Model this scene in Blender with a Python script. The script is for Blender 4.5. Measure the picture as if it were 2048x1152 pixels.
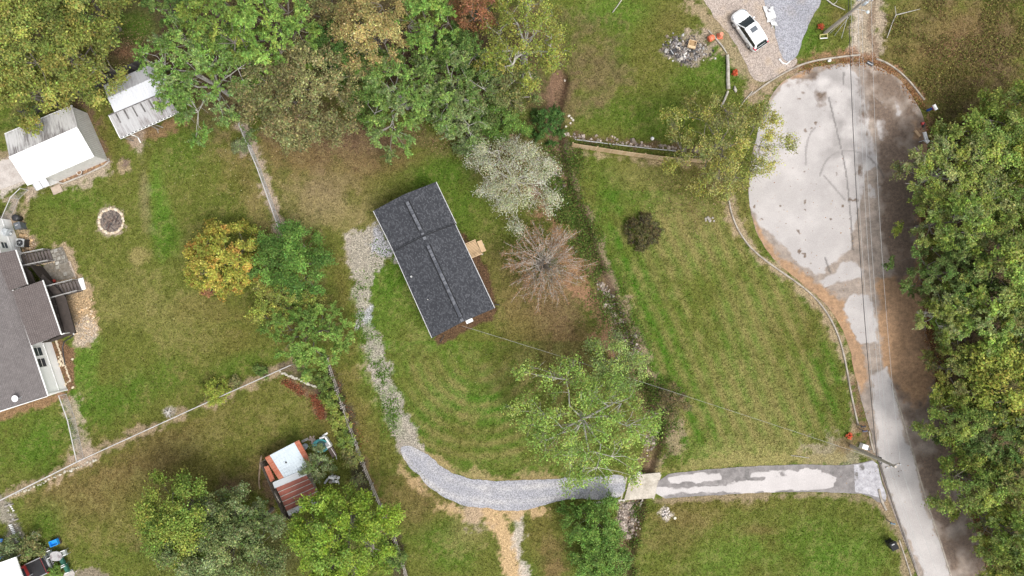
import bpy, bmesh, math, random
import numpy as np
from mathutils import Vector, Matrix
from mathutils.geometry import delaunay_2d_cdt

# ---------------------------------------------------------------- scene, camera, light
for o in list(bpy.data.objects): bpy.data.objects.remove(o)
SC = bpy.context.scene
C = SC.collection
H = 72.0            # flying height of the camera in metres
S = 19.0            # photograph pixels per metre on the ground
cam = bpy.data.cameras.new('camera'); camo = bpy.data.objects.new('camera', cam); C.objects.link(camo)
camo.location = (0, 0, H); camo.rotation_euler = (0, 0, 0)
cam.sensor_width = 36.0; cam.lens = 36.0 * H / (2048 / S); cam.clip_end = 9000
SC.camera = camo
SUN_EL, SUN_AZ = 60.0, 132.0            # azimuth clockwise from +Y (image up)
W = bpy.data.worlds.new('World'); SC.world = W; W.use_nodes = True
wn = W.node_tree; wn.nodes.clear()
sky = wn.nodes.new('ShaderNodeTexSky'); sky.sky_type = 'NISHITA'; sky.sun_disc = False
sky.sun_elevation = math.radians(SUN_EL); sky.sun_rotation = math.radians(SUN_AZ)
sky.air_density = 1.0; sky.dust_density = 4.0; sky.ozone_density = 1.0
hs = wn.nodes.new('ShaderNodeHueSaturation'); hs.inputs['Saturation'].default_value = 0.22
bg = wn.nodes.new('ShaderNodeBackground'); bg.inputs['Strength'].default_value = 0.15
wo = wn.nodes.new('ShaderNodeOutputWorld')
wn.links.new(sky.outputs[0], hs.inputs['Color']); wn.links.new(hs.outputs[0], bg.inputs['Color']); wn.links.new(bg.outputs[0], wo.inputs['Surface'])
sl = bpy.data.lights.new('sun', 'SUN'); sl.energy = 1.25; sl.angle = math.radians(24); sl.color = (1.0, 0.955, 0.89)
so = bpy.data.objects.new('sun', sl); C.objects.link(so)
so.rotation_euler = (math.radians(90 - SUN_EL), 0, math.radians(180 - SUN_AZ)); so.location = (0, 0, 60)
SC.render.engine = 'CYCLES'
SC.view_settings.view_transform = 'Standard'; SC.view_settings.look = 'None'
SC.view_settings.exposure = 0.76; SC.view_settings.gamma = 1.0; SC.view_settings.use_curve_mapping = False
SC.cycles.max_bounces = 5; SC.cycles.diffuse_bounces = 3; SC.cycles.transparent_max_bounces = 4
SC.render.resolution_x = 1024; SC.render.resolution_y = 576

random.seed(7)
RNG = np.random.default_rng(11)
def P(x, y, z=0.0):
    """photograph pixel + height above ground -> world point"""
    k = (1 - z / H) / S
    return Vector(((x - 1024) * k, (576 - y) * k, z))
U = random.uniform

# ---------------------------------------------------------------- noise
_T = np.random.default_rng(3).random((8, 256, 256))
def vn(x, y, sc, seed=0):
    x = np.asarray(x) * sc + 91.7 * (seed + 1); y = np.asarray(y) * sc + 37.3 * (seed + 2)
    xi = np.floor(x).astype(int); yi = np.floor(y).astype(int)
    fx = x - xi; fy = y - yi; fx = fx * fx * (3 - 2 * fx); fy = fy * fy * (3 - 2 * fy)
    T = _T[seed % 8]; a = xi & 255; b = yi & 255; a1 = (xi + 1) & 255; b1 = (yi + 1) & 255
    return (T[a, b] * (1 - fx) + T[a1, b] * fx) * (1 - fy) + (T[a, b1] * (1 - fx) + T[a1, b1] * fx) * fy
def fbm(x, y, sc, seed=0, oct=4):
    s = 0; w = 0; k = 1.0
    for i in range(oct):
        s = s + k * vn(x, y, sc * 2 ** i, seed + i); w += k; k *= 0.55
    return s / w - 0.5                      # about -0.35 .. 0.35
def pl_dist(x, y, pts):
    """distance from points to a polyline"""
    d = np.full(np.shape(x), 1e9)
    for (ax, ay), (bx, by) in zip(pts[:-1], pts[1:]):
        vx, vy = bx - ax, by - ay; L = vx * vx + vy * vy + 1e-9
        t = np.clip(((x - ax) * vx + (y - ay) * vy) / L, 0, 1)
        d = np.minimum(d, np.hypot(x - ax - t * vx, y - ay - t * vy))
    return d
def pg_sd(x, y, pg):
    """signed distance to a polygon, negative inside"""
    d = pl_dist(x, y, list(pg) + [pg[0]]); ins = np.zeros(np.shape(x), bool)
    for (ax, ay), (bx, by) in zip(pg, list(pg[1:]) + [pg[0]]):
        if ay == by: continue
        c = ((ay > y) != (by > y)) & (x < (bx - ax) * (y - ay) / (by - ay) + ax)
        ins ^= c
    return np.where(ins, -d, d)

# ---------------------------------------------------------------- object helpers
def tag(o, label=None, cat=None, group=None, kind=None):
    if label: o['label'] = label
    if cat: o['category'] = cat
    if group: o['group'] = group
    if kind: o['kind'] = kind
    return o
def thing(name, label, cat, loc=(0, 0, 0), group=None, rz=0.0):
    o = bpy.data.objects.new(name, None); o.empty_display_size = 0.3; C.objects.link(o)
    o.location = loc; o.rotation_euler = (0, 0, rz)
    return tag(o, label, cat, group)
def link(name, me, parent=None, loc=None):
    o = bpy.data.objects.new(name, me); C.objects.link(o)
    if parent is not None: o.parent = parent
    if loc is not None: o.location = loc
    return o
def origin(o):
    v = Vector((0, 0, 0))
    while o is not None: v = v + o.location; o = o.parent
    return v
def copy_tree(o, parent=None, loc=None, rz=None, sc=None):
    c = o.copy(); C.objects.link(c)
    if parent is not None: c.parent = parent
    if loc is not None: c.location = loc
    if rz is not None: c.rotation_euler = (0, 0, rz)
    if sc is not None: c.scale = sc
    for ch in o.children: copy_tree(ch, c)
    return c
class MB:
    """collects faces in world space and links them as one mesh object"""
    def __init__(s): s.v = []; s.f = []; s.mi = []
    def add(s, vs, fs, mi=0):
        n = len(s.v); s.v += [Vector(v) for v in vs]; s.f += [[i + n for i in f] for f in fs]; s.mi += [mi] * len(fs); return s
    def quad(s, a, b, c, d): return s.add([a, b, c, d], [[0, 1, 2, 3]])
    def box(s, c, size, rz=0.0, ry=0.0, rx=0.0, taper=1.0):
        M = Matrix.Translation(Vector(c)) @ Matrix.Rotation(rz, 4, 'Z') @ Matrix.Rotation(ry, 4, 'Y') @ Matrix.Rotation(rx, 4, 'X')
        x, y, z = size[0] / 2, size[1] / 2, size[2] / 2; t = taper
        vs = [M @ Vector(p) for p in ((-x, -y, -z), (x, -y, -z), (x, y, -z), (-x, y, -z), (-x * t, -y * t, z), (x * t, -y * t, z), (x * t, y * t, z), (-x * t, y * t, z))]
        return s.add(vs, [[3, 2, 1, 0], [4, 5, 6, 7], [0, 1, 5, 4], [1, 2, 6, 5], [2, 3, 7, 6], [3, 0, 4, 7]])
    def beam(s, a, b, w, h):
        """box from a to b, width w across, height h"""
        a = Vector(a); b = Vector(b); d = (b - a); L = d.length; d.normalize()
        up = Vector((0, 0, 1)) if abs(d.z) < 0.98 else Vector((0, 1, 0))
        sx = d.cross(up).normalized(); u = sx.cross(d)
        vs = []
        for p in (a, b):
            for i, j in ((-1, -1), (1, -1), (1, 1), (-1, 1)): vs.append(p + sx * (i * w / 2) + u * (j * h / 2))
        return s.add(vs, [[3, 2, 1, 0], [4, 5, 6, 7], [0, 1, 5, 4], [1, 2, 6, 5], [2, 3, 7, 6], [3, 0, 4, 7]])
    def tube(s, pts, rad, n=6, cap=True):
        pts = [Vector(p) for p in pts]
        if not hasattr(rad, '__len__'): rad = [rad] * len(pts)
        base = len(s.v); pr = None
        for i, p in enumerate(pts):
            d = (pts[min(i + 1, len(pts) - 1)] - pts[max(i - 1, 0)])
            if d.length < 1e-6: d = Vector((0, 0, 1))
            d.normalize()
            if pr is None: pr = d.orthogonal().normalized()
            pr = (pr - d * pr.dot(d))
            pr = pr.normalized() if pr.length > 1e-5 else d.orthogonal().normalized()
            q = d.cross(pr)
            for k in range(n):
                a = 2 * math.pi * k / n; s.v.append(p + (pr * math.cos(a) + q * math.sin(a)) * rad[i])
        for i in range(len(pts) - 1):
            for k in range(n):
                a = base + i * n + k; b = base + i * n + (k + 1) % n
                s.f.append([a, b, b + n, a + n]); s.mi.append(0)
        if cap and n > 2:
            s.f.append([base + k for k in range(n)][::-1]); s.mi.append(0)
            e = base + (len(pts) - 1) * n; s.f.append([e + k for k in range(n)]); s.mi.append(0)
        return s
    def lathe(s, c, prof, n=16):
        c = Vector(c); base = len(s.v)
        for r, z in prof:
            for k in range(n):
                a = 2 * math.pi * k / n; s.v.append(c + Vector((r * math.cos(a), r * math.sin(a), z)))
        for i in range(len(prof) - 1):
            for k in range(n):
                a = base + i * n + k; b = base + i * n + (k + 1) % n
                s.f.append([a, b, b + n, a + n]); s.mi.append(0)
        s.f.append([base + k for k in range(n)][::-1]); s.mi.append(0)
        e = base + (len(prof) - 1) * n; s.f.append([e + k for k in range(n)]); s.mi.append(0)
        return s
    def prism(s, pts, z0, z1):
        """vertical prism over a polygon of xy points (counter-clockwise)"""
        n = len(pts); vs = [Vector((p[0], p[1], z0)) for p in pts] + [Vector((p[0], p[1], z1)) for p in pts]
        ar = sum(pts[i][0] * pts[(i + 1) % n][1] - pts[(i + 1) % n][0] * pts[i][1] for i in range(n))
        if ar < 0: vs = vs[:n][::-1] + vs[n:][::-1]
        return s.add(vs, [list(range(n))[::-1], list(range(n, 2 * n))] + [[i, (i + 1) % n, n + (i + 1) % n, n + i] for i in range(n)])
    def slab(s, pts, th):
        """polygon of 3d points given thickness th downwards"""
        n = len(pts); pts = [Vector(p) for p in pts]
        nz = (pts[1] - pts[0]).cross(pts[2] - pts[0]).z
        if nz < 0: pts = pts[::-1]
        vs = pts + [p - Vector((0, 0, th)) for p in pts]
        return s.add(vs, [list(range(n)), list(range(n, 2 * n))[::-1]] + [[(i + 1) % n, i, n + i, n + (i + 1) % n] for i in range(n)])
    def build(s, name, mat, parent=None, smooth=False, local=False):
        og = Vector((0, 0, 0)) if (local or parent is None) else origin(parent)
        me = bpy.data.meshes.new(name); me.from_pydata([tuple(v - og) for v in s.v], [], s.f)
        for m in (mat if isinstance(mat, (list, tuple)) else [mat]): me.materials.append(m)
        if isinstance(mat, (list, tuple)): me.polygons.foreach_set('material_index', s.mi)
        if smooth: me.polygons.foreach_set('use_smooth', [True] * len(me.polygons))
        me.update(); return link(name, me, parent)
def np_mesh(name, verts, faces_n, colors=None, mat=None):
    """verts (N*k,3): N separate faces of k corners; colors (N,3)"""
    k = faces_n; n = len(verts) // k; me = bpy.data.meshes.new(name)
    me.vertices.add(n * k); me.vertices.foreach_set('co', np.ascontiguousarray(verts, dtype=np.float32).ravel())
    me.loops.add(n * k); me.loops.foreach_set('vertex_index', np.arange(n * k, dtype=np.int32))
    me.polygons.add(n); me.polygons.foreach_set('loop_start', np.arange(0, n * k, k, dtype=np.int32))
    if colors is not None:
        a = me.color_attributes.new('Col', 'FLOAT_COLOR', 'POINT'); cc = np.ones((n * k, 4), np.float32)
        cc[:, :3] = np.repeat(colors, k, axis=0); a.data.foreach_set('color', cc.ravel())
    me.update(calc_edges=True)
    if mat: me.materials.append(mat)
    return me

# ---------------------------------------------------------------- materials
MATS = {}
def nm(name):
    m = bpy.data.materials.new(name); m.use_nodes = True; t = m.node_tree
    return m, t, t.nodes['Principled BSDF'], t.nodes['Material Output']
def N(t, typ, **kw):
    n = t.nodes.new(typ)
    for k, v in kw.items(): setattr(n, k, v)
    return n
def noise(t, vec, sc, det=4, rough=0.6):
    n = N(t, 'ShaderNodeTexNoise'); n.inputs['Scale'].default_value = sc; n.inputs['Detail'].default_value = det; n.inputs['Roughness'].default_value = rough
    if vec is not None: t.links.new(vec, n.inputs['Vector'])
    return n.outputs['Fac']
def ramp(t, fac, a, b, p0=0.35, p1=0.65):
    r = N(t, 'ShaderNodeValToRGB'); e = r.color_ramp.elements
    e[0].position = p0; e[1].position = p1
    e[0].color = (*a, 1) if hasattr(a, '__len__') else (a, a, a, 1); e[1].color = (*b, 1) if hasattr(b, '__len__') else (b, b, b, 1)
    t.links.new(fac, r.inputs[0]); return r.outputs[0]
def mixc(t, fac, a, b, mode='MIX'):
    m = N(t, 'ShaderNodeMix', data_type='RGBA', blend_type=mode)
    for s, v in ((m.inputs[0], fac), (m.inputs[6], a), (m.inputs[7], b)):
        if hasattr(v, 'is_output') or isinstance(v, bpy.types.NodeSocket): t.links.new(v, s)
        elif hasattr(v, '__len__'): s.default_value = (*v, 1)
        else: s.default_value = v
    return m.outputs[2]
def bump(t, fac, bsdf, st=0.3, dist=0.02):
    b = N(t, 'ShaderNodeBump'); b.inputs['Strength'].default_value = st; b.inputs['Distance'].default_value = dist
    t.links.new(fac, b.inputs['Height']); t.links.new(b.outputs[0], bsdf.inputs['Normal'])
def M(name, col, rough=0.7, col2=None, sc=3.0, p=(0.4, 0.65), metal=0.0, fine=0.25, bs=0.2, stretch=None, ang=0.0):
    """weathered surface: two tones mixed by noise, fine grain on top"""
    if name in MATS: return MATS[name]
    m, t, b, o = nm(name); MATS[name] = m
    tc = N(t, 'ShaderNodeTexCoord'); vec = tc.outputs['Object']
    if stretch or ang:
        mp = N(t, 'ShaderNodeMapping'); mp.inputs['Rotation'].default_value = (0, 0, ang); mp.inputs['Scale'].default_value = stretch or (1, 1, 1)
        t.links.new(vec, mp.inputs[0]); vec = mp.outputs[0]
    c2 = col2 or tuple(c * 0.75 for c in col)
    f = noise(t, vec, sc, 5); base = ramp(t, f, col, c2, *p)
    g = noise(t, tc.outputs['Object'], sc * 9, 3)
    gr = ramp(t, g, 1 - fine, 1 + fine, 0.3, 0.7)
    t.links.new(mixc(t, 1.0, base, gr, 'MULTIPLY'), b.inputs['Base Color'])
    b.inputs['Roughness'].default_value = rough; b.inputs['Metallic'].default_value = metal
    bump(t, g, b, bs, 0.01)
    return m
def leaf_mat(name, trans=0.3):
    m, t, b, o = nm(name); t.nodes.remove(b)
    a = N(t, 'ShaderNodeAttribute', attribute_name='Col'); oi = N(t, 'ShaderNodeObjectInfo')
    hsv = N(t, 'ShaderNodeHueSaturation'); mr = N(t, 'ShaderNodeMapRange')
    mr.inputs[3].default_value = 0.9; mr.inputs[4].default_value = 1.12
    t.links.new(oi.outputs['Random'], mr.inputs[0]); t.links.new(mr.outputs[0], hsv.inputs['Value']); t.links.new(a.outputs['Color'], hsv.inputs['Color'])
    d = N(t, 'ShaderNodeBsdfDiffuse'); tr = N(t, 'ShaderNodeBsdfTranslucent'); mx = N(t, 'ShaderNodeMixShader'); mx.inputs[0].default_value = trans
    for s in (d, tr): t.links.new(hsv.outputs[0], s.inputs['Color'])
    t.links.new(d.outputs[0], mx.inputs[1]); t.links.new(tr.outputs[0], mx.inputs[2]); t.links.new(mx.outputs[0], o.inputs['Surface'])
    return m
LEAF = leaf_mat('leaf', 0.32); GRASSM = leaf_mat('grass_blade', 0.2)

# ---------------------------------------------------------------- ground
DITCH = [(1118, 160), (1110, 215), (1108, 262), (1118, 320), (1126, 372), (1152, 425), (1172, 480), (1196, 545), (1222, 610), (1250, 672), (1276, 740), (1292, 800), (1316, 858), (1306, 900), (1290, 940), (1282, 975), (1272, 1020), (1262, 1065), (1252, 1110), (1245, 1180)]
SIDE_DITCH = [(1128, 268), (1190, 276), (1262, 286), (1330, 296), (1420, 302)]
BED = [(88, 640), (122, 700), (142, 800)]
def ditch_depth(px, py):
    d = pl_dist(px, py, DITCH) / S
    w = 0.38 + 0.45 * vn(px, py, 0.03, 2)
    k = np.clip((w + 0.55 - d) / 0.8, 0, 1); k = k * k * (3 - 2 * k)
    d2 = pl_dist(px, py, SIDE_DITCH) / S; k2 = np.clip((0.42 - d2) / 0.35, 0, 1)
    return -0.8 * k - 0.16 * k2
def ground_z(px, py):
    return float(ditch_depth(np.array([px], float), np.array([py], float))[0])

LUSH = np.array((0.062, 0.125, 0.012)); MID = np.array((0.110, 0.122, 0.025)); OLIVE = np.array((0.122, 0.104, 0.028))
DRY = np.array((0.235, 0.195, 0.078)); BROWN = np.array((0.150, 0.098, 0.044)); LIT = np.array((0.130, 0.080, 0.052))
TAN = np.array((0.32, 0.235, 0.16)); RUST = np.array((0.205, 0.115, 0.068)); SAND = np.array((0.46, 0.32, 0.175)); PINK = np.array((0.36, 0.285, 0.225))
GRAV = np.array((0.335, 0.335, 0.36)); PALE = np.array((0.42, 0.37, 0.32)); DARK = np.array((0.045, 0.036, 0.024)); VIV = np.array((0.085, 0.175, 0.020))
# soft colour areas: x, y, rx, ry, rotation deg (clockwise in the picture), colour, strength
AREAS = [
 # west back yard
 (310, 560, 230, 200, 0, MID, .8), (318, 405, 24, 105, -8, VIV, .75), (330, 470, 26, 50, 0, LUSH, .8), (385, 330, 70, 80, 0, MID, .7), (365, 305, 40, 60, 10, LUSH, .45),
 (275, 512, 26, 17, -12, DRY, .75), (380, 640, 110, 60, 0, DRY, .28), (250, 610, 90, 70, 0, DRY, .3), (170, 740, 40, 75, 10, VIV, .6), (215, 810, 80, 60, -25, LUSH, .7), (300, 770, 100, 40, -25, LUSH, .45),
 (430, 620, 80, 35, 0, OLIVE, .6), (470, 680, 80, 50, -20, OLIVE, .6), (120, 400, 90, 30, 0, LUSH, .5), (480, 330, 40, 80, 0, OLIVE, .6), (290, 380, 14, 80, -5, TAN, .3), (510, 400, 22, 100, -15, BROWN, .35),
 (210, 280, 25, 90, -20, OLIVE, .7), (60, 900, 90, 80, 0, LUSH, .75), (40, 960, 60, 40, 0, MID, .7), (15, 340, 30, 60, 0, MID, .5), (400, 700, 60, 60, 0, MID, .6), (480, 730, 60, 30, -25, LUSH, .5),
 # south west yard
 (330, 940, 250, 130, -20, OLIVE, .8), (210, 985, 150, 60, -10, BROWN, .55), (330, 900, 120, 40, -25, BROWN, .45), (560, 800, 110, 70, 0, OLIVE, .5), (620, 790, 60, 60, 0, MID, .5), (300, 1010, 90, 60, 0, MID, .5),
 (140, 1085, 90, 70, 0, MID, .5), (90, 1050, 30, 40, 20, LUSH, .6), (690, 870, 20, 90, -15, LUSH, .6), (660, 860, 60, 60, 0, OLIVE, .8), (470, 980, 40, 25, 0, LIT, .8), (540, 940, 40, 70, -10, BROWN, .6), (490, 860, 110, 50, -20, MID, .5),
 # behind the house
 (650, 360, 150, 120, -10, DRY, .6), (690, 350, 160, 110, 0, BROWN, .45), (600, 300, 90, 60, 0, BROWN, .7), (650, 400, 90, 60, 0, TAN * .75, .45), (740, 300, 120, 50, 0, LIT, .55), (800, 330, 120, 40, 0, BROWN, .5), (690, 430, 90, 60, 0, DRY, .4), (860, 350, 90, 45, -15, LUSH, .8), (780, 375, 60, 40, -25, MID, .7),
 (940, 410, 45, 90, -25, LUSH, .7), (980, 480, 40, 100, -20, MID, .6), (740, 275, 200, 28, 5, LIT, .7), (880, 290, 60, 30, 0, MID, .3), (600, 420, 30, 70, -15, DRY, .3),
 # house lawn
 (800, 560, 60, 90, -25, LUSH, .8), (830, 660, 70, 80, -25, MID, .6), (770, 620, 35, 90, -10, VIV, .35), (900, 720, 130, 70, 0, MID, .6), (960, 815, 50, 45, 0, VIV, .7), (930, 790, 80, 60, 20, LUSH, .6), (870, 850, 60, 60, 45, LUSH, .55),
 (1060, 650, 90, 60, 20, DRY, .45), (1090, 640, 110, 80, 10, BROWN, .7), (1150, 720, 90, 70, 0, BROWN * .8, .6), (1030, 690, 60, 90, 10, OLIVE, .6), (1000, 560, 50, 80, -25, BROWN, .4), (1150, 690, 50, 70, -25, BROWN, .5), (1110, 600, 60, 90, -30, LIT, .5), (985, 750, 60, 30, 0, DRY, .3), (1000, 900, 120, 45, 10, MID, .6), (860, 760, 50, 90, -20, DRY, .28),
 (900, 880, 50, 60, 45, OLIVE, .5), (690, 600, 25, 150, -8, OLIVE, .7), (700, 800, 30, 110, -20, OLIVE, .8), (760, 900, 45, 110, -30, OLIVE, .75), (830, 1010, 50, 60, -30, BROWN, .55), (890, 1095, 60, 60, 0, LUSH, .55), (880, 1000, 50, 40, 0, BROWN, .4), (940, 1060, 50, 40, 0, DRY, .5), (830, 1120, 40, 40, 0, MID, .5),
 (1080, 1060, 45, 80, 10, OLIVE, .8), (1100, 1120, 40, 50, 0, BROWN, .6), (1060, 1140, 30, 30, 0, LUSH, .4), (860, 640, 40, 90, -25, VIV, .35), (740, 700, 22, 120, -12, VIV, .6),
 # east lawn
 (1440, 620, 260, 320, 0, MID, .4), (1260, 560, 40, 150, -22, LUSH, .75), (1330, 740, 60, 170, -20, LUSH, .7), (1390, 860, 70, 60, 0, LUSH, .5), (1210, 360, 40, 70, -15, LUSH, .5), (1420, 400, 90, 60, 0, BROWN, .55), (1470, 440, 40, 60, 0, OLIVE, .7), (1300, 350, 120, 40, 5, DRY, .35),
 (1380, 480, 110, 90, 0, DRY, .42), (1500, 620, 120, 110, 0, DRY, .4), (1560, 800, 90, 110, 0, DRY, .45), (1450, 780, 60, 140, -25, DRY, .3), (1645, 760, 40, 150, -8, LUSH, .55), (1600, 660, 60, 60, 30, OLIVE, .7), (1550, 900, 180, 30, -3, DRY, .6), (1660, 870, 50, 60, 0, MID, .6), (1460, 690, 40, 110, -25, LUSH, .35), (1500, 560, 60, 40, 30, MID, .6),
 # north lawn
 (1260, 150, 170, 150, 0, MID, .5), (1310, 230, 130, 60, 0, LUSH, .55), (1290, 120, 100, 90, 0, OLIVE, .35), (1250, 20, 90, 40, 0, VIV, .45), (1240, 70, 30, 80, 0, LUSH, .4), (1125, 190, 30, 90, 0, LIT, .5), (1340, 40, 60, 50, 0, BROWN, .3), (1460, 110, 45, 50, 30, LUSH, .8), (1400, 160, 60, 40, 0, LUSH, .6), (1180, 140, 50, 60, 0, DRY, .35),
 # south lawn
 (1540, 1080, 270, 110, 0, MID, .6), (1470, 1110, 90, 50, -25, VIV, .45), (1620, 1090, 110, 60, 0, LUSH, .6), (1700, 1130, 90, 50, 0, VIV, .4), (1370, 1020, 80, 30, 0, OLIVE, .7), (1350, 1060, 50, 50, 0, BROWN, .4), (1480, 1000, 120, 20, 0, OLIVE, .5), (1520, 1060, 50, 14, 0, BROWN, .5),
 # north east brush, forest floor
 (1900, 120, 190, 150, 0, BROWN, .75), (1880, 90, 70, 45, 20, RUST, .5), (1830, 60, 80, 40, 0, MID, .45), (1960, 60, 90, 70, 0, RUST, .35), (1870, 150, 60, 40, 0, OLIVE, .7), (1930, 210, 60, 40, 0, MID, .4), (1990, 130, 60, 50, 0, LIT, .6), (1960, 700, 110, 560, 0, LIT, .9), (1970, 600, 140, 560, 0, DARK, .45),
 (1615, 80, 40, 40, 0, LUSH, .7), (1680, 40, 25, 40, 0, OLIVE, .8),
 # under the north west trees
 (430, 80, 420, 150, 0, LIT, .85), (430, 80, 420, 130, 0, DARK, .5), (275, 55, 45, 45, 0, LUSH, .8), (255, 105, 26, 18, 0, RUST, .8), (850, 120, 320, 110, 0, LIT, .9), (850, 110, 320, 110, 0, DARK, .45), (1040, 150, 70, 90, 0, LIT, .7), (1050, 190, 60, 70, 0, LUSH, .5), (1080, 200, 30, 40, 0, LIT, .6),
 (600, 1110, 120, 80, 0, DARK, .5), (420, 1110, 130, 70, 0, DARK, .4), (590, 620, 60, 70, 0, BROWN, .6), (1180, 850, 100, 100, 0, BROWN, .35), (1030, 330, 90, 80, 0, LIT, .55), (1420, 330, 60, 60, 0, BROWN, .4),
]
# worn lines: points, half width px, ragged px, colour, strength, grit
LINES = [
 ([(483, 240), (520, 330), (566, 462)], 9, 7, PINK, .85, .4), ([(0, 998), (170, 918), (400, 812), (585, 728)], 8, 8, TAN, .75, .4), ([(36, 400), (8, 460)], 16, 8, PINK, .85, .4), ([(52, 392), (40, 440), (52, 490), (62, 520)], 12, 8, TAN, .8, .6),
 ([(120, 790), (140, 810), (160, 880), (172, 915)], 10, 9, PINK, .7, .4), ([(0, 832), (60, 812), (125, 790)], 11, 5, RUST, .85, .7), ([(0, 1005), (20, 1040), (48, 1095)], 16, 6, PALE * .55, .8, .5),
 ([(60, 385), (120, 362), (215, 330)], 16, 8, PINK, .8, .4), ([(215, 320), (196, 260), (168, 210)], 10, 7, LIT, .9, .5), ([(270, 275), (360, 240)], 17, 9, RUST, .75, .5), ([(270, 270), (284, 290)], 14, 8, PINK, .7, .4),
 ([(1085, 395), (1118, 470), (1160, 560), (1205, 640), (1245, 706)], 20, 14, RUST * 1.2, .85, .4), ([(1142, 330), (1160, 420), (1198, 500), (1235, 590), (1272, 680), (1310, 780), (1336, 850)], 13, 9, TAN * .75, .85, .4), ([(1336, 850), (1350, 890), (1310, 935)], 14, 10, TAN * .8, .7, .4),
 ([(1130, 290), (1095, 330), (1090, 390)], 14, 12, PINK * .8, .5, .4), ([(1150, 305), (1400, 330)], 6, 6, TAN, .6, .3), ([(1130, 272), (1400, 300)], 9, 7, LIT * .8, .8, .7),
 ([(975, 1022), (995, 1040), (1012, 1090), (1028, 1160)], 22, 8, SAND * .9, .95, .25), ([(1040, 1025), (1038, 1085), (1052, 1160)], 10, 8, PALE, .8, .4), ([(880, 1008), (935, 1026), (1000, 1030), (1080, 1012)], 15, 12, SAND * .85, .85, .25), ([(700, 960), (720, 1010), (760, 1060)], 6, 8, BROWN, .6, .3),
 ([(690, 480), (712, 620), (745, 760), (795, 890), (860, 975)], 6, 8, TAN, .55, .3), ([(848, 912), (905, 945), (1000, 960), (1110, 958)], 7, 9, SAND * .7, .55, .3), ([(800, 930), (850, 985), (900, 1010)], 6, 7, SAND * .8, .7, .3),
 ([(1380, 0), (1440, 62), (1480, 118), (1510, 160)], 16, 10, TAN, .7, .4), ([(1100, 200), (1110, 150)], 14, 10, LIT, .7, .5),
 ([(1458, 400), (1475, 455), (1520, 515), (1590, 562), (1645, 615), (1683, 690), (1700, 760), (1712, 860)], 9, 7, TAN, .75, .4), ([(1712, 770), (1722, 840), (1740, 900)], 12, 8, LIT * 1.2, .8, .5), ([(1640, 905), (1740, 905)], 22, 14, PINK * .8, .6, .4), ([(1690, 893), (1710, 880)], 14, 8, BROWN, .7, .5),
 ([(1320, 938), (1480, 922), (1680, 915)], 9, 8, DRY, .6, .3), ([(1310, 1002), (1500, 990), (1700, 990), (1770, 1010)], 6, 5, TAN * .8, .65, .3), ([(1770, 1010), (1800, 1060), (1815, 1160)], 10, 7, TAN * .8, .75, .4),
 ([(1740, 0), (1728, 60), (1735, 120)], 32, 10, PINK, .75, .6), ([(1750, 0), (1738, 60), (1760, 122)], 5, 4, LIT, .6, .5), ([(1715, 0), (1712, 110)], 6, 5, PALE, .5, .6), ([(1590, 135), (1640, 118), (1720, 110), (1790, 135), (1850, 205), (1872, 280)], 11, 8, RUST * 1.1, .8, .7), ([(1505, 190), (1590, 138)], 14, 8, TAN * .9, .8, .5),
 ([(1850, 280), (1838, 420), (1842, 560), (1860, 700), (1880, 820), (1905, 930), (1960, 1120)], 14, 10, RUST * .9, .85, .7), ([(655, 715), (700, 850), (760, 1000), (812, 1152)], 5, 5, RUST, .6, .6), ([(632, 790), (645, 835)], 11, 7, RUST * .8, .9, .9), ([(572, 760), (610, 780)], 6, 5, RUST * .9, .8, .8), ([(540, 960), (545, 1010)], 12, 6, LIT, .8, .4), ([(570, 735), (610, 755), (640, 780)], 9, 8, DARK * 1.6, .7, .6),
 ([(660, 750), (690, 830), (715, 940), (735, 1000)], 16, 7, DARK * 1.3, .85, .6), ([(888, 252), (1030, 276)], 7, 7, LIT, .7, .5), ([(1100, 1150), (1110, 1130)], 20, 10, BROWN, .6, .4), ([(785, 1085), (800, 1150)], 18, 8, DARK * 1.2, .8, .6),
]
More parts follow.
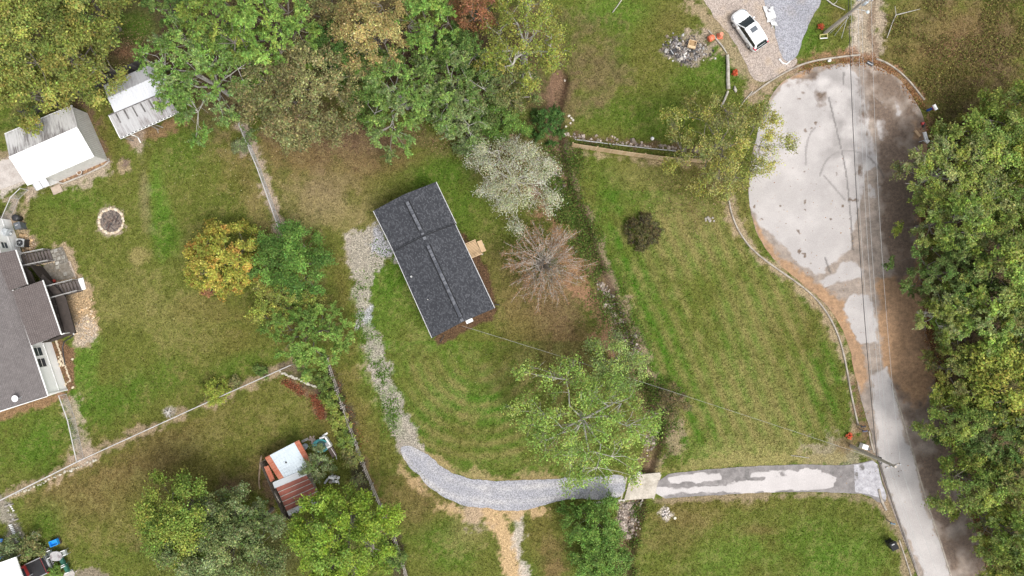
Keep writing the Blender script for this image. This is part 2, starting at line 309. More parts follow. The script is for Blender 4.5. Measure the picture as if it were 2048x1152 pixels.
# filled patches: polygon, ragged px, colour, strength, grit
PATCH = [
 ([(690, 470), (752, 448), (790, 505), (786, 520), (742, 545), (738, 600), (740, 655), (715, 660), (704, 560)], 9, PALE * .82, .8, 1.0), ([(750, 452), (790, 500), (785, 515), (750, 512), (735, 480)], 9, GRAV * .95, .85, 1.0), ([(712, 620), (745, 615), (748, 655), (716, 660)], 8, GRAV, .8, 1.0),
 ([(0, 318), (45, 305), (62, 362), (0, 395)], 3, PALE * 1.05, .95, .3), ([(0, 300), (50, 300), (55, 318), (0, 320)], 6, TAN * .8, .7, .5),
 ([(196, 442), (205, 420), (225, 412), (245, 422), (250, 445), (240, 466), (218, 472), (200, 460)], 5, PINK * .9, .9, .5),
 ([(92, 500), (128, 480), (142, 500), (160, 550), (182, 570), (184, 600), (196, 660), (180, 692), (155, 690), (140, 670), (130, 600), (90, 560)], 7, TAN, .85, .6), ([(130, 605), (182, 580), (195, 660), (150, 690), (150, 650)], 7, SAND * .8, .6, .9), ([(150, 640), (185, 640), (192, 680), (150, 690)], 7, PALE, .5, 1.0),
 ([(98, 684), (122, 676), (148, 700), (150, 775), (134, 782)], 3, RUST * .8, .95, .9), ([(40, 470), (68, 478), (70, 500), (40, 512)], 5, TAN * .8, .8, .9),
 ([(1340, 108), (1360, 70), (1410, 62), (1432, 90), (1420, 120), (1380, 128)], 10, PINK * .8, .8, .7), ([(1326, 100), (1350, 85), (1400, 80), (1410, 110), (1380, 126), (1345, 118)], 8, np.array((.16, .14, .13)), .75, 1.0),
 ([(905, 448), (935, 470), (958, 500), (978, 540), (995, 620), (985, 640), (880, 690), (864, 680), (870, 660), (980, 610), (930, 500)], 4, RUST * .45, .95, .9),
 ([(230, 320), (255, 320), (262, 338), (245, 348), (232, 338)], 6, TAN, .7, .6), ([(905, 990), (960, 1005), (975, 1060), (930, 1055)], 14, PINK * .8, .5, .6),
 ([(718, 640), (750, 650), (768, 700), (800, 790), (824, 850), (850, 912), (795, 908), (765, 815), (738, 740)], 7, PALE * .72, .85, .9),
 ([(1240, 1003), (1284, 1003), (1280, 1040), (1265, 1090), (1245, 1080), (1232, 1035)], 6, PINK * .75, .85, 1.0), ([(1195, 560), (1215, 565), (1245, 620), (1262, 680), (1240, 690), (1212, 620)], 7, PINK * .75, .75, 1.0), ([(1090, 120), (1150, 150), (1130, 215), (1100, 220)], 12, LIT, .4, .5), ([(470, 290), (500, 280), (510, 310), (480, 310)], 6, PINK * .9, .6, .5), ([(150, 1145), (200, 1130), (215, 1160), (150, 1160)], 6, PINK * .6, .8, .5), ([(325, 820), (345, 815), (350, 832), (330, 835)], 5, PALE * .8, .7, .6), ([(1315, 1025), (1330, 1012), (1345, 1030), (1335, 1042)], 4, PALE, .8, 1.0),
]
def ground_color(X, Y):
    """albedo and grit of the ground at pixel positions"""
    wx = X / S; wy = Y / S
    n1 = fbm(wx, wy, 0.22, 0, 4); n2 = fbm(wx, wy, 0.9, 2, 4); n3 = fbm(wx, wy, 2.6, 5, 3); n4 = vn(wx, wy, 3.1, 1) - .5
    a = np.clip(0.5 + 2.2 * n1 + 0.9 * n2, 0, 1)[..., None]
    col = MID * (1 - a) + (0.55 * LUSH + 0.45 * MID) * a
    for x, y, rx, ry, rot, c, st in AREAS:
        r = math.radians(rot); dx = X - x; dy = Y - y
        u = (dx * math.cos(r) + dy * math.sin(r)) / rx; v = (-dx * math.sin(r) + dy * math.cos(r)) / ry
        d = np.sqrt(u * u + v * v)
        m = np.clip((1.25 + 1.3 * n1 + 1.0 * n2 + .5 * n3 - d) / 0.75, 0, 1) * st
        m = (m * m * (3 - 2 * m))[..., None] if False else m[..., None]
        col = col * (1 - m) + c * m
    # mown streaks on the big lawns and bleached tufts
    along = (X * 0.92 + Y * -0.39) / S
    st = (np.sin(along * 4.0 + 2 * n1) * 0.5 + 0.5) * np.clip((X - 1190) / 60, 0, 1) * np.clip((1720 - X) / 60, 0, 1) * np.clip((Y - 380) / 60, 0, 1) * np.clip((930 - Y) / 60, 0, 1)
    arc = np.hypot(X - 960, Y - 700) / S
    st2 = (np.sin(arc * 4.6 + 2 * n1) * .5 + .5) * np.clip((X - 760) / 60, 0, 1) * np.clip((1220 - X) / 60, 0, 1) * np.clip((Y - 680) / 60, 0, 1) * np.clip((950 - Y) / 40, 0, 1)
    k = np.clip((st * 0.62 + st2 * .46) * (.9 + 3 * n2 + 1.5 * n1), 0, .7)[..., None]
    col = col * (1 - k) + (DRY * .6 + MID * .4) * k
    k = np.clip(((1 - st) * (st > 0) * .42 + (1 - st2) * (st2 > 0) * .4) * (1 + 3 * n2), 0, .6)[..., None]; col = col * (1 - k) + col * LUSH / MID * k
    tf = np.clip((n3 + 0.75 * n2 + .5 * n1 - 0.04) * 4.2, 0, 1)[..., None] * 0.30; col = col * (1 - tf) + DRY * tf
    tg = np.clip((-n3 - 0.6 * n2 - 0.05) * 3.6, 0, 1)[..., None] * 0.55; col = col * (1 - tg) + col * 0.55 * tg
    grit = np.zeros(np.shape(X)) + 0.15; grass = np.ones(np.shape(X))
    for pts, hw, rag, c, s, g in LINES:
        d = pl_dist(X, Y, pts); m = np.clip(0.5 + (hw - d + rag * (4.5 * n2 + 3.0 * n3 + 3 * n1)) / (rag * 0.8 + 2), 0, 1) * s
        col = col * (1 - m[..., None]) + c * m[..., None]; grit = grit * (1 - m) + g * m; grass = grass * (1 - m)
    for pg, rag, c, s, g in PATCH:
        d = pg_sd(X, Y, pg); m = np.clip(0.5 + (-d + rag * (3.6 * n2 + 3.0 * n3)) / (rag * 0.5 + 1.5), 0, 1) * s
        col = col * (1 - m[..., None]) + c * m[..., None]; grit = grit * (1 - m) + g * m; grass = grass * (1 - m)
    # ditch: earth and leaf litter
    dd = ditch_depth(X, Y); m = np.clip(-dd * 2.2, 0, 1) * 0.7
    dc = LIT * (0.9 + 1.6 * (n2[..., None] + .3))
    col = col * (1 - m[..., None]) + dc * m[..., None]; grit = np.maximum(grit, m * .8); grass = grass * (1 - m)
    # weeds coming through the old gravel
    wd = np.clip((fbm(wx, wy, 1.3, 4, 3) + 0.02) * 5, 0, 1) * np.clip(1 - np.minimum(np.hypot((X - 728) / 45, (Y - 640) / 100), np.hypot((X - 775) / 55, (Y - 790) / 110)) ** 2, 0, 1)
    col = col * (1 - wd[..., None] * .55) + (LUSH * 1.25) * wd[..., None] * .55; grass = np.maximum(grass, wd * .5)
    return np.clip(col, 0.01, .8), grit, grass
def axis(lo, hi, st, far):
    a = list(np.arange(lo, hi + st * .5, st)); d = st; x = hi; right = []
    while x < far: d *= 1.45; x += d; right.append(x)
    d = st; x = lo; left = []
    while x > -far: d *= 1.45; x -= d; left.append(x)
    return np.array(left[::-1] + a + right)
def make_ground():
    xs = axis(-57, 57, 0.18, 4000); ys = axis(-33, 33, 0.18, 4000); nx, ny = len(xs), len(ys)
    X, Y = np.meshgrid(xs, ys); px = X * S + 1024; py = 576 - Y * S
    inside = (np.abs(X) < 80) & (np.abs(Y) < 60)
    Z = np.where(inside, ditch_depth(px, py), 0)
    Z += np.where(inside, 0.02 * fbm(X, Y, 1.2, 3, 3), 0) - 0.02
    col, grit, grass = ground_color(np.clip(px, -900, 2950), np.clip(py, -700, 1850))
    me = bpy.data.meshes.new('ground')
    me.vertices.add(nx * ny); me.vertices.foreach_set('co', np.stack([X, Y, Z], -1).astype(np.float32).ravel())
    i = np.arange(nx * ny).reshape(ny, nx); q = np.stack([i[:-1, :-1], i[:-1, 1:], i[1:, 1:], i[1:, :-1]], -1).reshape(-1, 4).astype(np.int32)
    me.loops.add(q.size); me.loops.foreach_set('vertex_index', q.ravel()); me.polygons.add(len(q)); me.polygons.foreach_set('loop_start', np.arange(0, q.size, 4, dtype=np.int32))
    a = me.color_attributes.new('Col', 'FLOAT_COLOR', 'POINT'); cc = np.concatenate([col, grit[..., None]], -1).astype(np.float32); a.data.foreach_set('color', cc.ravel())
    me.polygons.foreach_set('use_smooth', np.ones(len(q), bool)); me.update(calc_edges=True)
    global GSAMP; GSAMP = (xs, ys, col, grass)
    m, t, b, o = nm('ground_soil_and_turf')
    at = N(t, 'ShaderNodeAttribute', attribute_name='Col'); tc = N(t, 'ShaderNodeTexCoord'); v = tc.outputs['Object']
    f1 = noise(t, v, 7, 6, .8); f2 = noise(t, v, 2.3, 4, .6); f3 = noise(t, v, 24, 2, .7)
    g1 = ramp(t, f1, .30, 1.70, .32, .68); g2 = ramp(t, f2, .82, 1.18, .3, .7)
    c = mixc(t, 1.0, at.outputs['Color'], g1, 'MULTIPLY'); c = mixc(t, 1.0, c, g2, 'MULTIPLY')
    vo = N(t, 'ShaderNodeTexVoronoi'); vo.inputs['Scale'].default_value = 15; t.links.new(v, vo.inputs['Vector'])
    sep = N(t, 'ShaderNodeSeparateColor'); t.links.new(vo.outputs['Color'], sep.inputs[0])
    gv = ramp(t, sep.outputs[0], .5, 1.4, .1, .9); cg = mixc(t, 1.0, c, gv, 'MULTIPLY'); c = mixc(t, at.outputs['Alpha'], c, cg)
    t.links.new(c, b.inputs['Base Color']); b.inputs['Roughness'].default_value = .95; b.inputs['Specular IOR Level'].default_value = .15
    bump(t, f1, b, .9, .08)
    me.materials.append(m); g = link('ground', me); tag(g, kind='structure')
    return g
make_ground()

# ---------------------------------------------------------------- sheets: road, drives, slabs
def resample(pts, st):
    out = []
    for (ax, ay), (bx, by) in zip(pts, pts[1:] + pts[:1]):
        n = max(1, int(math.hypot(bx - ax, by - ay) / st))
        out += [(ax + (bx - ax) * i / n, ay + (by - ay) * i / n) for i in range(n)]
    return out
def smooth(pts, closed=True, it=2):
    for _ in range(it):
        o = []
        for i in range(len(pts) if closed else len(pts) - 1):
            a = pts[i]; b = pts[(i + 1) % len(pts)]
            o += [(a[0] * .75 + b[0] * .25, a[1] * .75 + b[1] * .25), (a[0] * .25 + b[0] * .75, a[1] * .25 + b[1] * .75)]
        pts = o if closed else [pts[0]] + o + [pts[-1]]
    return pts
def sheet(name, pg, z, step, rag, mat, masks=None, sm=2, edge=True):
    pg = smooth(pg, True, sm) if sm else pg
    b = resample(pg, step); bx = np.array([p[0] for p in b]); by = np.array([p[1] for p in b])
    bx = bx + rag * 2 * fbm(bx / S, by / S, 1.1, 1, 4); by = by + rag * 2 * fbm(bx / S, by / S, 1.1, 4, 4)
    gx, gy = np.meshgrid(np.arange(bx.min(), bx.max(), step), np.arange(by.min(), by.max(), step))
    gx = gx.ravel() + RNG.uniform(-.25, .25, gx.size) * step; gy = gy.ravel() + RNG.uniform(-.25, .25, gy.size) * step
    k = pg_sd(gx, gy, list(zip(bx, by))) < -step * .45; gx = gx[k]; gy = gy[k]
    nb = len(bx); ax = np.concatenate([bx, gx]); ay = np.concatenate([by, gy])
    vs, _, fs, *_ = delaunay_2d_cdt([Vector((x, -y)) for x, y in zip(ax, ay)], [], [list(range(nb))[::-1]], 1, 1e-5)
    X = np.array([v.x for v in vs]); Y = -np.array([v.y for v in vs])
    me = bpy.data.meshes.new(name); k = 1 / S
    me.from_pydata([((x - 1024) * k, (576 - y) * k, z) for x, y in zip(X, Y)], [], [list(f) for f in fs])
    if masks:
        a = me.color_attributes.new('Col', 'FLOAT_COLOR', 'POINT'); a.data.foreach_set('color', masks(X, Y).astype(np.float32).ravel())
    me.materials.append(mat); me.update()
    if len(me.polygons) and me.polygons[0].normal.z < 0: me.flip_normals()
    return tag(link(name, me), kind='structure')
def pmask(X, Y, pgs, rag, soft=6):
    n2 = fbm(X / S, Y / S, 0.8, 2, 4); n3 = fbm(X / S, Y / S, 2.4, 5, 3); m = np.zeros(X.shape)
    for pg in pgs: m = np.maximum(m, np.clip(.5 + (-pg_sd(X, Y, pg) + rag * (2.4 * n2 + 1.6 * n3)) / soft, 0, 1))
    return m
def paved_mat(name, c0, cr, cg, cb, fine=.18, rough=.85, edge=(.42, .58)):
    """c0 with three colours for stains and painted shade by mask attribute (r, g, b), edges broken by noise"""
    m, t, b, o = nm(name); at = N(t, 'ShaderNodeAttribute', attribute_name='Col'); sp = N(t, 'ShaderNodeSeparateColor'); t.links.new(at.outputs['Color'], sp.inputs[0])
    tc = N(t, 'ShaderNodeTexCoord'); v = tc.outputs['Object']; f = noise(t, v, 2.2, 6, .7); g = noise(t, v, 14, 4, .7); big = noise(t, v, .35, 4, .6)
    col = mixc(t, ramp(t, big, 0.0, 1.0, .35, .7), c0, tuple(x * .86 for x in c0))
    for i, c in enumerate((cr, cg, cb)):
        if c is None: continue
        ad = N(t, 'ShaderNodeMath', operation='MULTIPLY_ADD'); t.links.new(f, ad.inputs[0]); ad.inputs[1].default_value = .7
        sb = N(t, 'ShaderNodeMath', operation='SUBTRACT'); t.links.new(sp.outputs[i], sb.inputs[0]); sb.inputs[1].default_value = .35
        t.links.new(sb.outputs[0], ad.inputs[2]); k = ramp(t, ad.outputs[0], 0.0, 1.0, *edge)
        cc = mixc(t, ramp(t, noise(t, v, 1.1 + i, 7, .75), 0.0, 1.0, .32, .68), tuple(x * .62 for x in c), tuple(min(1, x * 1.4) for x in c))
        col = mixc(t, k, col, cc)
    col = mixc(t, at.outputs['Alpha'], (.075, .068, .064), col)
    col = mixc(t, 1.0, col, ramp(t, g, 1 - fine, 1 + fine, .3, .7), 'MULTIPLY')
    t.links.new(col, b.inputs['Base Color']); b.inputs['Roughness'].default_value = rough; b.inputs['Specular IOR Level'].default_value = .25; bump(t, g, b, .25, .01)
    return m
ROAD = [(1496, 405), (1500, 330), (1516, 260), (1530, 215), (1556, 168), (1600, 142), (1650, 130), (1700, 124), (1745, 126), (1790, 150), (1826, 190), (1850, 240), (1856, 300), (1846, 380), (1840, 470), (1840, 560), (1848, 640), (1866, 720), (1876, 800), (1896, 880), (1920, 960), (1945, 1040), (1978, 1160), (2000, 1240), (1870, 1240), (1838, 1160), (1812, 1090), (1788, 1030), (1768, 975), (1752, 910), (1738, 850), (1722, 800), (1710, 750), (1698, 690), (1676, 640), (1640, 596), (1590, 556), (1545, 518), (1512, 468)]
WHITE = [[(1492, 405), (1500, 330), (1516, 250), (1545, 190), (1580, 158), (1622, 160), (1640, 140), (1652, 136), (1698, 126), (1716, 150), (1728, 190), (1738, 250), (1752, 310), (1752, 332), (1730, 345), (1722, 400), (1706, 470), (1702, 500), (1688, 508), (1672, 522), (1652, 536), (1650, 545), (1634, 548), (1604, 530), (1570, 498), (1520, 450)], [(1640, 562), (1672, 540), (1684, 522), (1712, 520), (1727, 538), (1724, 556), (1700, 562), (1668, 564), (1650, 574)], [(1700, 592), (1738, 590), (1752, 640), (1750, 672), (1754, 684), (1722, 684), (1708, 664), (1686, 618)], [(1758, 742), (1772, 740), (1788, 784), (1800, 840), (1820, 900), (1842, 980), (1870, 1060), (1902, 1152), (1925, 1240), (1880, 1240), (1840, 1130), (1800, 1040), (1780, 980), (1762, 920), (1752, 860), (1746, 810), (1742, 750)], [(1752, 195), (1770, 208), (1776, 250), (1780, 300), (1772, 310), (1757, 270)], [(1788, 200), (1798, 205), (1800, 225), (1794, 232)]]
DARKP = [[(1735, 135), (1790, 150), (1850, 240), (1856, 300), (1846, 380), (1842, 470), (1842, 530), (1800, 560), (1770, 520), (1760, 440), (1758, 350), (1756, 300), (1740, 240), (1728, 170)], [(1790, 770), (1880, 800), (1920, 930), (1978, 1160), (1920, 1200), (1885, 1100), (1850, 990), (1822, 890), (1806, 830)], [(1560, 165), (1640, 136), (1640, 160), (1590, 175)], [(1715, 160), (1720, 160), (1748, 330), (1738, 330)], [(1718, 330), (1728, 330), (1724, 350), (1716, 345)], [(1632, 182), (1652, 185), (1655, 210), (1640, 215)], [(1755, 915), (1766, 965), (1780, 1010), (1774, 1014), (1758, 970), (1748, 915)]]  # dark road parts: stains together with tree shade painted into the colour
MUD = [[(1500, 420), (1530, 480), (1600, 545), (1650, 575), (1690, 600), (1720, 690), (1740, 745), (1722, 790), (1690, 700), (1650, 615), (1590, 560), (1530, 510)], [(1755, 560), (1838, 540), (1850, 640), (1868, 740), (1852, 830), (1800, 790), (1770, 730), (1758, 640)], [(1822, 215), (1862, 260), (1856, 420), (1848, 560), (1820, 560), (1834, 420), (1836, 300)], [(1552, 172), (1600, 142), (1700, 124), (1700, 132), (1645, 142), (1600, 158)]]
TYRE = [[(1640, 350), (1650, 322), (1672, 304), (1702, 300), (1730, 308), (1755, 330), (1768, 356)], [(1612, 330), (1611, 300), (1618, 270), (1630, 255)], [(1657, 195), (1676, 270), (1692, 340), (1700, 420), (1706, 500)], [(1648, 352), (1690, 400)], [(1688, 145), (1686, 168)], [(1650, 515), (1660, 545)], [(1745, 860), (1760, 930), (1790, 1020), (1830, 1130)]]
def road_masks(X, Y):
    w = pmask(X, Y, WHITE, 6, 8); d = pmask(X, Y, DARKP, 9, 16); mu = pmask(X, Y, MUD, 9, 16)
    d = np.maximum(d * (1 - .98 * w * (Y > 700)), 0)
    spots = np.clip((fbm(X / S, Y / S, 1.5, 6, 3) - .235) * 14, 0, 1) * .8
    d = np.maximum(d, spots * w * (Y < 600))
    nn = fbm(X / S, Y / S, .45, 1, 5); n5 = fbm(X / S, Y / S, .9, 3, 4)
    w = np.maximum(w, np.clip((n5 + .5 * nn - .07) * 7, 0, .75) * (X > 1735) * (X < 1815) * (Y > 170) * (Y < 420))
    smear = np.clip(.5 + 2.6 * nn + 1.2 * n5, 0, 1) * (.16 + .38 * np.exp(-(((X - 1690) / 40) ** 2 + ((Y - 250) / 110) ** 2)) + .35 * np.exp(-(((X - 1630) / 50) ** 2 + ((Y - 165) / 28) ** 2)) + .22 * np.exp(-(((X - 1725) / 16) ** 2)) * (Y < 560) + .2 * (Y > 740) * np.clip((900 - Y) / 150, 0, 1))
    d = d * np.clip(.78 + 1.6 * nn + 1.2 * n5, .2, 1)
    tm = np.zeros_like(X)
    for i, p in enumerate(TYRE): tm = np.maximum(tm, np.clip(1.6 - pl_dist(X, Y, smooth(p, False, 2)) / (1.7 if i != 2 else 1.4), 0, 1) * (.5 if i in (0, 1, 3) else .75))
    return np.stack([1 - w, mu * (1 - w), d, 1 - np.maximum(tm, smear)], -1)
ROADM = paved_mat('road_concrete', (.455, .425, .41), (.28, .232, .195), (.32, .20, .115), (.155, .112, .084), edge=(.22, .78))
sheet('road', ROAD, 0.012, 2.6, 2.0, ROADM, road_masks)
DRIVE = [(1318, 950), (1400, 940), (1480, 934), (1600, 928), (1690, 931), (1722, 926), (1752, 918), (1762, 960), (1776, 1000), (1760, 1008), (1735, 988), (1680, 985), (1590, 983), (1500, 986), (1400, 992), (1308, 998)]
def drive_masks(X, Y):
    yy = 962 + (1500 - X) * .02
    ns = fbm(X / S * .3, Y / S * 1.3, 1.2, 2, 5)
    w = pmask(X, Y, [[(1312, 978), (1400, 972), (1500, 962), (1580, 950), (1640, 946), (1668, 956), (1670, 976), (1580, 980), (1450, 984), (1310, 992)], [(1335, 955), (1400, 948), (1440, 946), (1440, 956), (1400, 962), (1340, 966)], [(1500, 944), (1540, 942), (1640, 942), (1640, 950), (1500, 955)]], 3, 9); w = np.clip(w + 2.2 * ns * (w > .02) * (w < .98) + 1.6 * np.minimum(ns + .06, 0), 0, 1)
    g = pmask(X, Y, [[(1708, 930), (1752, 920), (1775, 1000), (1740, 990), (1710, 984)]], 1, 3)
    return np.stack([1 - w, g, np.clip(fbm(X / S, Y / S, 1.4, 6, 3) * 2.5, 0, 1) * (1 - w), np.ones_like(X)], -1)
sheet('concrete_driveway', DRIVE, 0.018, 3.2, 1.4, paved_mat('driveway_concrete', (.46, .43, .42), (.19, .175, .17), (.36, .35, .37), (.15, .14, .135), edge=(.36, .64)), drive_masks, sm=1)
def grav_masks(X, Y): return np.stack([np.clip(fbm(X / S, Y / S, .9, 2, 4) * 2.2, 0, 1), np.zeros_like(X), np.zeros_like(X), np.ones_like(X)], -1)
def gravel_mat(name, c, dirt):
    m, t, b, o = nm(name); tc = N(t, 'ShaderNodeTexCoord'); v = tc.outputs['Object']
    vo = N(t, 'ShaderNodeTexVoronoi'); vo.inputs['Scale'].default_value = 13; t.links.new(v, vo.inputs['Vector']); sp = N(t, 'ShaderNodeSeparateColor'); t.links.new(vo.outputs['Color'], sp.inputs[0])
    at = N(t, 'ShaderNodeAttribute', attribute_name='Col'); s2 = N(t, 'ShaderNodeSeparateColor'); t.links.new(at.outputs['Color'], s2.inputs[0])
    col = mixc(t, s2.outputs[0], c, dirt); col = mixc(t, 1.0, col, ramp(t, sp.outputs[0], .66, 1.26, .1, .9), 'MULTIPLY'); f = noise(t, v, 20, 3, .7); col = mixc(t, 1.0, col, ramp(t, f, .8, 1.2, .3, .7), 'MULTIPLY')
    t.links.new(col, b.inputs['Base Color']); b.inputs['Roughness'].default_value = .9; bump(t, vo.outputs['Distance'], b, .8, .05); return m
def drive_grav(X, Y):
    m = grav_masks(X, Y); d = pl_dist(X, Y, smooth([(812, 895), (850, 945), (900, 978), (970, 991), (1060, 989), (1160, 977), (1250, 975)], False, 2))
    m[:, 0] = np.clip(m[:, 0] * .6 + .9 * np.exp(-((d - 14) / 5.5) ** 2) * np.clip(.7 + 2 * fbm(X / S, Y / S, .7, 4, 3), 0, 1), 0, 1); return m
GRM = gravel_mat('grey_gravel', (.30, .30, .33), (.29, .26, .24)); GRM2 = gravel_mat('tan_gravel', (.36, .30, .26), (.40, .31, .22))
sheet('gravel_driveway', [(796, 895), (822, 890), (850, 905), (880, 932), (910, 950), (960, 962), (1040, 962), (1100, 958), (1160, 955), (1215, 952), (1256, 950), (1246, 1000), (1180, 998), (1120, 1000), (1080, 1014), (1030, 1022), (960, 1016), (905, 1004), (870, 985), (845, 960), (815, 930)], 0.015, 3.5, 3.5, gravel_mat('drive_gravel', (.285, .285, .31), (.40, .385, .385)), drive_grav)
sheet('tan_gravel_drive', [(1392, -30), (1425, 30), (1458, 70), (1486, 112), (1505, 160), (1530, 165), (1580, 140), (1598, 122), (1582, 110), (1562, 90), (1545, 50), (1525, -30)], 0.010, 4, 4, GRM2, grav_masks)
sheet('grey_gravel_pad', [(1528, -30), (1526, 10), (1548, 40), (1552, 80), (1566, 118), (1580, 124), (1598, 110), (1604, 82), (1615, 55), (1625, 28), (1640, 14), (1645, -30)], 0.016, 4, 3, GRM, grav_masks)
# concrete slab bridging the ditch, as thick as its shadowed edge shows
mb = MB(); mb.slab([P(*p, .06) for p in ((1262, 951), (1321, 945), (1308, 996), (1248, 1001))], .22)
o = mb.build('culvert_slab', M('culvert_concrete', (.46, .415, .355), .85, (.31, .275, .225), .9, (.38, .62), fine=.18)); tag(o, kind='structure')
mb = MB(); mb.beam(P(1252, 953, -.4), P(1240, 1000, -.4), .15, .8); mb.beam(P(1320, 947, -.4), P(1305, 996, -.4), .15, .8)
tag(mb.build('culvert_abutment', M('culvert_concrete', (.6, .53, .42))), kind='structure')
# kerbs
KERBM = M('kerb_concrete', (.36, .32, .27), .9, (.22, .19, .155), 1.6, (.4, .65))
def kerb(name, pts, w=.18, h=.12):
    pts = smooth(pts, False, 2); mb = MB(); v = []; 
    for i, p in enumerate(pts):
        a = P(*pts[max(i - 1, 0)]); b = P(*pts[min(i + 1, len(pts) - 1)]); d = (b - a).normalized(); n = Vector((-d.y, d.x, 0)); c = P(*p)
        jw = w * U(.85, 1.1); v += [c - n * jw / 2, c - n * jw / 2.4 + Vector((0, 0, h)), c + n * jw / 2.4 + Vector((0, 0, h)), c + n * jw / 2]
    mb.add(v, [[i * 4 + j, i * 4 + j + 1, i * 4 + j + 5, i * 4 + j + 4] for i in range(len(pts) - 1) for j in range(3)]); tag(mb.build(name, KERBM), kind='structure')
kerb('kerb', [(1458, 402), (1462, 425), (1475, 460), (1502, 498), (1545, 532), (1590, 562), (1630, 594), (1660, 634), (1680, 680), (1692, 730), (1702, 790), (1716, 850)])
kerb('kerb', [(1500, 192), (1540, 162), (1590, 134), (1625, 122), (1680, 114), (1720, 110)]); kerb('kerb', [(1752, 118), (1775, 126), (1812, 154), (1848, 200)], .18)
kerb('kerb', [(1783, 768), (1806, 838), (1828, 915), (1852, 1000), (1886, 1100), (1906, 1165)], .16, .06); kerb('kerb', [(1757, 978), (1762, 1000), (1772, 1020)], .25)
kerb('kerb', [(1798, 1080), (1812, 1120), (1826, 1165)], .16, .08); kerb('kerb', [(1738, 862), (1742, 885), (1748, 905)], .2, .08)

# ---------------------------------------------------------------- short grass blades over the turf
def make_grass(n=330000):
    x = RNG.uniform(-10, 2058, n); y = RNG.uniform(-10, 1162, n)
    ix = np.clip(np.searchsorted(GSAMP[0], (x - 1024) / S), 0, len(GSAMP[0]) - 1); iy = np.clip(np.searchsorted(GSAMP[1], (576 - y) / S), 0, len(GSAMP[1]) - 1)
    col = GSAMP[2][iy, ix]; grass = GSAMP[3][iy, ix]
    bad = np.zeros(n, bool)
    for pg in (ROAD, DRIVE, [(1392, -30), (1425, 30), (1458, 70), (1486, 112), (1505, 160), (1580, 140), (1598, 122), (1640, 14), (1645, -30)], [(796, 895), (850, 905), (910, 950), (1040, 962), (1322, 945), (1308, 1000), (1120, 1000), (1030, 1022), (905, 1004)], [(60, 383), (215, 320), (150, 210), (5, 270)], [(0, 505), (130, 560), (155, 668), (136, 784), (0, 830)]): bad |= pg_sd(x, y, pg) < 2
    k = (RNG.random(n) < grass ** 1.5) & ~bad; x = x[k]; y = y[k]; col = col[k]; n = len(x)
    z = ditch_depth(x, y); c = np.stack([(x - 1024) / S, (576 - y) / S, z - .02], -1)
    a = RNG.uniform(0, 2 * np.pi, n); L = RNG.uniform(.07, .22, n); w = RNG.uniform(.03, .07, n); h = RNG.uniform(.03, .10, n)
    d = np.stack([np.cos(a), np.sin(a)], -1); s = np.stack([-d[:, 1], d[:, 0]], -1)
    v = np.zeros((n, 3, 3)); v[:] = c[:, None, :]
    v[:, 0, :2] += s * w[:, None]; v[:, 1, :2] -= s * w[:, None]; v[:, 2, :2] += d * L[:, None]; v[:, 2, 2] += h; v[:, :2, 2] += .008
    hue = RNG.uniform(.42, 1.6, n)[:, None]; cc = col * hue; dry = (RNG.random(n) < .06)[:, None]; cc = np.where(dry, cc * .5 + DRY * .62, cc)
    o = link('grass', np_mesh('grass', v.reshape(-1, 3), 3, cc, GRASSM)); tag(o, 'short mown grass and dry tufts covering the lawns', 'grass', kind='stuff')
make_grass()

# ---------------------------------------------------------------- trees
BARK = M('bark_grey', (.20, .18, .155), .9, (.12, .10, .085), 5); BARKP = M('bark_pale', (.46, .44, .40), .9, (.30, .28, .25), 5); BARKD = M('bark_dark', (.09, .075, .06), .9, (.06, .05, .04), 5)
def leaves_mesh(name, c, nrm, ax, L, Wd, col, bend=.25):
    """rhombic leaves at c with normal nrm, long axis ax"""
    n = len(c); side = np.cross(nrm, ax); side /= np.linalg.norm(side, axis=1)[:, None] + 1e-9
    v = np.empty((n, 4, 3)); hl = (L / 2)[:, None]; hw = (Wd / 2)[:, None]
    v[:, 0] = c - ax * hl; v[:, 1] = c + side * hw - nrm * hw * bend; v[:, 2] = c + ax * hl - nrm * hl * bend; v[:, 3] = c - side * hw - nrm * hw * bend
    return np_mesh(name, v.reshape(-1, 3), 4, col, LEAF)
def unit(a): return a / (np.linalg.norm(a, axis=-1, keepdims=True) + 1e-9)
def pick(rng, cols, n):
    cols = np.array(cols); i = rng.integers(0, len(cols), n); j = rng.integers(0, len(cols), n); t = rng.random((n, 1)) * .6
    return cols[i] * (1 - t) + cols[j] * t
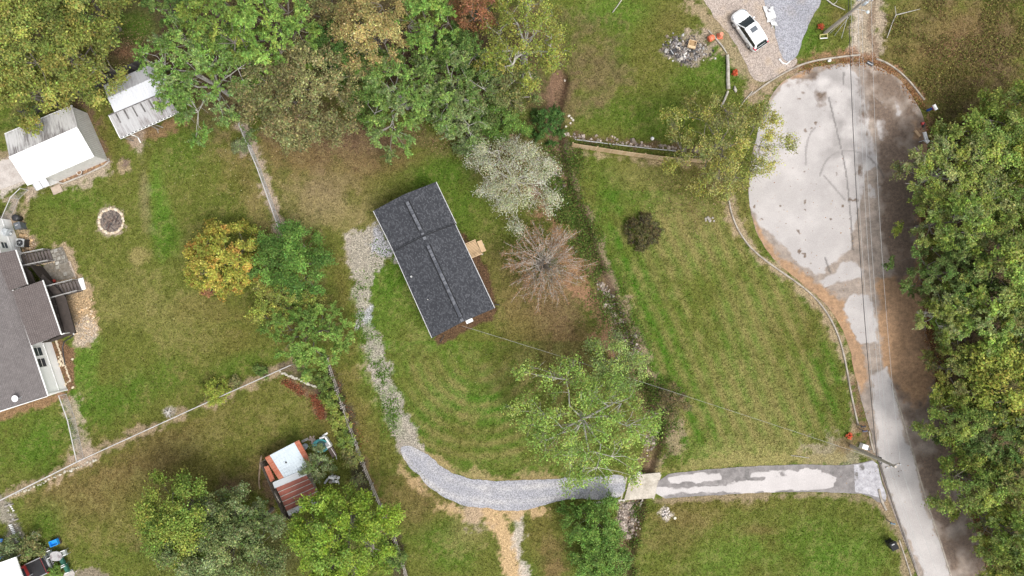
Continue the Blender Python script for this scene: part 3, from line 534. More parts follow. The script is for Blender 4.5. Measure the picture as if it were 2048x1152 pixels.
def tree(name, label, cat, loc, R, Ht, cols, base=.3, ncl=None, dens=1.0, leaf=.24, spray=.25, flat=.55, bark=None, limbs=7, seed=1, group=None, twigs=0, trunk_r=None, lean=(0, 0), droop=0.0, dome=.5, lobes=.16, narrow=.5, cjit=.28, droplim=0, part='crown', shape=None, up=1.0):
    R *= 1.12; cols = [tuple(min(.62, v * 1.9) for v in c) for c in cols]
    """thing > trunk (with its limbs), crown. R crown radius, Ht height; twigs > 0 shows bare twigs"""
    rng = np.random.default_rng(seed); t = thing(name, label, cat, loc, group)
    cb = Ht * base
    ncl = ncl or int(max(14, 5.0 * R * R ** .5))
    i = np.arange(ncl); th = i * 2.39996 + rng.uniform(0, 6.28) + rng.normal(0, .25, ncl)
    lob = 1 + lobes * np.sin(2 * th + rng.uniform(0, 6)) + lobes * .7 * np.sin(3 * th + rng.uniform(0, 6)) + lobes * .5 * np.sin(7 * th + rng.uniform(0, 6))
    rr = np.sqrt((i + .5) / ncl) * rng.uniform(.9, 1.08, ncl); cr = R / math.sqrt(ncl) * 1.26
    r = rr * (R - cr * .7) * lob
    ztop = cb + (Ht - cb) * (1 - dome * np.clip(rr, 0, 1) ** 2.2); z = ztop - rng.random(ncl) ** 2.5 * (Ht - cb) * .38 - cr * .4 - rng.random(ncl) * .05 * Ht
    z = np.maximum(z, cr * .35 if base < .12 else cb * .8)
    cx = np.stack([r * np.cos(th) + lean[0] * z / Ht, r * np.sin(th) + lean[1] * z / Ht, z], -1)
    if shape is not None: cx[:, 0] *= shape[0]; cx[:, 1] *= shape[1]
    # trunk and limbs
    mb = MB(); tr = trunk_r or max(.06, Ht * .022); top = Vector((lean[0] * .5, lean[1] * .5, cb + (Ht - cb) * .45))
    mb.tube([(0, 0, -.15), (lean[0] * .1, lean[1] * .1, cb * .5), (lean[0] * .3, lean[1] * .3, cb), top], [tr * 1.25, tr, tr * .8, tr * .4], 7)
    prim = []
    for k in range(limbs):
        a = 2 * math.pi * (k + rng.uniform(-.3, .3)) / limbs; rl = R * rng.uniform(.45, .68); zs = cb * rng.uniform(.65, 1.0); s0 = Vector((lean[0] * .25, lean[1] * .25, zs))
        e = Vector((math.cos(a) * rl + lean[0] * .6, math.sin(a) * rl + lean[1] * .6, cb + (Ht - cb) * rng.uniform(.35, .62)))
        m = s0.lerp(e, .5) + Vector((rng.normal(0, .1), rng.normal(0, .1), .06)) * R
        q = [s0, s0.lerp(m, .55), m, m.lerp(e, .55) + Vector((rng.normal(0, .04) * R, rng.normal(0, .04) * R, 0)), e]; prim.append(q)
        mb.tube(q, [tr * .55, tr * .46, tr * .36, tr * .26, tr * .15], 5, False)
    pp = [p for q in prim for p in q[1:]] + [top]
    for c in cx:
        c = Vector(c); b = min(pp, key=lambda p: (p - c).length + max(0, p.z - c.z)); m = b.lerp(c, .5) + Vector((rng.normal(0, .08), rng.normal(0, .08), .05)) * (c - b).length
        mb.tube([b, m, c], [tr * .17, tr * .11, tr * .05], 4, False)
        for k in range(twigs):
            d = Vector((c.x, c.y, 0)); d = d.normalized() if d.length > .1 else Vector((1, 0, 0)); d = (d * .7 + Vector(rng.normal(0, .75, 3)) + Vector((0, 0, .3))).normalized() * cr * rng.uniform(.7, 1.5); s1 = m.lerp(c, rng.uniform(.1, 1)); mb.tube([s1, s1 + d * .5 + Vector(rng.normal(0, .05, 3)), s1 + d], [max(.014, tr * .055), .012, .007], 3, False)
    mb.build('trunk', bark or BARK, t, local=True)
    # leaves on short sprays around every cluster
    leaf = leaf * .80; per = int(dens * 4.0 * (cr * cr * 3.2) / (leaf * leaf * .5) / 1.0); ns = 9
    n = ncl * per; ci = np.repeat(np.arange(ncl), per)
    spr = rng.integers(0, ns, n) + ci * ns
    out = unit(np.stack([cx[:, 0], cx[:, 1], np.zeros(ncl)], -1)); sd = unit(np.repeat(out, ns, 0) * .45 + rng.normal(0, .8, (ncl * ns, 3)) * np.array((1, 1, flat)) + np.array((0, 0, .18 - droop))); sl = cr * rng.uniform(.75, 1.35, ncl * ns)
    s = rng.random(n) ** .75; pos = cx[ci] + sd[spr] * (sl[spr] * s)[:, None]; pos[:, 2] -= droop * .5 * sl[spr] * s * s
    pos += rng.normal(0, 1, (n, 3)) * (cr * spray * np.array((1, 1, .6)))
    nrm = unit(rng.normal(0, .42, (n, 3)) + np.array((0, 0, up * .7)) + unit(pos - cx[ci] + np.array((0, 0, .1))) * .85); ax = unit(np.cross(nrm, rng.normal(0, 1, (n, 3))) + sd[spr] * .8); nrm = unit(nrm - ax * np.sum(nrm * ax, 1)[:, None])
    L = leaf * rng.uniform(.65, 1.35, n); cc = pick(rng, cols, ncl)[ci] * .5 + pick(rng, cols, ncl * ns)[spr] * .5; cc = cc * np.exp(rng.normal(0, .14, (ncl, 1)))[ci]
    cc = cc * np.exp(rng.normal(0, cjit, (n, 1))); cc = np.clip(cc * (1 + rng.normal(0, .09, (n, 3))), .004, .7)
    me = leaves_mesh(part, pos, nrm, ax, L, L * rng.uniform(.42, .7, n), cc); link(part, me, t)
    return t
def at(x, y, z): p = P(x, y, z); return (p.x, p.y, 0)
def rad(r, z): return r / S * (1 - z / H)
# leaf colours (albedo)
G_BRIGHT = [(.090, .150, .034), (.068, .120, .026), (.120, .180, .042), (.082, .130, .036)]
G_YEL = [(.150, .180, .036), (.115, .150, .032), (.175, .190, .042), (.095, .130, .030)]
G_MID = [(.065, .100, .028), (.085, .120, .036), (.052, .082, .024), (.098, .126, .040)]
G_DARK = [(.034, .066, .020), (.042, .082, .022), (.058, .098, .026)]
G_GREY = [(.112, .135, .066), (.088, .112, .050), (.138, .155, .078), (.078, .094, .042)]
G_OLIVE = [(.120, .125, .052), (.145, .142, .064), (.100, .094, .042), (.128, .106, .052), (.092, .106, .042)]
G_GOLD = [(.165, .140, .058), (.19, .155, .064), (.135, .108, .046), (.125, .122, .048), (.205, .165, .068)]
G_AUT = [(.125, .145, .034), (.165, .168, .040), (.080, .108, .028), (.20, .18, .05), (.098, .108, .034), (.085, .11, .032)]
G_SUNNY = [(.21, .20, .04), (.18, .19, .04), (.25, .20, .04), (.24, .21, .05), (.16, .17, .035), (.14, .165, .03), (.20, .19, .04), (.15, .17, .035), (.28, .11, .04)]
G_RED = [(.15, .070, .040), (.18, .088, .045), (.125, .062, .035), (.135, .088, .042)]
G_PALE = [(.29, .29, .20), (.33, .33, .25), (.24, .25, .15), (.20, .215, .12)]
G_YSP = [(.16, .16, .036), (.13, .136, .034), (.185, .17, .045), (.105, .115, .032)]
G_LIME = [(.15, .21, .050), (.12, .18, .042), (.19, .23, .06), (.095, .15, .036)]
TREES = [
 # --- north west woods
 ('broadleaf_tree', 'tall yellow-speckled tree filling the top left corner of the photo', 55, 75, 118, 11, G_AUT, dict(leaf=.30, spray=.3, dens=.95)),
 ('broadleaf_tree', 'yellow-speckled tree between the two white-roofed outbuildings and the dark board fence', 160, 108, 86, 10, G_AUT, dict(leaf=.30, spray=.3, dens=.9, twigs=1)),
 ('broadleaf_tree', 'yellow-speckled tree overhanging the left end of the white garage roof', 45, 185, 64, 9, G_AUT, dict(leaf=.29, spray=.3, dens=.9)),
 ('broadleaf_tree', 'yellow-green tree on the top edge left of the grassy gap', 165, 10, 85, 10, G_AUT + G_MID, dict(leaf=.28, spray=.3)),
 ('locust_tree', 'wide feathery green tree overhanging the corner of the grey metal carport', 404, 152, 112, 10, G_BRIGHT[:2] + G_GREY[:2] + G_BRIGHT, dict(leaf=.26, spray=.10, droop=.12, dens=.85, twigs=1, bark=BARKP)),
 ('locust_tree', 'bright yellow-tipped tree on the top edge above the feathery carport tree', 445, 40, 88, 11, G_YEL + G_BRIGHT, dict(leaf=.26, spray=.1, droop=.1)),
 ('locust_tree', 'vivid green tree on the top edge left of the gold oak', 545, 60, 92, 11, G_BRIGHT + G_YEL[1:2], dict(leaf=.27, spray=.1, droop=.1)),
 ('locust_tree', 'small dark green tree peeping from the top edge beside the grassy gap', 330, 5, 40, 8, G_DARK + G_MID, dict(leaf=.26, spray=.15)),
 ('oak_tree', 'broad rounded olive-brown oak beside the tan corner of the back yard', 598, 190, 116, 9, G_OLIVE, dict(leaf=.28, spray=.22, dens=1.0, lobes=.08, cjit=.33)),
 ('understory_tree', 'dark green tree in the shade between the olive oak and the gold oak', 675, 105, 62, 7, G_DARK + G_MID[:1], dict(leaf=.26, spray=.12, droop=.1)),
 ('understory_tree', 'brownish thin-leaved tree on the top edge left of the gold oak', 650, 10, 55, 8, G_OLIVE + G_GOLD[2:4], dict(leaf=.25, spray=.2, dens=.7)),
 ('oak_tree', 'rounded gold-brown oak at the top of the woods', 738, 58, 76, 11, G_GOLD, dict(leaf=.24, spray=.2, lobes=.07, dens=1.0, twigs=1)),
 ('locust_tree', 'bright green tree at the top right of the gold oak', 858, 52, 66, 9, G_BRIGHT + G_YEL[1:2], dict(leaf=.26, spray=.1, droop=.1)),
 ('locust_tree', 'green feathery tree at the foot of the gold oak', 800, 190, 92, 8, G_BRIGHT[1:] + G_MID + G_GREY[:1], dict(leaf=.25, spray=.1, droop=.1, twigs=1, bark=BARKP)),
 ('locust_tree', 'feathery grey-green tree with pale twigs behind the left wooden fence', 905, 165, 88, 8, G_MID + G_GREY + G_BRIGHT, dict(leaf=.25, spray=.1, droop=.1, twigs=2, bark=BARKP, dens=.8)),
 ('locust_tree', 'grey-green tree hanging over the left wooden fence', 915, 225, 62, 6, G_GREY + G_BRIGHT[:2], dict(leaf=.23, spray=.1, droop=.15, twigs=2, bark=BARKP, dens=.75)),
 ('understory_tree', 'dark green tree behind the red-leaved tree', 920, 100, 48, 7, G_DARK + G_MID, dict(leaf=.25, spray=.12)),
 ('maple_tree', 'rust-red leaved tree on the top edge of the photo', 955, 8, 46, 9, G_RED, dict(leaf=.24, spray=.25)),
 ('sycamore_tree', 'yellow-green tree with bare white limbs beside the north lawn', 1050, 82, 92, 10, G_YSP + G_YEL, dict(leaf=.24, spray=.25, dens=.42, twigs=3, bark=BARKP, limbs=9, trunk_r=.34)),
 ('understory_tree', 'thin olive tree below the white-limbed sycamore', 1000, 170, 66, 6, G_OLIVE + G_YSP[:1] + G_MID, dict(leaf=.24, spray=.2, dens=.85, twigs=2)),
 ('leafy_shrub', 'bright green shrub at the right end of the left wooden fence', 1005, 238, 48, 3.4, G_BRIGHT, dict(leaf=.22, spray=.2, base=.1)),
 ('leafy_shrub', 'grey-green shrub in front of the left wooden fence', 938, 272, 42, 3, G_GREY + G_BRIGHT[:1], dict(leaf=.2, spray=.15, base=.1, dens=.7, twigs=2, bark=BARKP)),
 ('leafy_shrub', 'green shrub at the edge of the woods below the olive oak', 728, 185, 56, 5, G_MID + G_BRIGHT, dict(leaf=.22, spray=.15, base=.1)),
 ('evergreen_shrub', 'dark rounded evergreen shrub standing in the bend of the ditch', 1096, 243, 37, 3.4, G_DARK, dict(leaf=.2, spray=.1, base=.05, lobes=.05, dome=.85, dens=1.3)),
 # --- house lot
 ('pear_tree', 'pale silvery half-bare tree between the house and the ditch', 1030, 355, 88, 7.5, G_PALE, dict(leaf=.16, spray=.32, dens=.24, twigs=8, bark=BARKP, limbs=8)),
 ('leafy_tree', 'sparse green tree with bare left limbs over the gravel driveway', 1172, 850, 128, 9, G_LIME, dict(leaf=.24, spray=.28, dens=.30, twigs=3, bark=BARKP, limbs=9)),
 ('leafy_tree', 'thin grey-green tree at the ditch above the driveway tree', 1235, 730, 58, 7, G_GREY + G_LIME, dict(leaf=.2, spray=.25, dens=.4, twigs=5, bark=BARK)),
 ('willow_tree', 'yellow half-bare tree leaning over the edge of the turning circle', 1448, 290, 110, 8.5, G_YSP + G_OLIVE[:2], dict(leaf=.22, spray=.20, dens=.42, twigs=4, bark=BARK, limbs=8, droop=.1)),
 ('round_shrub', 'dark brown-green twiggy ball shrub alone on the east lawn', 1290, 462, 36, 2.2, [(.062, .066, .026), (.07, .062, .028), (.07, .052, .028)], dict(leaf=.15, spray=.14, base=.05, lobes=.03, dens=1.0, twigs=12, bark=BARKD, ncl=46, dome=.9)),
 # --- west yard
 ('maple_tree', 'yellow and orange maple alone on the west lawn', 440, 518, 76, 7, G_SUNNY, dict(leaf=.28, spray=.24, dens=1.4, lobes=.07, base=.15, dome=.7, ncl=75)),
 ('cherry_tree', 'dense green rounded tree on the chain-link fence line', 580, 520, 72, 6, G_DARK[1:] + G_BRIGHT[:2], dict(leaf=.23, spray=.24, dens=1.3, lobes=.06)),
 ('thorny_tree', 'dark sparse tree with yellow tips between the two green fence-line trees', 575, 605, 72, 5, G_YSP + G_YEL + G_OLIVE[:1], dict(leaf=.2, spray=.15, dens=.5, twigs=4, bark=BARKD)),
 ('locust_tree', 'light green feathery tree at the top end of the picket fence', 618, 668, 76, 6.5, G_BRIGHT + G_LIME[:2], dict(leaf=.23, spray=.1, droop=.1, dens=.95)),
 ('maple_tree', 'small red-leaved sapling at the foot of the yellow maple', 418, 580, 14, 1.6, G_RED, dict(leaf=.2, spray=.25, base=.1)),
 ('round_shrub', 'round yellow-green bush against the long chain-link fence', 428, 785, 27, 2.2, G_YEL[:1] + G_YEL[2:3], dict(leaf=.2, spray=.22, base=.05, lobes=.06, dome=.8, dens=1.3)),
 ('round_shrub', 'small dark bush to the right of the round yellow-green bush', 470, 764, 13, 1.0, G_OLIVE, dict(leaf=.16, spray=.2, base=.05)),
 ('round_shrub', 'small leafy bush at the fence nearest the feathery tree', 522, 742, 14, 1.0, G_MID, dict(leaf=.17, spray=.2, base=.05)),
 ('round_shrub', 'straggly grey bush beside the short upper chain-link fence', 482, 292, 18, 1.3, G_GREY, dict(leaf=.15, spray=.3, base=.05, dens=.6, twigs=4)),
 # --- south
 ('oak_tree', 'glossy bright green tree in the south west yard, left of the cedar', 362, 1042, 82, 9.6, G_YEL + G_YEL + G_BRIGHT[:1] + G_BRIGHT[2:3], dict(leaf=.25, spray=.32, dens=1.3, lobes=.10)),
 ('cedar_tree', 'wide grey-green cedar on the bottom edge', 445, 1105, 114, 9, G_MID[1:2] + G_GREY[:3] + [(.14, .165, .06), (.10, .13, .045)], dict(leaf=.24, spray=.24, dens=1.1, twigs=1)),
 ('cedar_tree', 'dark grey-green tree between the cedar and the rusty shed', 510, 1050, 52, 8, G_GREY[1:] + G_MID[:2], dict(leaf=.24, spray=.12)),
 ('maple_tree', 'big yellow-green tree covering the end of the rusty shed', 684, 1074, 97, 9, G_YEL[1:2] + G_BRIGHT[2:3] + [(.115, .165, .02), (.14, .19, .025), (.09, .14, .02)], dict(leaf=.25, spray=.30, dens=1.5, lobes=.05, ncl=110)),
 ('olive_tree', 'small grey-green tree growing over the rusty shed roof', 636, 930, 32, 4.5, G_GREY + G_MID[:1], dict(leaf=.17, spray=.14, dens=.85, twigs=1)),
 ('leafy_shrub', 'large vivid green shrub below the gravel driveway', 1190, 1050, 58, 4, G_BRIGHT[:2] + G_DARK[2:] + G_BRIGHT, dict(leaf=.22, spray=.18, base=.08)),
 ('leafy_shrub', 'vivid green shrub at the bottom edge beside the ditch', 1205, 1125, 55, 3.5, G_BRIGHT + G_MID[:1], dict(leaf=.22, spray=.2, base=.08)),
 ('leafy_shrub', 'dark leafy shrub behind the picket fence at the bottom edge', 790, 1115, 24, 2, G_MID, dict(leaf=.2, spray=.2, base=.08)),
 ('leafy_shrub', 'leafy shrub between the junk and the white carport roof', 60, 1096, 28, 2.2, G_OLIVE + G_MID, dict(leaf=.24, spray=.25, base=.08)),
 ('leafy_shrub', 'greyish shrub beside the blue tarpaulin', 20, 1098, 26, 2.2, G_GREY, dict(leaf=.2, spray=.25, base=.08, dens=.8)),
 ('leafy_shrub', 'light green bush beside the green slatted chairs', 110, 1142, 14, 1.2, G_BRIGHT + G_LIME, dict(leaf=.2, spray=.25, base=.05)),
 ('leafy_shrub', 'brown half-dead shrub on the right bank of the ditch', 1345, 808, 34, 1.8, [(.10, .075, .045), (.08, .08, .03), (.15, .12, .06)], dict(leaf=.15, spray=.2, base=.05, dens=.4, twigs=6, bark=BARKD)),
 ('leafy_plant', 'small lime-green leafy plant by the stone edging', 612, 756, 10, .9, G_LIME, dict(leaf=.3, spray=.2, base=.05, ncl=10)),
]
def forest():
    k = 100
    for nm_, lb, x, y, r, h, cols, kw in TREES:
        k += 1; zc = h * .62 if h > 3 else h * .5
        p = at(x, y, zc); kw = dict(kw); cat = 'tree' if 'tree' in nm_ else ('plant' if 'plant' in nm_ else 'shrub')
        tree(nm_, lb, cat, p, rad(r, zc), h, cols, seed=k, **kw)
    # hedge shrubs along the picket fence, one by one
    for i, (x, y, r, c, w) in enumerate(((655, 762, 20, G_MID + G_YEL[1:2], 'topmost hedge shrub along the picket fence, dark green'), (668, 800, 21, G_YEL + G_MID, 'second hedge shrub from the top along the picket fence'), (684, 840, 22, G_YEL + G_GOLD[:1], 'yellowest hedge shrub along the picket fence, third from the top'), (698, 880, 22, G_YEL + G_MID, 'fourth hedge shrub from the top along the picket fence'), (710, 915, 22, G_YEL[1:] + G_OLIVE, 'lowest green hedge shrub along the picket fence'), (722, 958, 15, G_GREY + G_OLIVE, 'thin brownish hedge shrub in the bare gap by the picket fence'))):
        tree('hedge_shrub', w, 'shrub', at(x - 6, y, .8), rad(r * .95, .8), 1.7, c, seed=300 + i, leaf=.19, spray=.25, base=.05, dens=.4 if i == 5 else .95, twigs=3 if i == 5 else 0, group='hedge along the picket fence')
    # bare rust tree: many stems fanning out from one foot
    rng = np.random.default_rng(5); t = thing('bare_tree', 'nearly bare tree with pale stems fanning out and rusty leaf tips', 'tree', at(1088, 528, 1.5)); mb = MB(); tips = []; R = 4.7
    for k in range(110):
        a = rng.uniform(0, 6.283); rr = R * math.sqrt(rng.random()) * rng.uniform(.85, 1.1); e = Vector((math.cos(a) * rr, math.sin(a) * rr, 5.6 - 2.6 * (rr / R) ** 2 + rng.normal(0, .3))); s0 = Vector((rng.normal(0, .28), rng.normal(0, .28), .2))
        m = s0.lerp(e, .5) + Vector((-e.x * .12, -e.y * .12, .5)) + Vector(rng.normal(0, .3, 3)); mb.tube([s0, s0.lerp(m, .55), m, m.lerp(e, .5) + Vector(rng.normal(0, .2, 3)), e], [.036, .032, .027, .019, .008], 4, False); tips.append((m, e))
        for j in range(17):
            b = m.lerp(e, rng.uniform(.1, .95)); d = (e - m).normalized() * .55 + Vector(rng.normal(0, .5, 3)) * .6; L = rng.uniform(.35, .95); mb.tube([b, b + d * L * .5, b + d * L], [.017, .012, .006], 3, False); tips.append((b, b + d * L))
    mb.build('trunk', M('bark_whitish', (.50, .45, .40), .9, (.36, .32, .28), 5), t, local=True)
    n = 14000; ti = rng.integers(0, len(tips), n); A = np.array([tuple(p[0]) for p in tips]); B = np.array([tuple(p[1]) for p in tips]); s = rng.random(n)[:, None] ** .5
    pos = A[ti] * (1 - s) + B[ti] * s + rng.normal(0, .14, (n, 3)); keep = rng.random(n) < np.clip(np.hypot(pos[:, 0], pos[:, 1]) / R * 1.1, .12, 1); pos = pos[keep]; n = len(pos)
    nrm = unit(rng.normal(0, .6, (n, 3)) + np.array((0, 0, .8))); ax = unit(np.cross(nrm, rng.normal(0, 1, (n, 3)))); L = rng.uniform(.08, .19, n)
    link('crown', leaves_mesh('crown', pos, nrm, ax, L, L * .6, pick(rng, [(.34, .20, .11), (.28, .165, .095), (.25, .19, .12), (.38, .23, .12)], n)), t)
    # woods east of the road: a few grown kinds, each tree its own copy
    protos = []
    for i, (c, kw) in enumerate(((G_YEL + G_LIME[1:2] + G_GREY[:1] + G_GREY[2:3] + G_BRIGHT[2:3], dict(leaf=.22, spray=.12, droop=.1)), (G_YEL + G_BRIGHT[2:] + G_OLIVE[:1], dict(leaf=.23, spray=.2)), (G_YEL + G_OLIVE[:3] + G_YSP[:1], dict(leaf=.22, spray=.14, twigs=1)), (G_GREY[2:3] + G_GREY[:1] + G_OLIVE[:2] + G_YEL, dict(leaf=.21, spray=.14, twigs=1, bark=BARKP, dens=.95)), (G_GOLD[3:4] + G_AUT + G_SUNNY[:2], dict(leaf=.2, spray=.2, dens=.8)), (G_MID + G_DARK[2:] + G_GREY[3:], dict(leaf=.18, spray=.11, droop=.12, ncl=52)), ([(.20, .20, .045), (.16, .18, .04), (.13, .16, .035)], dict(leaf=.28, spray=.24, ncl=26)))):
        protos.append([[tuple(v * .95 for v in q) for q in c], kw, None])
    EAST = [(1898, 345, 72, 3, 'grey-green tree at the upper end of the east woods, overhanging the turning circle'), (1985, 300, 76, 1, 'bright green tree at the top of the east woods, behind the litter pile'), (2042, 232, 62, 1, 'bright tree on the right edge at the top of the east woods'), (1885, 445, 62, 0, 'green tree overhanging the road beside the dark tyre arc'), (1968, 425, 72, 3, 'grey twiggy tree in the second row of the upper east woods'), (2045, 395, 62, 1, 'green tree on the right edge below the bright corner tree'), (1902, 545, 72, 5, 'dark feathery tree leaning towards the round bright road patch'), (1990, 535, 76, 1, 'broad green tree in the middle of the upper east woods'), (2050, 500, 50, 2, 'yellowish tree on the right edge halfway up the woods'), (1888, 628, 46, 3, 'small grey-green tree at the start of the orange mud on the road'), (1958, 645, 76, 0, 'large feathery tree east of the orange mud'), (2040, 640, 66, 2, 'olive-yellow tree on the right edge level with the orange mud'), (1925, 745, 58, 2, 'olive tree behind the drift of fallen leaves'), (2000, 765, 76, 6, 'yellow-topped tree in the middle of the lower east woods'), (1908, 838, 50, 1, 'green tree touching the dark road shoulder opposite the mailboxes'), (1982, 875, 76, 5, 'large green tree opposite the concrete driveway, second row'), (2048, 850, 60, 3, 'dull grey-green tree on the right edge opposite the driveway'), (1945, 965, 62, 1, 'bright green tree at the shoulder opposite the driveway mouth'), (2022, 965, 64, 2, 'yellow-green tree on the right edge below the driveway level'), (1992, 1050, 54, 0, 'feathery tree at the shoulder opposite the black bin'), (2045, 1085, 58, 1, 'green tree on the right edge near the bottom corner'), (1998, 1125, 40, 4, 'small orange and yellow tree in the bottom right corner'), (2060, 1150, 50, 1, 'green tree cut by the bottom right corner'), (1960, 250, 34, 4, 'small yellow-leaved tree in the brush north of the east woods'), (2042, 720, 50, 5, 'dark green tree on the right edge under the yellow-topped tree'), (2050, 310, 46, 6, 'yellowish tree on the right edge between two bright trees')]
    rnd = random.Random(4)
    for x, y, r, k, lb in EAST:
        h = 8.0 if r > 45 else 5.5; zc = h * .62; c, kw, pr = protos[k]
        if pr is None:
            pr = tree('woodland_tree', lb, 'tree', (0, 0, 0), 3.4, 8.0, c, seed=500 + k, base=.28, lobes=.12, group='trees of the east woods', **kw); protos[k][2] = pr; o = pr
        else: o = copy_tree(pr)
        s = rad(r, zc) * 1.17 / 3.4; o.location = at(x + 8, y, zc); o.rotation_euler = (0, 0, rnd.uniform(0, 6.28)); o.scale = (s, s, h / 8.0 * rnd.uniform(.85, 1.2)); o['label'] = lb
forest()
# ---------------------------------------------------------------- weeds, leaf litter, stones (uncountable)
def scatter(name, label, cat, pts, cols, L, up=.8, h=.12, jit=.3):
    x, y = pts; n = len(x); rng = RNG
    c = np.stack([(x - 1024) / S, (576 - y) / S, ditch_depth(x, y) + rng.random(n) * h + .01], -1)
    nrm = unit(rng.normal(0, .5, (n, 3)) + np.array((0, 0, up))); ax = unit(np.cross(nrm, rng.normal(0, 1, (n, 3)))); l = L * rng.uniform(.6, 1.4, n)
    o = link(name, leaves_mesh(name, c, nrm, ax, l, l * rng.uniform(.45, .75, n), pick(rng, cols, n) * np.exp(rng.normal(0, jit, (n, 1))))); tag(o, label, cat, kind='stuff'); return o
def along(pts, w, n, clump=.0):
    pts = np.array(pts, float); seg = np.hypot(*np.diff(pts, axis=0).T); i = RNG.choice(len(seg), n, p=seg / seg.sum()); t = RNG.random(n)
    p = pts[i] * (1 - t)[:, None] + pts[i + 1] * t[:, None] + RNG.normal(0, w, (n, 2))
    if clump:
        k = fbm(p[:, 0] / S, p[:, 1] / S, .55, 3, 3) > RNG.normal(-.02, .06, n) + clump - .5; p = p[k]
    return p[:, 0], p[:, 1]
def inside(pg, n, clump=0.0):
    a = np.array(pg); x = RNG.uniform(a[:, 0].min(), a[:, 0].max(), n); y = RNG.uniform(a[:, 1].min(), a[:, 1].max(), n); k = pg_sd(x, y, pg) < RNG.normal(0, 4, n)
    if clump: k &= fbm(x / S, y / S, .5, 3, 3) > RNG.normal(-.02, .06, n) + clump - .5
    return x[k], y[k]
def cat2(*a): return np.concatenate([p[0] for p in a]), np.concatenate([p[1] for p in a])
W1 = [(1092, 300), (1118, 350), (1130, 400), (1150, 440), (1170, 490), (1200, 560), (1230, 640), (1262, 700), (1290, 760)]
scatter('ditch_weeds', 'low green weeds and brambles lining the ditch', 'weeds', cat2(along(W1, 20, 15000, .47), along([(1100, 360), (1140, 430), (1165, 480)], 16, 6500, .40), along([(1290, 740), (1320, 820), (1330, 870), (1318, 905)], 15, 6000, .46), along([(1145, 300), (1150, 340)], 12, 1200), along([(1278, 1010), (1272, 1080), (1262, 1150)], 8, 2200, .45), along([(1160, 290), (1400, 312)], 4, 1600, .5)), [(.085, .16, .03), (.065, .12, .025), (.13, .18, .04), (.15, .13, .045), (.10, .075, .04), (.07, .13, .025)], .16, h=.45)
scatter('brush', 'rough brush and tall weeds north of the east woods', 'brush', cat2(inside([(1760, -10), (2060, -10), (2060, 260), (1960, 290), (1880, 270), (1850, 190), (1790, 120)], 26000, .5), inside([(1860, 240), (1960, 230), (1950, 320), (1860, 330)], 5000, .45)), [(.15, .14, .05), (.18, .15, .06), (.11, .13, .035), (.21, .13, .07), (.16, .18, .045), (.26, .23, .07)], .17, h=.4)
scatter('fallen_leaves', 'drift of rusty fallen leaves along the east edge of the road', 'leaves', cat2(along([(1845, 420), (1842, 560), (1856, 690), (1876, 780), (1900, 880), (1940, 1000), (1985, 1130)], 7, 4200, .45), inside([(1850, 610), (1868, 640), (1900, 730), (1905, 790), (1875, 780), (1858, 700)], 3200), along([(1600, 142), (1680, 122), (1745, 124), (1800, 156), (1845, 215), (1862, 290)], 6, 3400, .45), along([(1600, 300), (1760, 900), (1900, 1000)], 70, 420)), [(.30, .13, .06), (.22, .10, .05), (.36, .19, .08), (.16, .09, .05), (.40, .28, .12)], .13, h=.05)
scatter('red_leaf_litter', 'reddish leaf litter under the feathery tree by the picket fence', 'leaves', cat2(inside([(618, 788), (634, 790), (646, 815), (650, 838), (640, 838), (630, 812)], 1700), along([(568, 762), (606, 786)], 5, 500), along([(660, 720), (700, 830), (735, 930)], 6, 500, .5)), [(.20, .07, .04), (.28, .10, .05), (.14, .06, .04)], .14, h=.08)
scatter('dry_leaf_litter', 'dry brown leaves scattered at the edge of the north woods', 'leaves', cat2(along([(560, 280), (700, 255), (870, 275), (960, 285), (1060, 250)], 20, 4200, .5), along([(1020, 330), (1090, 530), (1150, 620)], 34, 2800, .5), inside([(0, 700), (240, 760), (240, 780)], 10), along([(1450, 390), (1380, 430), (1330, 340)], 40, 900), along([(270, 60), (250, 110)], 22, 900)), [(.22, .13, .07), (.30, .20, .12), (.16, .09, .05), (.34, .26, .17)], .12, h=.05)
scatter('yellow_leaves', 'small yellow leaves dotted over the back lawn', 'leaves', cat2(along([(350, 300), (480, 330), (540, 420)], 40, 700), along([(120, 600), (450, 640)], 60, 300), along([(900, 740), (1150, 780)], 40, 250)), [(.42, .38, .12), (.36, .30, .10), (.5, .46, .3)], .09, h=.04)
scatter('lawn_weeds', 'broad-leaved weeds growing through the old gravel track', 'weeds', cat2(along([(735, 560), (728, 640), (745, 700), (775, 800), (800, 870)], 13, 4200, .52), along([(740, 500), (780, 505)], 12, 160, .5)), [(.10, .19, .03), (.08, .16, .026), (.13, .21, .04)], .17, h=.08)
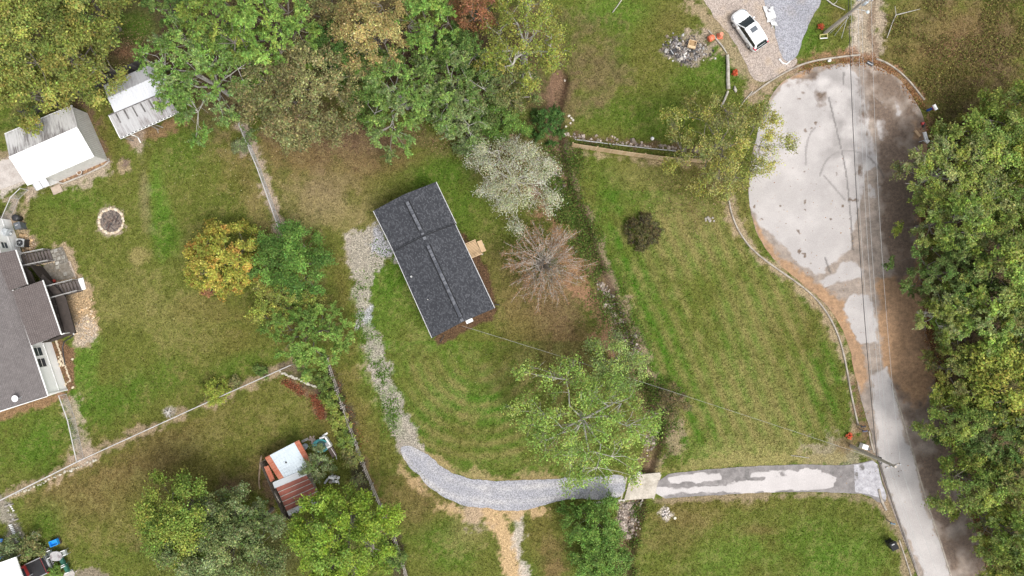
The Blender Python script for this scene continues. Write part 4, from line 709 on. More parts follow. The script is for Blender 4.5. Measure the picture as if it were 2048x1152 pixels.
def pebbles(name, label, cat, pts, cols, L):
    x, y = pts; n = len(x); c = np.stack([(x - 1024) / S, (576 - y) / S, ditch_depth(x, y)], -1); L = L * np.exp(RNG.normal(0, .45, n)); mbv = []; 
    base = np.array([(-.5, -.4, 0), (.45, -.5, 0), (.5, .4, 0), (-.4, .5, 0), (-.25, -.2, .42), (.22, -.25, .4), (.25, .2, .45), (-.2, .26, .38)]); fs = np.array([(4, 5, 6, 7), (0, 1, 5, 4), (1, 2, 6, 5), (2, 3, 7, 6), (3, 0, 4, 7)])
    a = RNG.uniform(0, 6.28, n); ca, sa = np.cos(a), np.sin(a); b = base[None] * (1 + RNG.normal(0, .16, (n, 8, 3))) * L[:, None, None]
    v = np.stack([b[..., 0] * ca[:, None] - b[..., 1] * sa[:, None], b[..., 0] * sa[:, None] + b[..., 1] * ca[:, None], b[..., 2]], -1) + c[:, None, :]
    q = v[:, fs, :].reshape(-1, 3); cc = np.repeat(pick(RNG, cols, n) * np.exp(RNG.normal(0, .2, (n, 1))), 5, 0)
    m, t, bs, o = nm(name + '_stone'); at_ = N(t, 'ShaderNodeAttribute', attribute_name='Col'); t.links.new(at_.outputs['Color'], bs.inputs['Base Color']); bs.inputs['Roughness'].default_value = .9
    o = link(name, np_mesh(name, q, 4, cc, m)); return tag(o, label, cat, kind='stuff')
STC = [(.32, .26, .21), (.25, .20, .17), (.40, .34, .30), (.17, .14, .115)]
pebbles('ditch_stones', 'pinkish stones and rubble lying in the ditch bed', 'stones', cat2(inside([(1196, 562), (1212, 566), (1240, 620), (1256, 670), (1240, 678), (1215, 620)], 420), inside([(1250, 675), (1268, 670), (1284, 720), (1270, 730)], 160), inside([(1302, 820), (1320, 840), (1312, 890), (1290, 920)], 200), inside([(1240, 1005), (1282, 1005), (1276, 1050), (1262, 1085), (1248, 1078), (1236, 1035)], 520), along(SIDE_DITCH, 3, 110), along([(1110, 350), (1120, 380)], 8, 60)), STC, .2)
pebbles('bed_stones', 'pale loose stones spread beside the dark porch', 'stones', cat2(inside([(150, 600), (184, 590), (194, 660), (170, 688), (152, 660)], 190), along([(45, 475), (62, 482), (62, 495), (48, 500)], 4, 130)), [(.50, .35, .20), (.42, .28, .15), (.56, .46, .34)], .11)

# ---------------------------------------------------------------- building helpers
Z3 = Vector((0, 0, 1))
def lerp2(a, b, c, d, u, v): return (a.lerp(b, u)).lerp(d.lerp(c, u), v)
def courses(mb, a, b, c, d, n, lift=.016, th=.05):
    """shingle courses: a-b eave edge, d-c ridge edge; each course overlaps the one below"""
    for i in range(n):
        v0 = i / n; v1 = min(1.0, (i + 1.25) / n)
        p = [lerp2(a, b, c, d, 0, v0) + Z3 * lift, lerp2(a, b, c, d, 1, v0) + Z3 * lift, lerp2(a, b, c, d, 1, v1), lerp2(a, b, c, d, 0, v1)]
        mb.add(p + [p[0] - Z3 * lift * 1.6, p[1] - Z3 * lift * 1.6], [[0, 1, 2, 3], [4, 5, 1, 0]])
    mb.slab([a - Z3 * .012, b - Z3 * .012, c - Z3 * .012, d - Z3 * .012], th)
def corrug(mb, a, b, c, d, n, dep=.03):
    """ribbed sheet: ribs run from a-b edge to d-c edge"""
    nr = (b - a).cross(d - a).normalized(); nr = nr if nr.z > 0 or abs(nr.z) < .01 else -nr
    vs = []; fs = []; prof = ((0, 0), (.62, 0), (.72, 1), (.9, 1)); us = [(i + u) / n for i in range(n) for u, _ in prof] + [1.0]; hs = [h for i in range(n) for _, h in prof] + [0]
    for u, h in zip(us, hs): vs += [a.lerp(b, u) + nr * (h * dep), d.lerp(c, u) + nr * (h * dep)]
    for i in range(len(us) - 1): fs.append([2 * i, 2 * i + 2, 2 * i + 3, 2 * i + 1])
    mb.add(vs, fs); return mb
def shingle_mat(name, c, flecks, ang, sc=1.0):
    m, t, b, o = nm(name); tc = N(t, 'ShaderNodeTexCoord'); mp = N(t, 'ShaderNodeMapping'); mp.inputs['Rotation'].default_value = (0, 0, ang); t.links.new(tc.outputs['Object'], mp.inputs[0]); v = mp.outputs[0]
    br = N(t, 'ShaderNodeTexBrick'); br.offset = .37; br.squash = 1.0; t.links.new(v, br.inputs['Vector'])
    for k, x in (('Scale', 1.0 * sc), ('Brick Width', .17), ('Row Height', .125), ('Mortar Size', .010), ('Bias', -.35)): br.inputs[k].default_value = x
    br.inputs['Color1'].default_value = (*c, 1); br.inputs['Color2'].default_value = (*flecks, 1); br.inputs['Mortar'].default_value = (*[x * .55 for x in c], 1)
    f = noise(t, v, 1.3, 5, .7); g = noise(t, v, 26, 3, .7); g3 = noise(t, v, 5.5, 3, .7)
    col = mixc(t, 1.0, br.outputs['Color'], ramp(t, f, .9, 1.1, .3, .7), 'MULTIPLY'); col = mixc(t, 1.0, col, ramp(t, g, .72, 1.28, .3, .7), 'MULTIPLY'); col = mixc(t, 1.0, col, ramp(t, g3, .9, 1.12, .3, .7), 'MULTIPLY')
    t.links.new(col, b.inputs['Base Color']); b.inputs['Roughness'].default_value = .92; b.inputs['Specular IOR Level'].default_value = .2; bump(t, g, b, .4, .01); return m
WHITE = M('white_vinyl', (.90, .90, .89), .55, (.86, .86, .85), 1.2, fine=.05, bs=.05); TRIM = M('white_trim', (.78, .78, .77), .5, (.70, .70, .69), 2, fine=.04, bs=.03)
GLASS = M('window_glass', (.03, .04, .05), .08, (.05, .06, .07), 1, fine=.05, bs=0); GREYW = M('weathered_wood', (.30, .27, .24), .9, (.19, .17, .15), 4, stretch=(1, 6, 1)); PINE = M('new_pine', (.56, .40, .24), .8, (.47, .33, .19), 2.5, fine=.12)
DARKW = M('dark_stained_wood', (.050, .038, .032), .8, (.035, .027, .022), 3); CONC = M('plain_concrete', (.42, .39, .36), .9, (.30, .28, .26), 2); BLACK = M('black_plastic', (.018, .018, .02), .5, (.03, .03, .033), 3, fine=.1, bs=.03); STEEL = M('galvanised_steel', (.46, .47, .48), .45, (.36, .37, .38), 4, metal=.4, fine=.1)
def gable(root, eaves, ridge, ze, zr, name, mat, n, th=.08):
    """eaves: 4 px corners (A,B on one eave, C,D on the other, A-D one end); ridge: px pair (end AD, end BC)"""
    A, B, Cc, D = [P(*p, ze) for p in eaves]; R0, R1 = P(*ridge[0], zr), P(*ridge[1], zr); o = []
    for a, b, c, d in ((A, B, R1, R0), (Cc, D, R0, R1)):
        mb = MB(); courses(mb, a, b, c, d, n, th=th); o.append(mb.build(name, mat, root))
    return A, B, Cc, D, R0, R1, o
def walls(root, A, B, Cc, D, R0, R1, inset, z0, mat, name='wall', drop=.1):
    """walls below a gable roof with overhang inset"""
    c = (A + B + Cc + D) / 4; q = []
    for p in (A, B, Cc, D): v = Vector((p.x - c.x, p.y - c.y, 0)); q.append(Vector((p.x, p.y, 0)) - v.normalized() * inset * 1.35)
    zt = A.z - drop; mb = MB(); r0 = (q[0] + q[3]) / 2; r1 = (q[1] + q[2]) / 2; zr = R0.z - drop - .08
    def V(p, z): return Vector((p.x, p.y, z))
    mb.quad(V(q[0], z0), V(q[1], z0), V(q[1], zt), V(q[0], zt)).quad(V(q[2], z0), V(q[3], z0), V(q[3], zt), V(q[2], zt))
    mb.add([V(q[1], z0), V(q[2], z0), V(q[2], zt), V(r1, zr), V(q[1], zt)], [[0, 1, 2, 3, 4]]); mb.add([V(q[3], z0), V(q[0], z0), V(q[0], zt), V(r0, zr), V(q[3], zt)], [[0, 1, 2, 3, 4]])
    mb.build(name, mat, root); return q
def window(root, c, d, w, h, nrm):
    """framed two-pane window centred at c on a wall running along d, facing nrm"""
    c = Vector(c); d = Vector(d).normalized(); mb = MB(); 
    for s in (-1, 1): mb.beam(c + d * s * w / 2 - Z3 * h / 2, c + d * s * w / 2 + Z3 * h / 2, .07, .07); mb.beam(c - d * w / 2 + Z3 * s * h / 2, c + d * w / 2 + Z3 * s * h / 2, .07, .07)
    mb.beam(c - d * w / 2, c + d * w / 2, .05, .05); f = mb.build('window', TRIM, root)
    for s in (-1, 1):
        m2 = MB(); o = c + Z3 * s * h / 4 + nrm * .01; m2.quad(o - d * w / 2.1 - Z3 * h / 4.3, o + d * w / 2.1 - Z3 * h / 4.3, o + d * w / 2.1 + Z3 * h / 4.3, o - d * w / 2.1 + Z3 * h / 4.3); m2.build('pane', GLASS, f)
    return f
def gutter(root, a, b, w=.11, mat=None): mb = MB(); mb.beam(a, b, w, .1); return mb.build('gutter', mat or TRIM, root)

# ---------------------------------------------------------------- main house
def main_house():
    ang = math.atan2(-(646 - 395), 926 - 810); SH = shingle_mat('slate_grey_shingles', (.042, .044, .051), (.118, .122, .134), -ang)
    r = thing('house', 'small house with a dark slate-grey shingle gable roof and white eaves', 'house', tuple(P(868, 520)))
    A = gable(r, [(746.8, 421.7), (787.5, 503), (912, 447.5), (871.9, 364.2)], [(807.2, 389.5), (847.5, 472)], 2.75, 4.1, 'roof_slope', SH, 25)
    B = gable(r, [(786, 500.5), (864.2, 675.7), (989, 616.4), (909, 445.9)], [(846, 469.5), (925.5, 643.5)], 2.87, 4.24, 'roof_slope', SH, 25)
    WL = M('pale_siding', (.56, .55, .53), .6, (.5, .49, .47), 2, fine=.06)
    q = walls(r, A[0], A[1], A[2], A[3], A[4], A[5], .30, -.3, WL); q2 = walls(r, B[0], B[1], B[2], B[3], B[4], B[5], .32, -.3, WL)
    for G, lo in ((A, .0), (B, .0)):
        for a, b in ((G[0], G[1]), (G[2], G[3])): d = Vector((a.x - (G[0].x + G[2].x) / 2, a.y - (G[0].y + G[2].y) / 2, 0)); n = (b - a).cross(Z3).normalized(); n = n if n.dot(Vector((a.x, a.y, 0)) - Vector(((G[4].x), (G[4].y), 0))) > 0 else -n; gutter(r, a + n * .03 - Z3 * .05, b + n * .03 - Z3 * .05, .06, M('gutter_grey_white', (.55, .55, .55), .5))
    for G, i, j, k in ((A, 0, 3, 4), (B, 1, 2, 5)):     # barge boards on the gable ends
        for s in (i, j): mb = MB(); mb.beam(G[s] - Z3 * .08, G[k] - Z3 * .08, .05, .14); mb.build('barge_board', SH if G is A else DARKW, r)
    VENT = M('ridge_vent_shingle', (.05, .054, .065), .9, (.11, .116, .13), 3.2, (.5, .62))
    def vent(G, u0, u1):
        a = G[4].lerp(G[5], u0); b = G[4].lerp(G[5], u1); mb = MB(); d = (b - a).normalized(); s = d.cross(Z3); s.normalize()
        v = []
        for p in (a, b): v += [p - s * .19 - Z3 * .03, p - s * .17 + Z3 * .03, p + Z3 * .085, p + s * .17 + Z3 * .03, p + s * .19 - Z3 * .03]
        mb.add(v, [[0, 1, 6, 5], [1, 2, 7, 6], [2, 3, 8, 7], [3, 4, 9, 8], [0, 1, 2, 3, 4], [5, 6, 7, 8, 9]]); vo = mb.build('ridge_vent', VENT, r)
        for sg in (-1, 1): m2 = MB(); m2.beam(a + s * sg * .22 + Z3 * .0, b + s * sg * .22 + Z3 * .0, .085, .06); m2.build('vent_slot', M('slot_black', (.006, .006, .007), .9), vo)
        n = int((b - a).length / .42)
        for i in range(n):
            if U(0, 1) < .55: m2 = MB(); p = a.lerp(b, (i + .5) / n) + Z3 * .088; m2.slab([p - d * .15 - s * .13 - Z3 * .02, p + d * .15 - s * .13 - Z3 * .02, p + d * .15 + Z3 * .012, p - d * .15 + Z3 * .012], .01).slab([p - d * .15 + Z3 * .012, p + d * .15 + Z3 * .012, p + d * .15 + s * .13 - Z3 * .02, p - d * .15 + s * .13 - Z3 * .02], .01); m2.build('ridge_cap', M('ridge_cap_shingle', (.14, .145, .16), .9, (.085, .09, .105), 4), vo)
    vent(A, .16, .86); vent(B, .12, .94)
    for G, u in ((A, .96), (B, .04), (B, .98)):
        p = G[4].lerp(G[5], u); mb = MB(); mb.box(p + Z3 * .03, (.3, .3, .05), rz=ang); mb.build('ridge_cap', M('ridge_cap_shingle', (.12, .125, .14)), r)
    for x, y, z in ((822, 553, 3.45), (856, 599, 3.4)):
        p = P(x, y, z); mb = MB(); mb.lathe(p - Z3 * .2, [(.11, 0), (.1, .12), (.05, .16), (.045, .5)], 10); mb.build('vent_pipe', M('pvc_pipe', (.5, .5, .5)), r)
    # near-black strip painting the shade line at the step between the roof sections
    mb = MB(); mb.beam(A[1] + Z3 * .10, A[5] + Z3 * .13, .12, .07); mb.beam(A[2] + Z3 * .10, A[5] + Z3 * .13, .12, .07); mb.build('step_shade', M('painted_step_shade', (.012, .013, .016), .8), r)
    # porch deck with boards, railings and posts
    dk = [P(928, 491, .45), P(951, 481, .45), P(964, 508, .45), P(941, 518, .45)]
    e = (dk[1] - dk[0]); f = (dk[3] - dk[0]); n = 11
    fr = MB(); fr.slab([p - Z3 * .035 for p in dk], .16); dko = fr.build('porch_deck', M('deck_shadow_wood', (.22, .14, .08), .9), r)
    bm = MB(); bl = e.length; d = e.normalized(); w = f.length / n - .04; bm.box((0, 0, 0), (bl, w, .03), math.atan2(e.y, e.x)); me0 = None
    for i in range(n):
        c = dk[0] + e * .5 + f * ((i + .5) / n)
        if me0 is None: ob = bm.build('deck_board', PINE, dko, local=True); me0 = ob.data
        else: ob = link('deck_board', me0, dko)
        ob.location = c - origin(dko)
    for i, (a, b) in enumerate(((dk[0], dk[1]), (dk[3], dk[2]))):
        mb = MB(); mb.beam(a + Z3 * .95, b + Z3 * .95, .09, .04)
        for k in range(3): p = a.lerp(b, k / 2); mb.beam(p, p + Z3 * .95, .08, .08)
        mb.build('porch_rail', PINE, r)
    for k in range(2): mb = MB(); c = dk[1].lerp(dk[2], .5) + e.normalized() * (.18 + .26 * k) - Z3 * (.17 + .15 * k); mb.box(c, (.26, f.length * .8, .05), math.atan2(e.y, e.x)); mb.build('porch_step', PINE, r)
    for c, z in (((880, 684), 1.2), ((999, 610), 1.0)): mb = MB(); mb.tube([P(*c, .05), P(c[0] - (c[0] - 930) * .13, c[1] - (c[1] - 600) * .12, .35), P(c[0] - (c[0] - 930) * .16, c[1] - (c[1] - 600) * .16, 2.6)], .05, 6); mb.build('downspout', M('dark_downspout', (.05, .04, .035)), r)
    c = P(939, 642, 1.5); mb = MB(); mb.box(c, (.72, .34, .42), math.radians(24)); ac = mb.build('air_conditioner', TRIM, r); mb = MB(); mb.box(c + Vector((.08, -.17, 0)), (.6, .02, .3), math.radians(24)); mb.build('grille', BLACK, ac)
    d = (P(864, 676) - P(786, 501)).normalized(); 
    for u in (.3, .75): window(r, P(786, 501).lerp(P(864, 676), u) + Vector((.42, .2, 1.5)), d, .9, 1.2, Vector((-d.y * -1, d.x * -1, 0)))
    # front mulch plants: stepping stones
    for i, (x, y) in enumerate(((960, 497), (966, 490), (969, 501), (964, 508))): stone_obj('stepping_stone', x, y, .3, 'pale stepping stone, %s of the four by the small pine porch' % ('leftmost', 'topmost', 'rightmost', 'lowest')[i], 'stepping stones by the porch', (.45, .41, .33))
_ST = []
def stone_mesh():
    if not _ST:
        for k in range(5):
            bm = bmesh.new(); bmesh.ops.create_icosphere(bm, subdivisions=1, radius=.5); rr = random.Random(k)
            for v in bm.verts: v.co *= rr.uniform(.78, 1.15); v.co.z *= .7
            me = bpy.data.meshes.new('stone'); bm.to_mesh(me); bm.free(); _ST.append(me)
    return _ST
_STM = {}
def stone_obj(name, x, y, s, label=None, group=None, col=(.5, .44, .36), parent=None, z=0.0):
    key = (tuple(col), random.randrange(5))
    if key not in _STM:
        me = stone_mesh()[key[1]].copy(); me.materials.clear(); me.materials.append(M('stone_%d_%d_%d' % tuple(int(c * 100) for c in col), col, .9, tuple(c * .62 for c in col), 4, fine=.2)); _STM[key] = me
    o = link(name, _STM[key], parent); p = P(x, y, z + s * .12); p.z += ground_z(x, y); o.location = p - (origin(parent) if parent else Vector((0, 0, 0))); o.rotation_euler = (U(-.2, .2), U(-.2, .2), U(0, 6.28)); o.scale = (s * U(.85, 1.15), s * U(.75, 1.05), s * U(.6, .8))
    if label: tag(o, label, 'stone', group)
    return o
main_house()

# ---------------------------------------------------------------- west house (left edge)
def west_house():
    SH = shingle_mat('brown_grey_shingles', (.150, .135, .132), (.185, .168, .165), math.radians(72), 1.0)
    r = thing('house', 'white-sided house with brown-grey roof, dark porch and stairs at the left edge', 'house', tuple(P(60, 700)))
    e0 = P(-6, 488, 3.5); e1 = P(95, 792, 3.5); dn = (e1 - e0).normalized(); wv = Vector((dn.y, -dn.x, 0)); wv = wv if wv.x < 0 else -wv
    e2 = P(-6, 488, 3.5); far = 5.2; rg0 = e0 + wv * far + Z3 * 1.9; rg1 = e1 + wv * far + Z3 * 1.9; e0n = e0 - dn * 3.0; rg0n = rg0 - dn * 3.0
    mb = MB(); courses(mb, e0n, e1, rg1, rg0n, 34); mb.build('roof_slope', SH, r)
    w0 = e0n + wv * 2 * far; w1 = e1 + wv * 2 * far; mb = MB(); courses(mb, w1, w0, rg0n, rg1, 34); mb.build('roof_slope', SH, r)
    # walls
    ins = .28; a = e0n + wv * ins; b = e1 + wv * ins - dn * .2; c = w1 - wv * ins - dn * .2; d = w0 - wv * ins
    def V(p, z): return Vector((p.x, p.y, z))
    n = 17
    def siding(nm_, a, b, z0, z1):
        mb = MB(); out = (b - a).cross(Z3).normalized(); k = 12
        for i in range(k): za = z0 + (z1 - z0) * i / k; zb = z0 + (z1 - z0) * (i + 1) / k; mb.quad(V(a, za) + out * .018, V(b, za) + out * .018, V(b, zb), V(a, zb)); mb.quad(V(a, za) + out * .018, V(b, za) + out * .018, V(b, za), V(a, za))
        return mb.build(nm_, WHITE, r)
    siding('wall', b, a, -.1, 3.45); siding('wall', c, b, -.1, 3.45); mb = MB(); mb.add([V(b, 3.4), V(c, 3.4), V((b + c) / 2, 5.15)], [[0, 1, 2]]); mb.build('gable_wall', WHITE, r)
    out = -wv
    mb = MB(); mb.beam(V(a, 1.2) + out * .03, V(b, 1.2) + out * .03, .04, .16); mb.build('band_board', TRIM, r)
    mb = MB(); mb.beam(V(b, 0) + out * .03, V(b, 3.4) + out * .03, .14, .14); mb.build('corner_board', TRIM, r)
    gutter(r, e0n + out * .06 - Z3 * .03, e1 + out * .06 - Z3 * .03)
    for px in ((66, 706), (74, 728)):
        q = P(*px, 2.6); u = (q - b).dot(dn); c0 = V(b + dn * u, 2.45) + out * .05; window(r, c0, dn, .95, 1.25, out)
    q = P(4, 492, 2.2); u = (q - b).dot(dn); window(r, V(b + dn * u, 2.2) + out * .05, dn, .7, .9, out)
    # barge boards
    for p, k in ((e1, rg1), (w1, rg1)): mb = MB(); mb.beam(p + dn * .04, k + dn * .04, .05, .16); mb.build('barge_board', TRIM, r)
    # porch roof in two steps with shallow pitch, dark screened porch under it
    PR = shingle_mat('porch_roof_shingles', (.125, .105, .10), (.14, .12, .115), math.radians(72), .7)
    za = 3.35; zb = 3.95
    p1 = [P(31, 500, za), P(55, 569, za), P(18, 582, zb), P(-10, 508, zb)]; p2 = [P(85, 560.6, za), P(122, 669, za), P(62, 691, zb), P(24, 582, zb)]
    for p in (p1, p2): mb = MB(); courses(mb, p[0], p[1], p[2], p[3], 14); mb.build('porch_roof', PR, r); gutter(r, p[0] + out * .05, p[1] + out * .05, .09)
    mb = MB(); mb.slab([P(28, 508, 1.75), P(62, 545, 1.75), P(80, 590, 1.75), P(30, 590, 1.75)], .12); mb.build('deck', DARKW, r)
    for a1, b1 in ((P(131, 592), P(152, 665)), (P(152, 665), P(108, 682)), (P(85, 533), P(131, 592))):
        mb = MB(); nn = max(2, int((b1 - a1).length / .16)); mb.beam(a1 + Z3 * .85, b1 + Z3 * .85, .06, 1.9)
        for i in range(nn + 1): q = a1.lerp(b1, i / nn); mb.beam(q, q + Z3 * 1.8, .09, .09)
        mb.build('porch_skirt', DARKW, r)
    mb = MB(); mb.slab([P(85, 548, 1.8), P(131, 594, 1.8), P(150, 664, 1.8), P(104, 684, 1.8), P(62, 600, 1.8)], .1); mb.build('deck', DARKW, r)
    top = [P(133, 592, 0), P(151, 663, 0)]; DR = M('dark_rail_wood', (.085, .075, .07), .8)
    for i in range(5): q = top[0].lerp(top[1], i / 4) - Vector((.12, 0, 0)); mb = MB(); mb.beam(q + Z3 * 1.8, q + Z3 * 3.4, .12, .12); mb.build('porch_post', DARKW, r)
    mb = MB(); mb.beam(top[0] + Z3 * 2.7 - Vector((.12, 0, 0)), top[1] + Z3 * 2.7 - Vector((.12, 0, 0)), .08, .06)
    for i in range(26): q = top[0].lerp(top[1], i / 25) - Vector((.12, 0, 0)); mb.beam(q + Z3 * 1.85, q + Z3 * 2.7, .03, .03)
    mb.build('porch_railing', DR, r)
    # stairs: treads, stringers, rails
    def stairs(t0, t1, z0, z1, n, width, rails):
        a = P(*t0, z0); b = P(*t1, z1); dd = (b - a); dh = Vector((dd.x, dd.y, 0)).normalized(); sd = Vector((-dh.y, dh.x, 0)); st = MB()
        for s in (-1, 1): st.beam(a + sd * s * width / 2 - Z3 * .12, b + sd * s * width / 2 - Z3 * .12, .06, .26)
        so_ = st.build('staircase', DARKW, r); T = M('brown_tread', (.115, .095, .088), .75, (.08, .066, .06), 3)
        for i in range(n): c0 = a.lerp(b, (i + .5) / n); mb = MB(); mb.box(c0, (dd.length / n * .86, width - .1, .05), math.atan2(dh.y, dh.x)); mb.build('tread', T, so_)
        for s in (-1, 1):
            p0 = a + sd * s * width / 2 + Z3 * .95; p1_ = b + sd * s * width / 2 + Z3 * .95; mb = MB(); mb.beam(p0, p1_, .10, .06)
            for i in range(6): q = p0.lerp(p1_, i / 5); mb.beam(q, q - Z3 * .95, .05, .05)
            mb.build('hand_rail', rails, so_)
    RL = M('grey_rail', (.32, .31, .30), .7)
    stairs((44, 522), (103, 510), 1.75, .12, 9, 1.25, RL); stairs((100, 586), (160, 570), 1.75, .15, 9, 1.25, RL)
    mb = MB(); mb.box(P(164, 568, .06), (.55, 1.25, .1), math.radians(14)); mb.build('landing_plate', TRIM, r)
    mb = MB(); q = P(122, 669, 3.25); mb.tube([q, P(128, 667, 3.1), P(143, 664.5, 1.2), P(146.5, 666, .3), P(148, 669, .1)], .055, 8); mb.build('downspout', TRIM, r)
    mb = MB(); mb.tube([P(147, 670, .06), P(140, 676, .06), P(128, 684, .06), P(125, 695, .06), P(127, 712, .06), P(130, 730, .05)], .06, 8); mb.build('drain_pipe', BLACK, r)
    # satellite dish on the roof
    d = thing('satellite_dish', 'round white satellite dish on the brown-grey roof', 'satellite dish', tuple(P(44, 795, 4.0))); o = origin(d); hd = P(31, 797, 4.7)
    mb = MB(); mb.tube([o, o + Vector((0, 0, .45)), hd - Z3 * .05], .03, 6); [mb.tube([o + Vector((dx, dy, .02)), o + Z3 * .4], .018, 5) for dx, dy in ((.3, .25), (.3, -.25), (-.25, 0))]; mb.build('mount', STEEL, d)
    mb = MB(); mb.lathe(hd, [(.02, 0), (.18, .02), (.31, .09), (.33, .11), (.30, .105), (.17, .05), (.02, .03)], 20); mb.build('dish', TRIM, d, True); mb = MB(); mb.tube([hd + Vector((.3, 0, .1)), hd + Vector((.12, 0, .4))], .012, 5).box(hd + Vector((.1, 0, .42)), (.08, .06, .06)); mb.build('receiver_arm', STEEL, d)
    # utility meter box and heat pump
    t = thing('meter_box', 'grey utility meter box on the white wall above the heat pump', 'meter box', tuple(P(16, 464))); mb = MB(); mb.box(P(14, 464, 1.4), (.5, .7, .8), math.radians(-18)); mb.build('cabinet', M('meter_grey', (.45, .48, .5), .5), t); mb = MB(); mb.lathe(P(22, 467, 1.35), [(.15, 0), (.15, .12), (.1, .16)], 12); mb.build('meter', STEEL, t); mb = MB(); mb.tube([P(14, 464, 1.8), P(12, 463, 3.2)], .03, 6); mb.build('conduit', STEEL, t)
    t = thing('heat_pump', 'heat pump with a round fan grille on a stone bed by the white wall', 'heat pump', tuple(P(46, 486))); c = P(46, 486, .45); az = math.radians(-5); mb = MB(); mb.box(c, (.82, .82, .84), az); mb.build('casing', BLACK, t)
    mb = MB(); mb.box(c + Z3 * .45, (.86, .86, .06), az); mb.build('top_panel', M('pump_grey', (.42, .43, .43), .5), t); mb = MB(); mb.lathe(c + Z3 * .483, [(.34, 0), (.34, .012), (.31, .014), (.0, .014)], 24); fn = mb.build('fan_grille', BLACK, t)
    mb = MB(); mb.lathe(c + Z3 * .5, [(.09, 0), (.09, .02), (0.02, .025)], 12); [mb.tube([c + Z3 * .505, c + Z3 * .505 + Vector((math.cos(k * 1.05) * .33, math.sin(k * 1.05) * .33, 0))], .008, 4) for k in range(6)]; mb.build('fan_hub', STEEL, fn)
    t = thing('rubbish_bin', 'round black rubbish bin by the west house corner', 'bin', tuple(P(42, 437))); mb = MB(); mb.lathe(P(42, 437), [(.26, 0), (.33, .85)], 18); mb.build('bucket', BLACK, t, True); mb = MB(); mb.lathe(P(42, 437, 0) + Z3 * .85, [(.36, 0), (.36, .05), (.2, .11), (.05, .13)], 18); mb.build('lid', BLACK, t, True)
    t = thing('wheelie_bin', 'grey wheelie bin between the black bin and the heat pump', 'bin', tuple(P(41, 452))); c = P(41, 452, .5); GB = M('grey_plastic', (.11, .12, .135), .5, (.09, .1, .11), 3); mb = MB(); mb.box(c, (.52, .6, .95), math.radians(18), taper=1.15); mb.build('body', GB, t); mb = MB(); mb.box(c + Z3 * .51, (.7, .74, .07), math.radians(18), taper=.85); lid = mb.build('lid', GB, t); mb = MB(); mb.box(c + Vector((-.02, .05, .56)), (.3, .08, .03), math.radians(18)); mb.build('label_plate', M('pale_plate', (.5, .5, .5)), lid)
    for s in (-1, 1): mb = MB(); mb.tube([c + Vector((.25, s * .3 - .02, -.4)), c + Vector((.25, s * .3 + .04, -.4))], .11, 12); mb.build('wheel', BLACK, t)
    # stone patio: each paver its own stone
    pat = thing('stone_patio', 'weathered stone patio between the two staircases', 'patio', tuple(P(120, 525))); PG = [(96, 501), (125, 493), (137, 522), (149, 551), (143, 557), (113, 561), (90, 556), (87, 531), (106, 521)]
    mb = MB(); mb.slab([P(*p, .02) for p in PG], .1); mb.build('patio_base', M('patio_dirt', (.13, .11, .085), .95, (.20, .18, .15), 2.5), pat)
    PVM = [M('paver_%d' % i, c, .9, tuple(x * .55 for x in c), 5, (.4, .6)) for i, c in enumerate(((.36, .34, .30), (.30, .28, .24), (.42, .40, .36), (.22, .20, .17)))]
    ax = (P(125, 493) - P(96, 501)).normalized(); ay = (P(149, 551) - P(125, 493)).normalized(); o0 = P(96, 501)
    for j in range(8):
        for i in range(7):
            q = o0 + ax * (.30 + i * .47 + (j % 2) * .12) + ay * (.24 + j * .44); qx = q.x * S + 1024; qy = 576 - q.y * S
            if pg_sd(np.array([qx]), np.array([qy]), PG)[0] > -3.5 or (j > 3 and i < 3 and U(0, 1) < .6): continue
            mb = MB(); mb.box(q + Z3 * .045, (U(.34, .44), U(.33, .40), .06), math.atan2(ax.y, ax.x) + U(-.05, .05), taper=.93); mb.build('paver', PVM[random.randrange(4)], pat)
    for i in range(16): u = i / 15; stone_obj('edging_stone', 75 + 12 * u, 530 + 27 * u + U(-1.5, 1.5), U(.22, .34), col=(.50, .38, .24), parent=pat)
    for i in range(14): u = i / 13; stone_obj('edging_stone', 78 + 30 * u, 530 - 8 * u + U(-2, 2), U(.18, .3), col=(.46, .36, .25), parent=pat)
    for i in range(12): u = i / 11; stone_obj('edging_stone', 138 + 13 * u, 522 + 32 * u + U(-1.5, 1.5), U(.22, .34), col=(.40, .33, .27), parent=pat)
    t = thing('stone_edging', 'row of cream stones edging the mulch bed under the white wall', 'stone edging', tuple(P(125, 720)))
    for i in range(34): u = i / 33; x = 112 + 28 * min(1, u * 1.15) - (0 if u < .9 else (u - .9) * 100); y = 682 + 88 * u; stone_obj('stone', x + U(-1, 1), y, U(.2, .32), col=(.58, .49, .36), parent=t)
    for x, y in ((117, 714), (121, 718), (118, 723), (122, 727), (126, 730), (120, 731), (128, 726), (145, 718), (146, 775)): stone_obj('stone', x, y, U(.25, .42), col=(.62, .52, .38), parent=t)
    t = thing('red_ball', 'red ball on the patio beside the lower staircase', 'ball', tuple(P(110, 562, 0))); mb = MB(); mb.lathe(P(110, 562, 0), [(.02, 0), (.13, .04), (.18, .14), (.17, .22), (.1, .31), (.02, .34)], 14); mb.build('shell', M('red_rubber', (.5, .05, .03), .5), t, True); mb = MB(); mb.lathe(P(110, 562, 0) + Z3 * .33, [(.03, 0), (.03, .03)], 8); mb.build('valve', BLACK, t)
west_house()

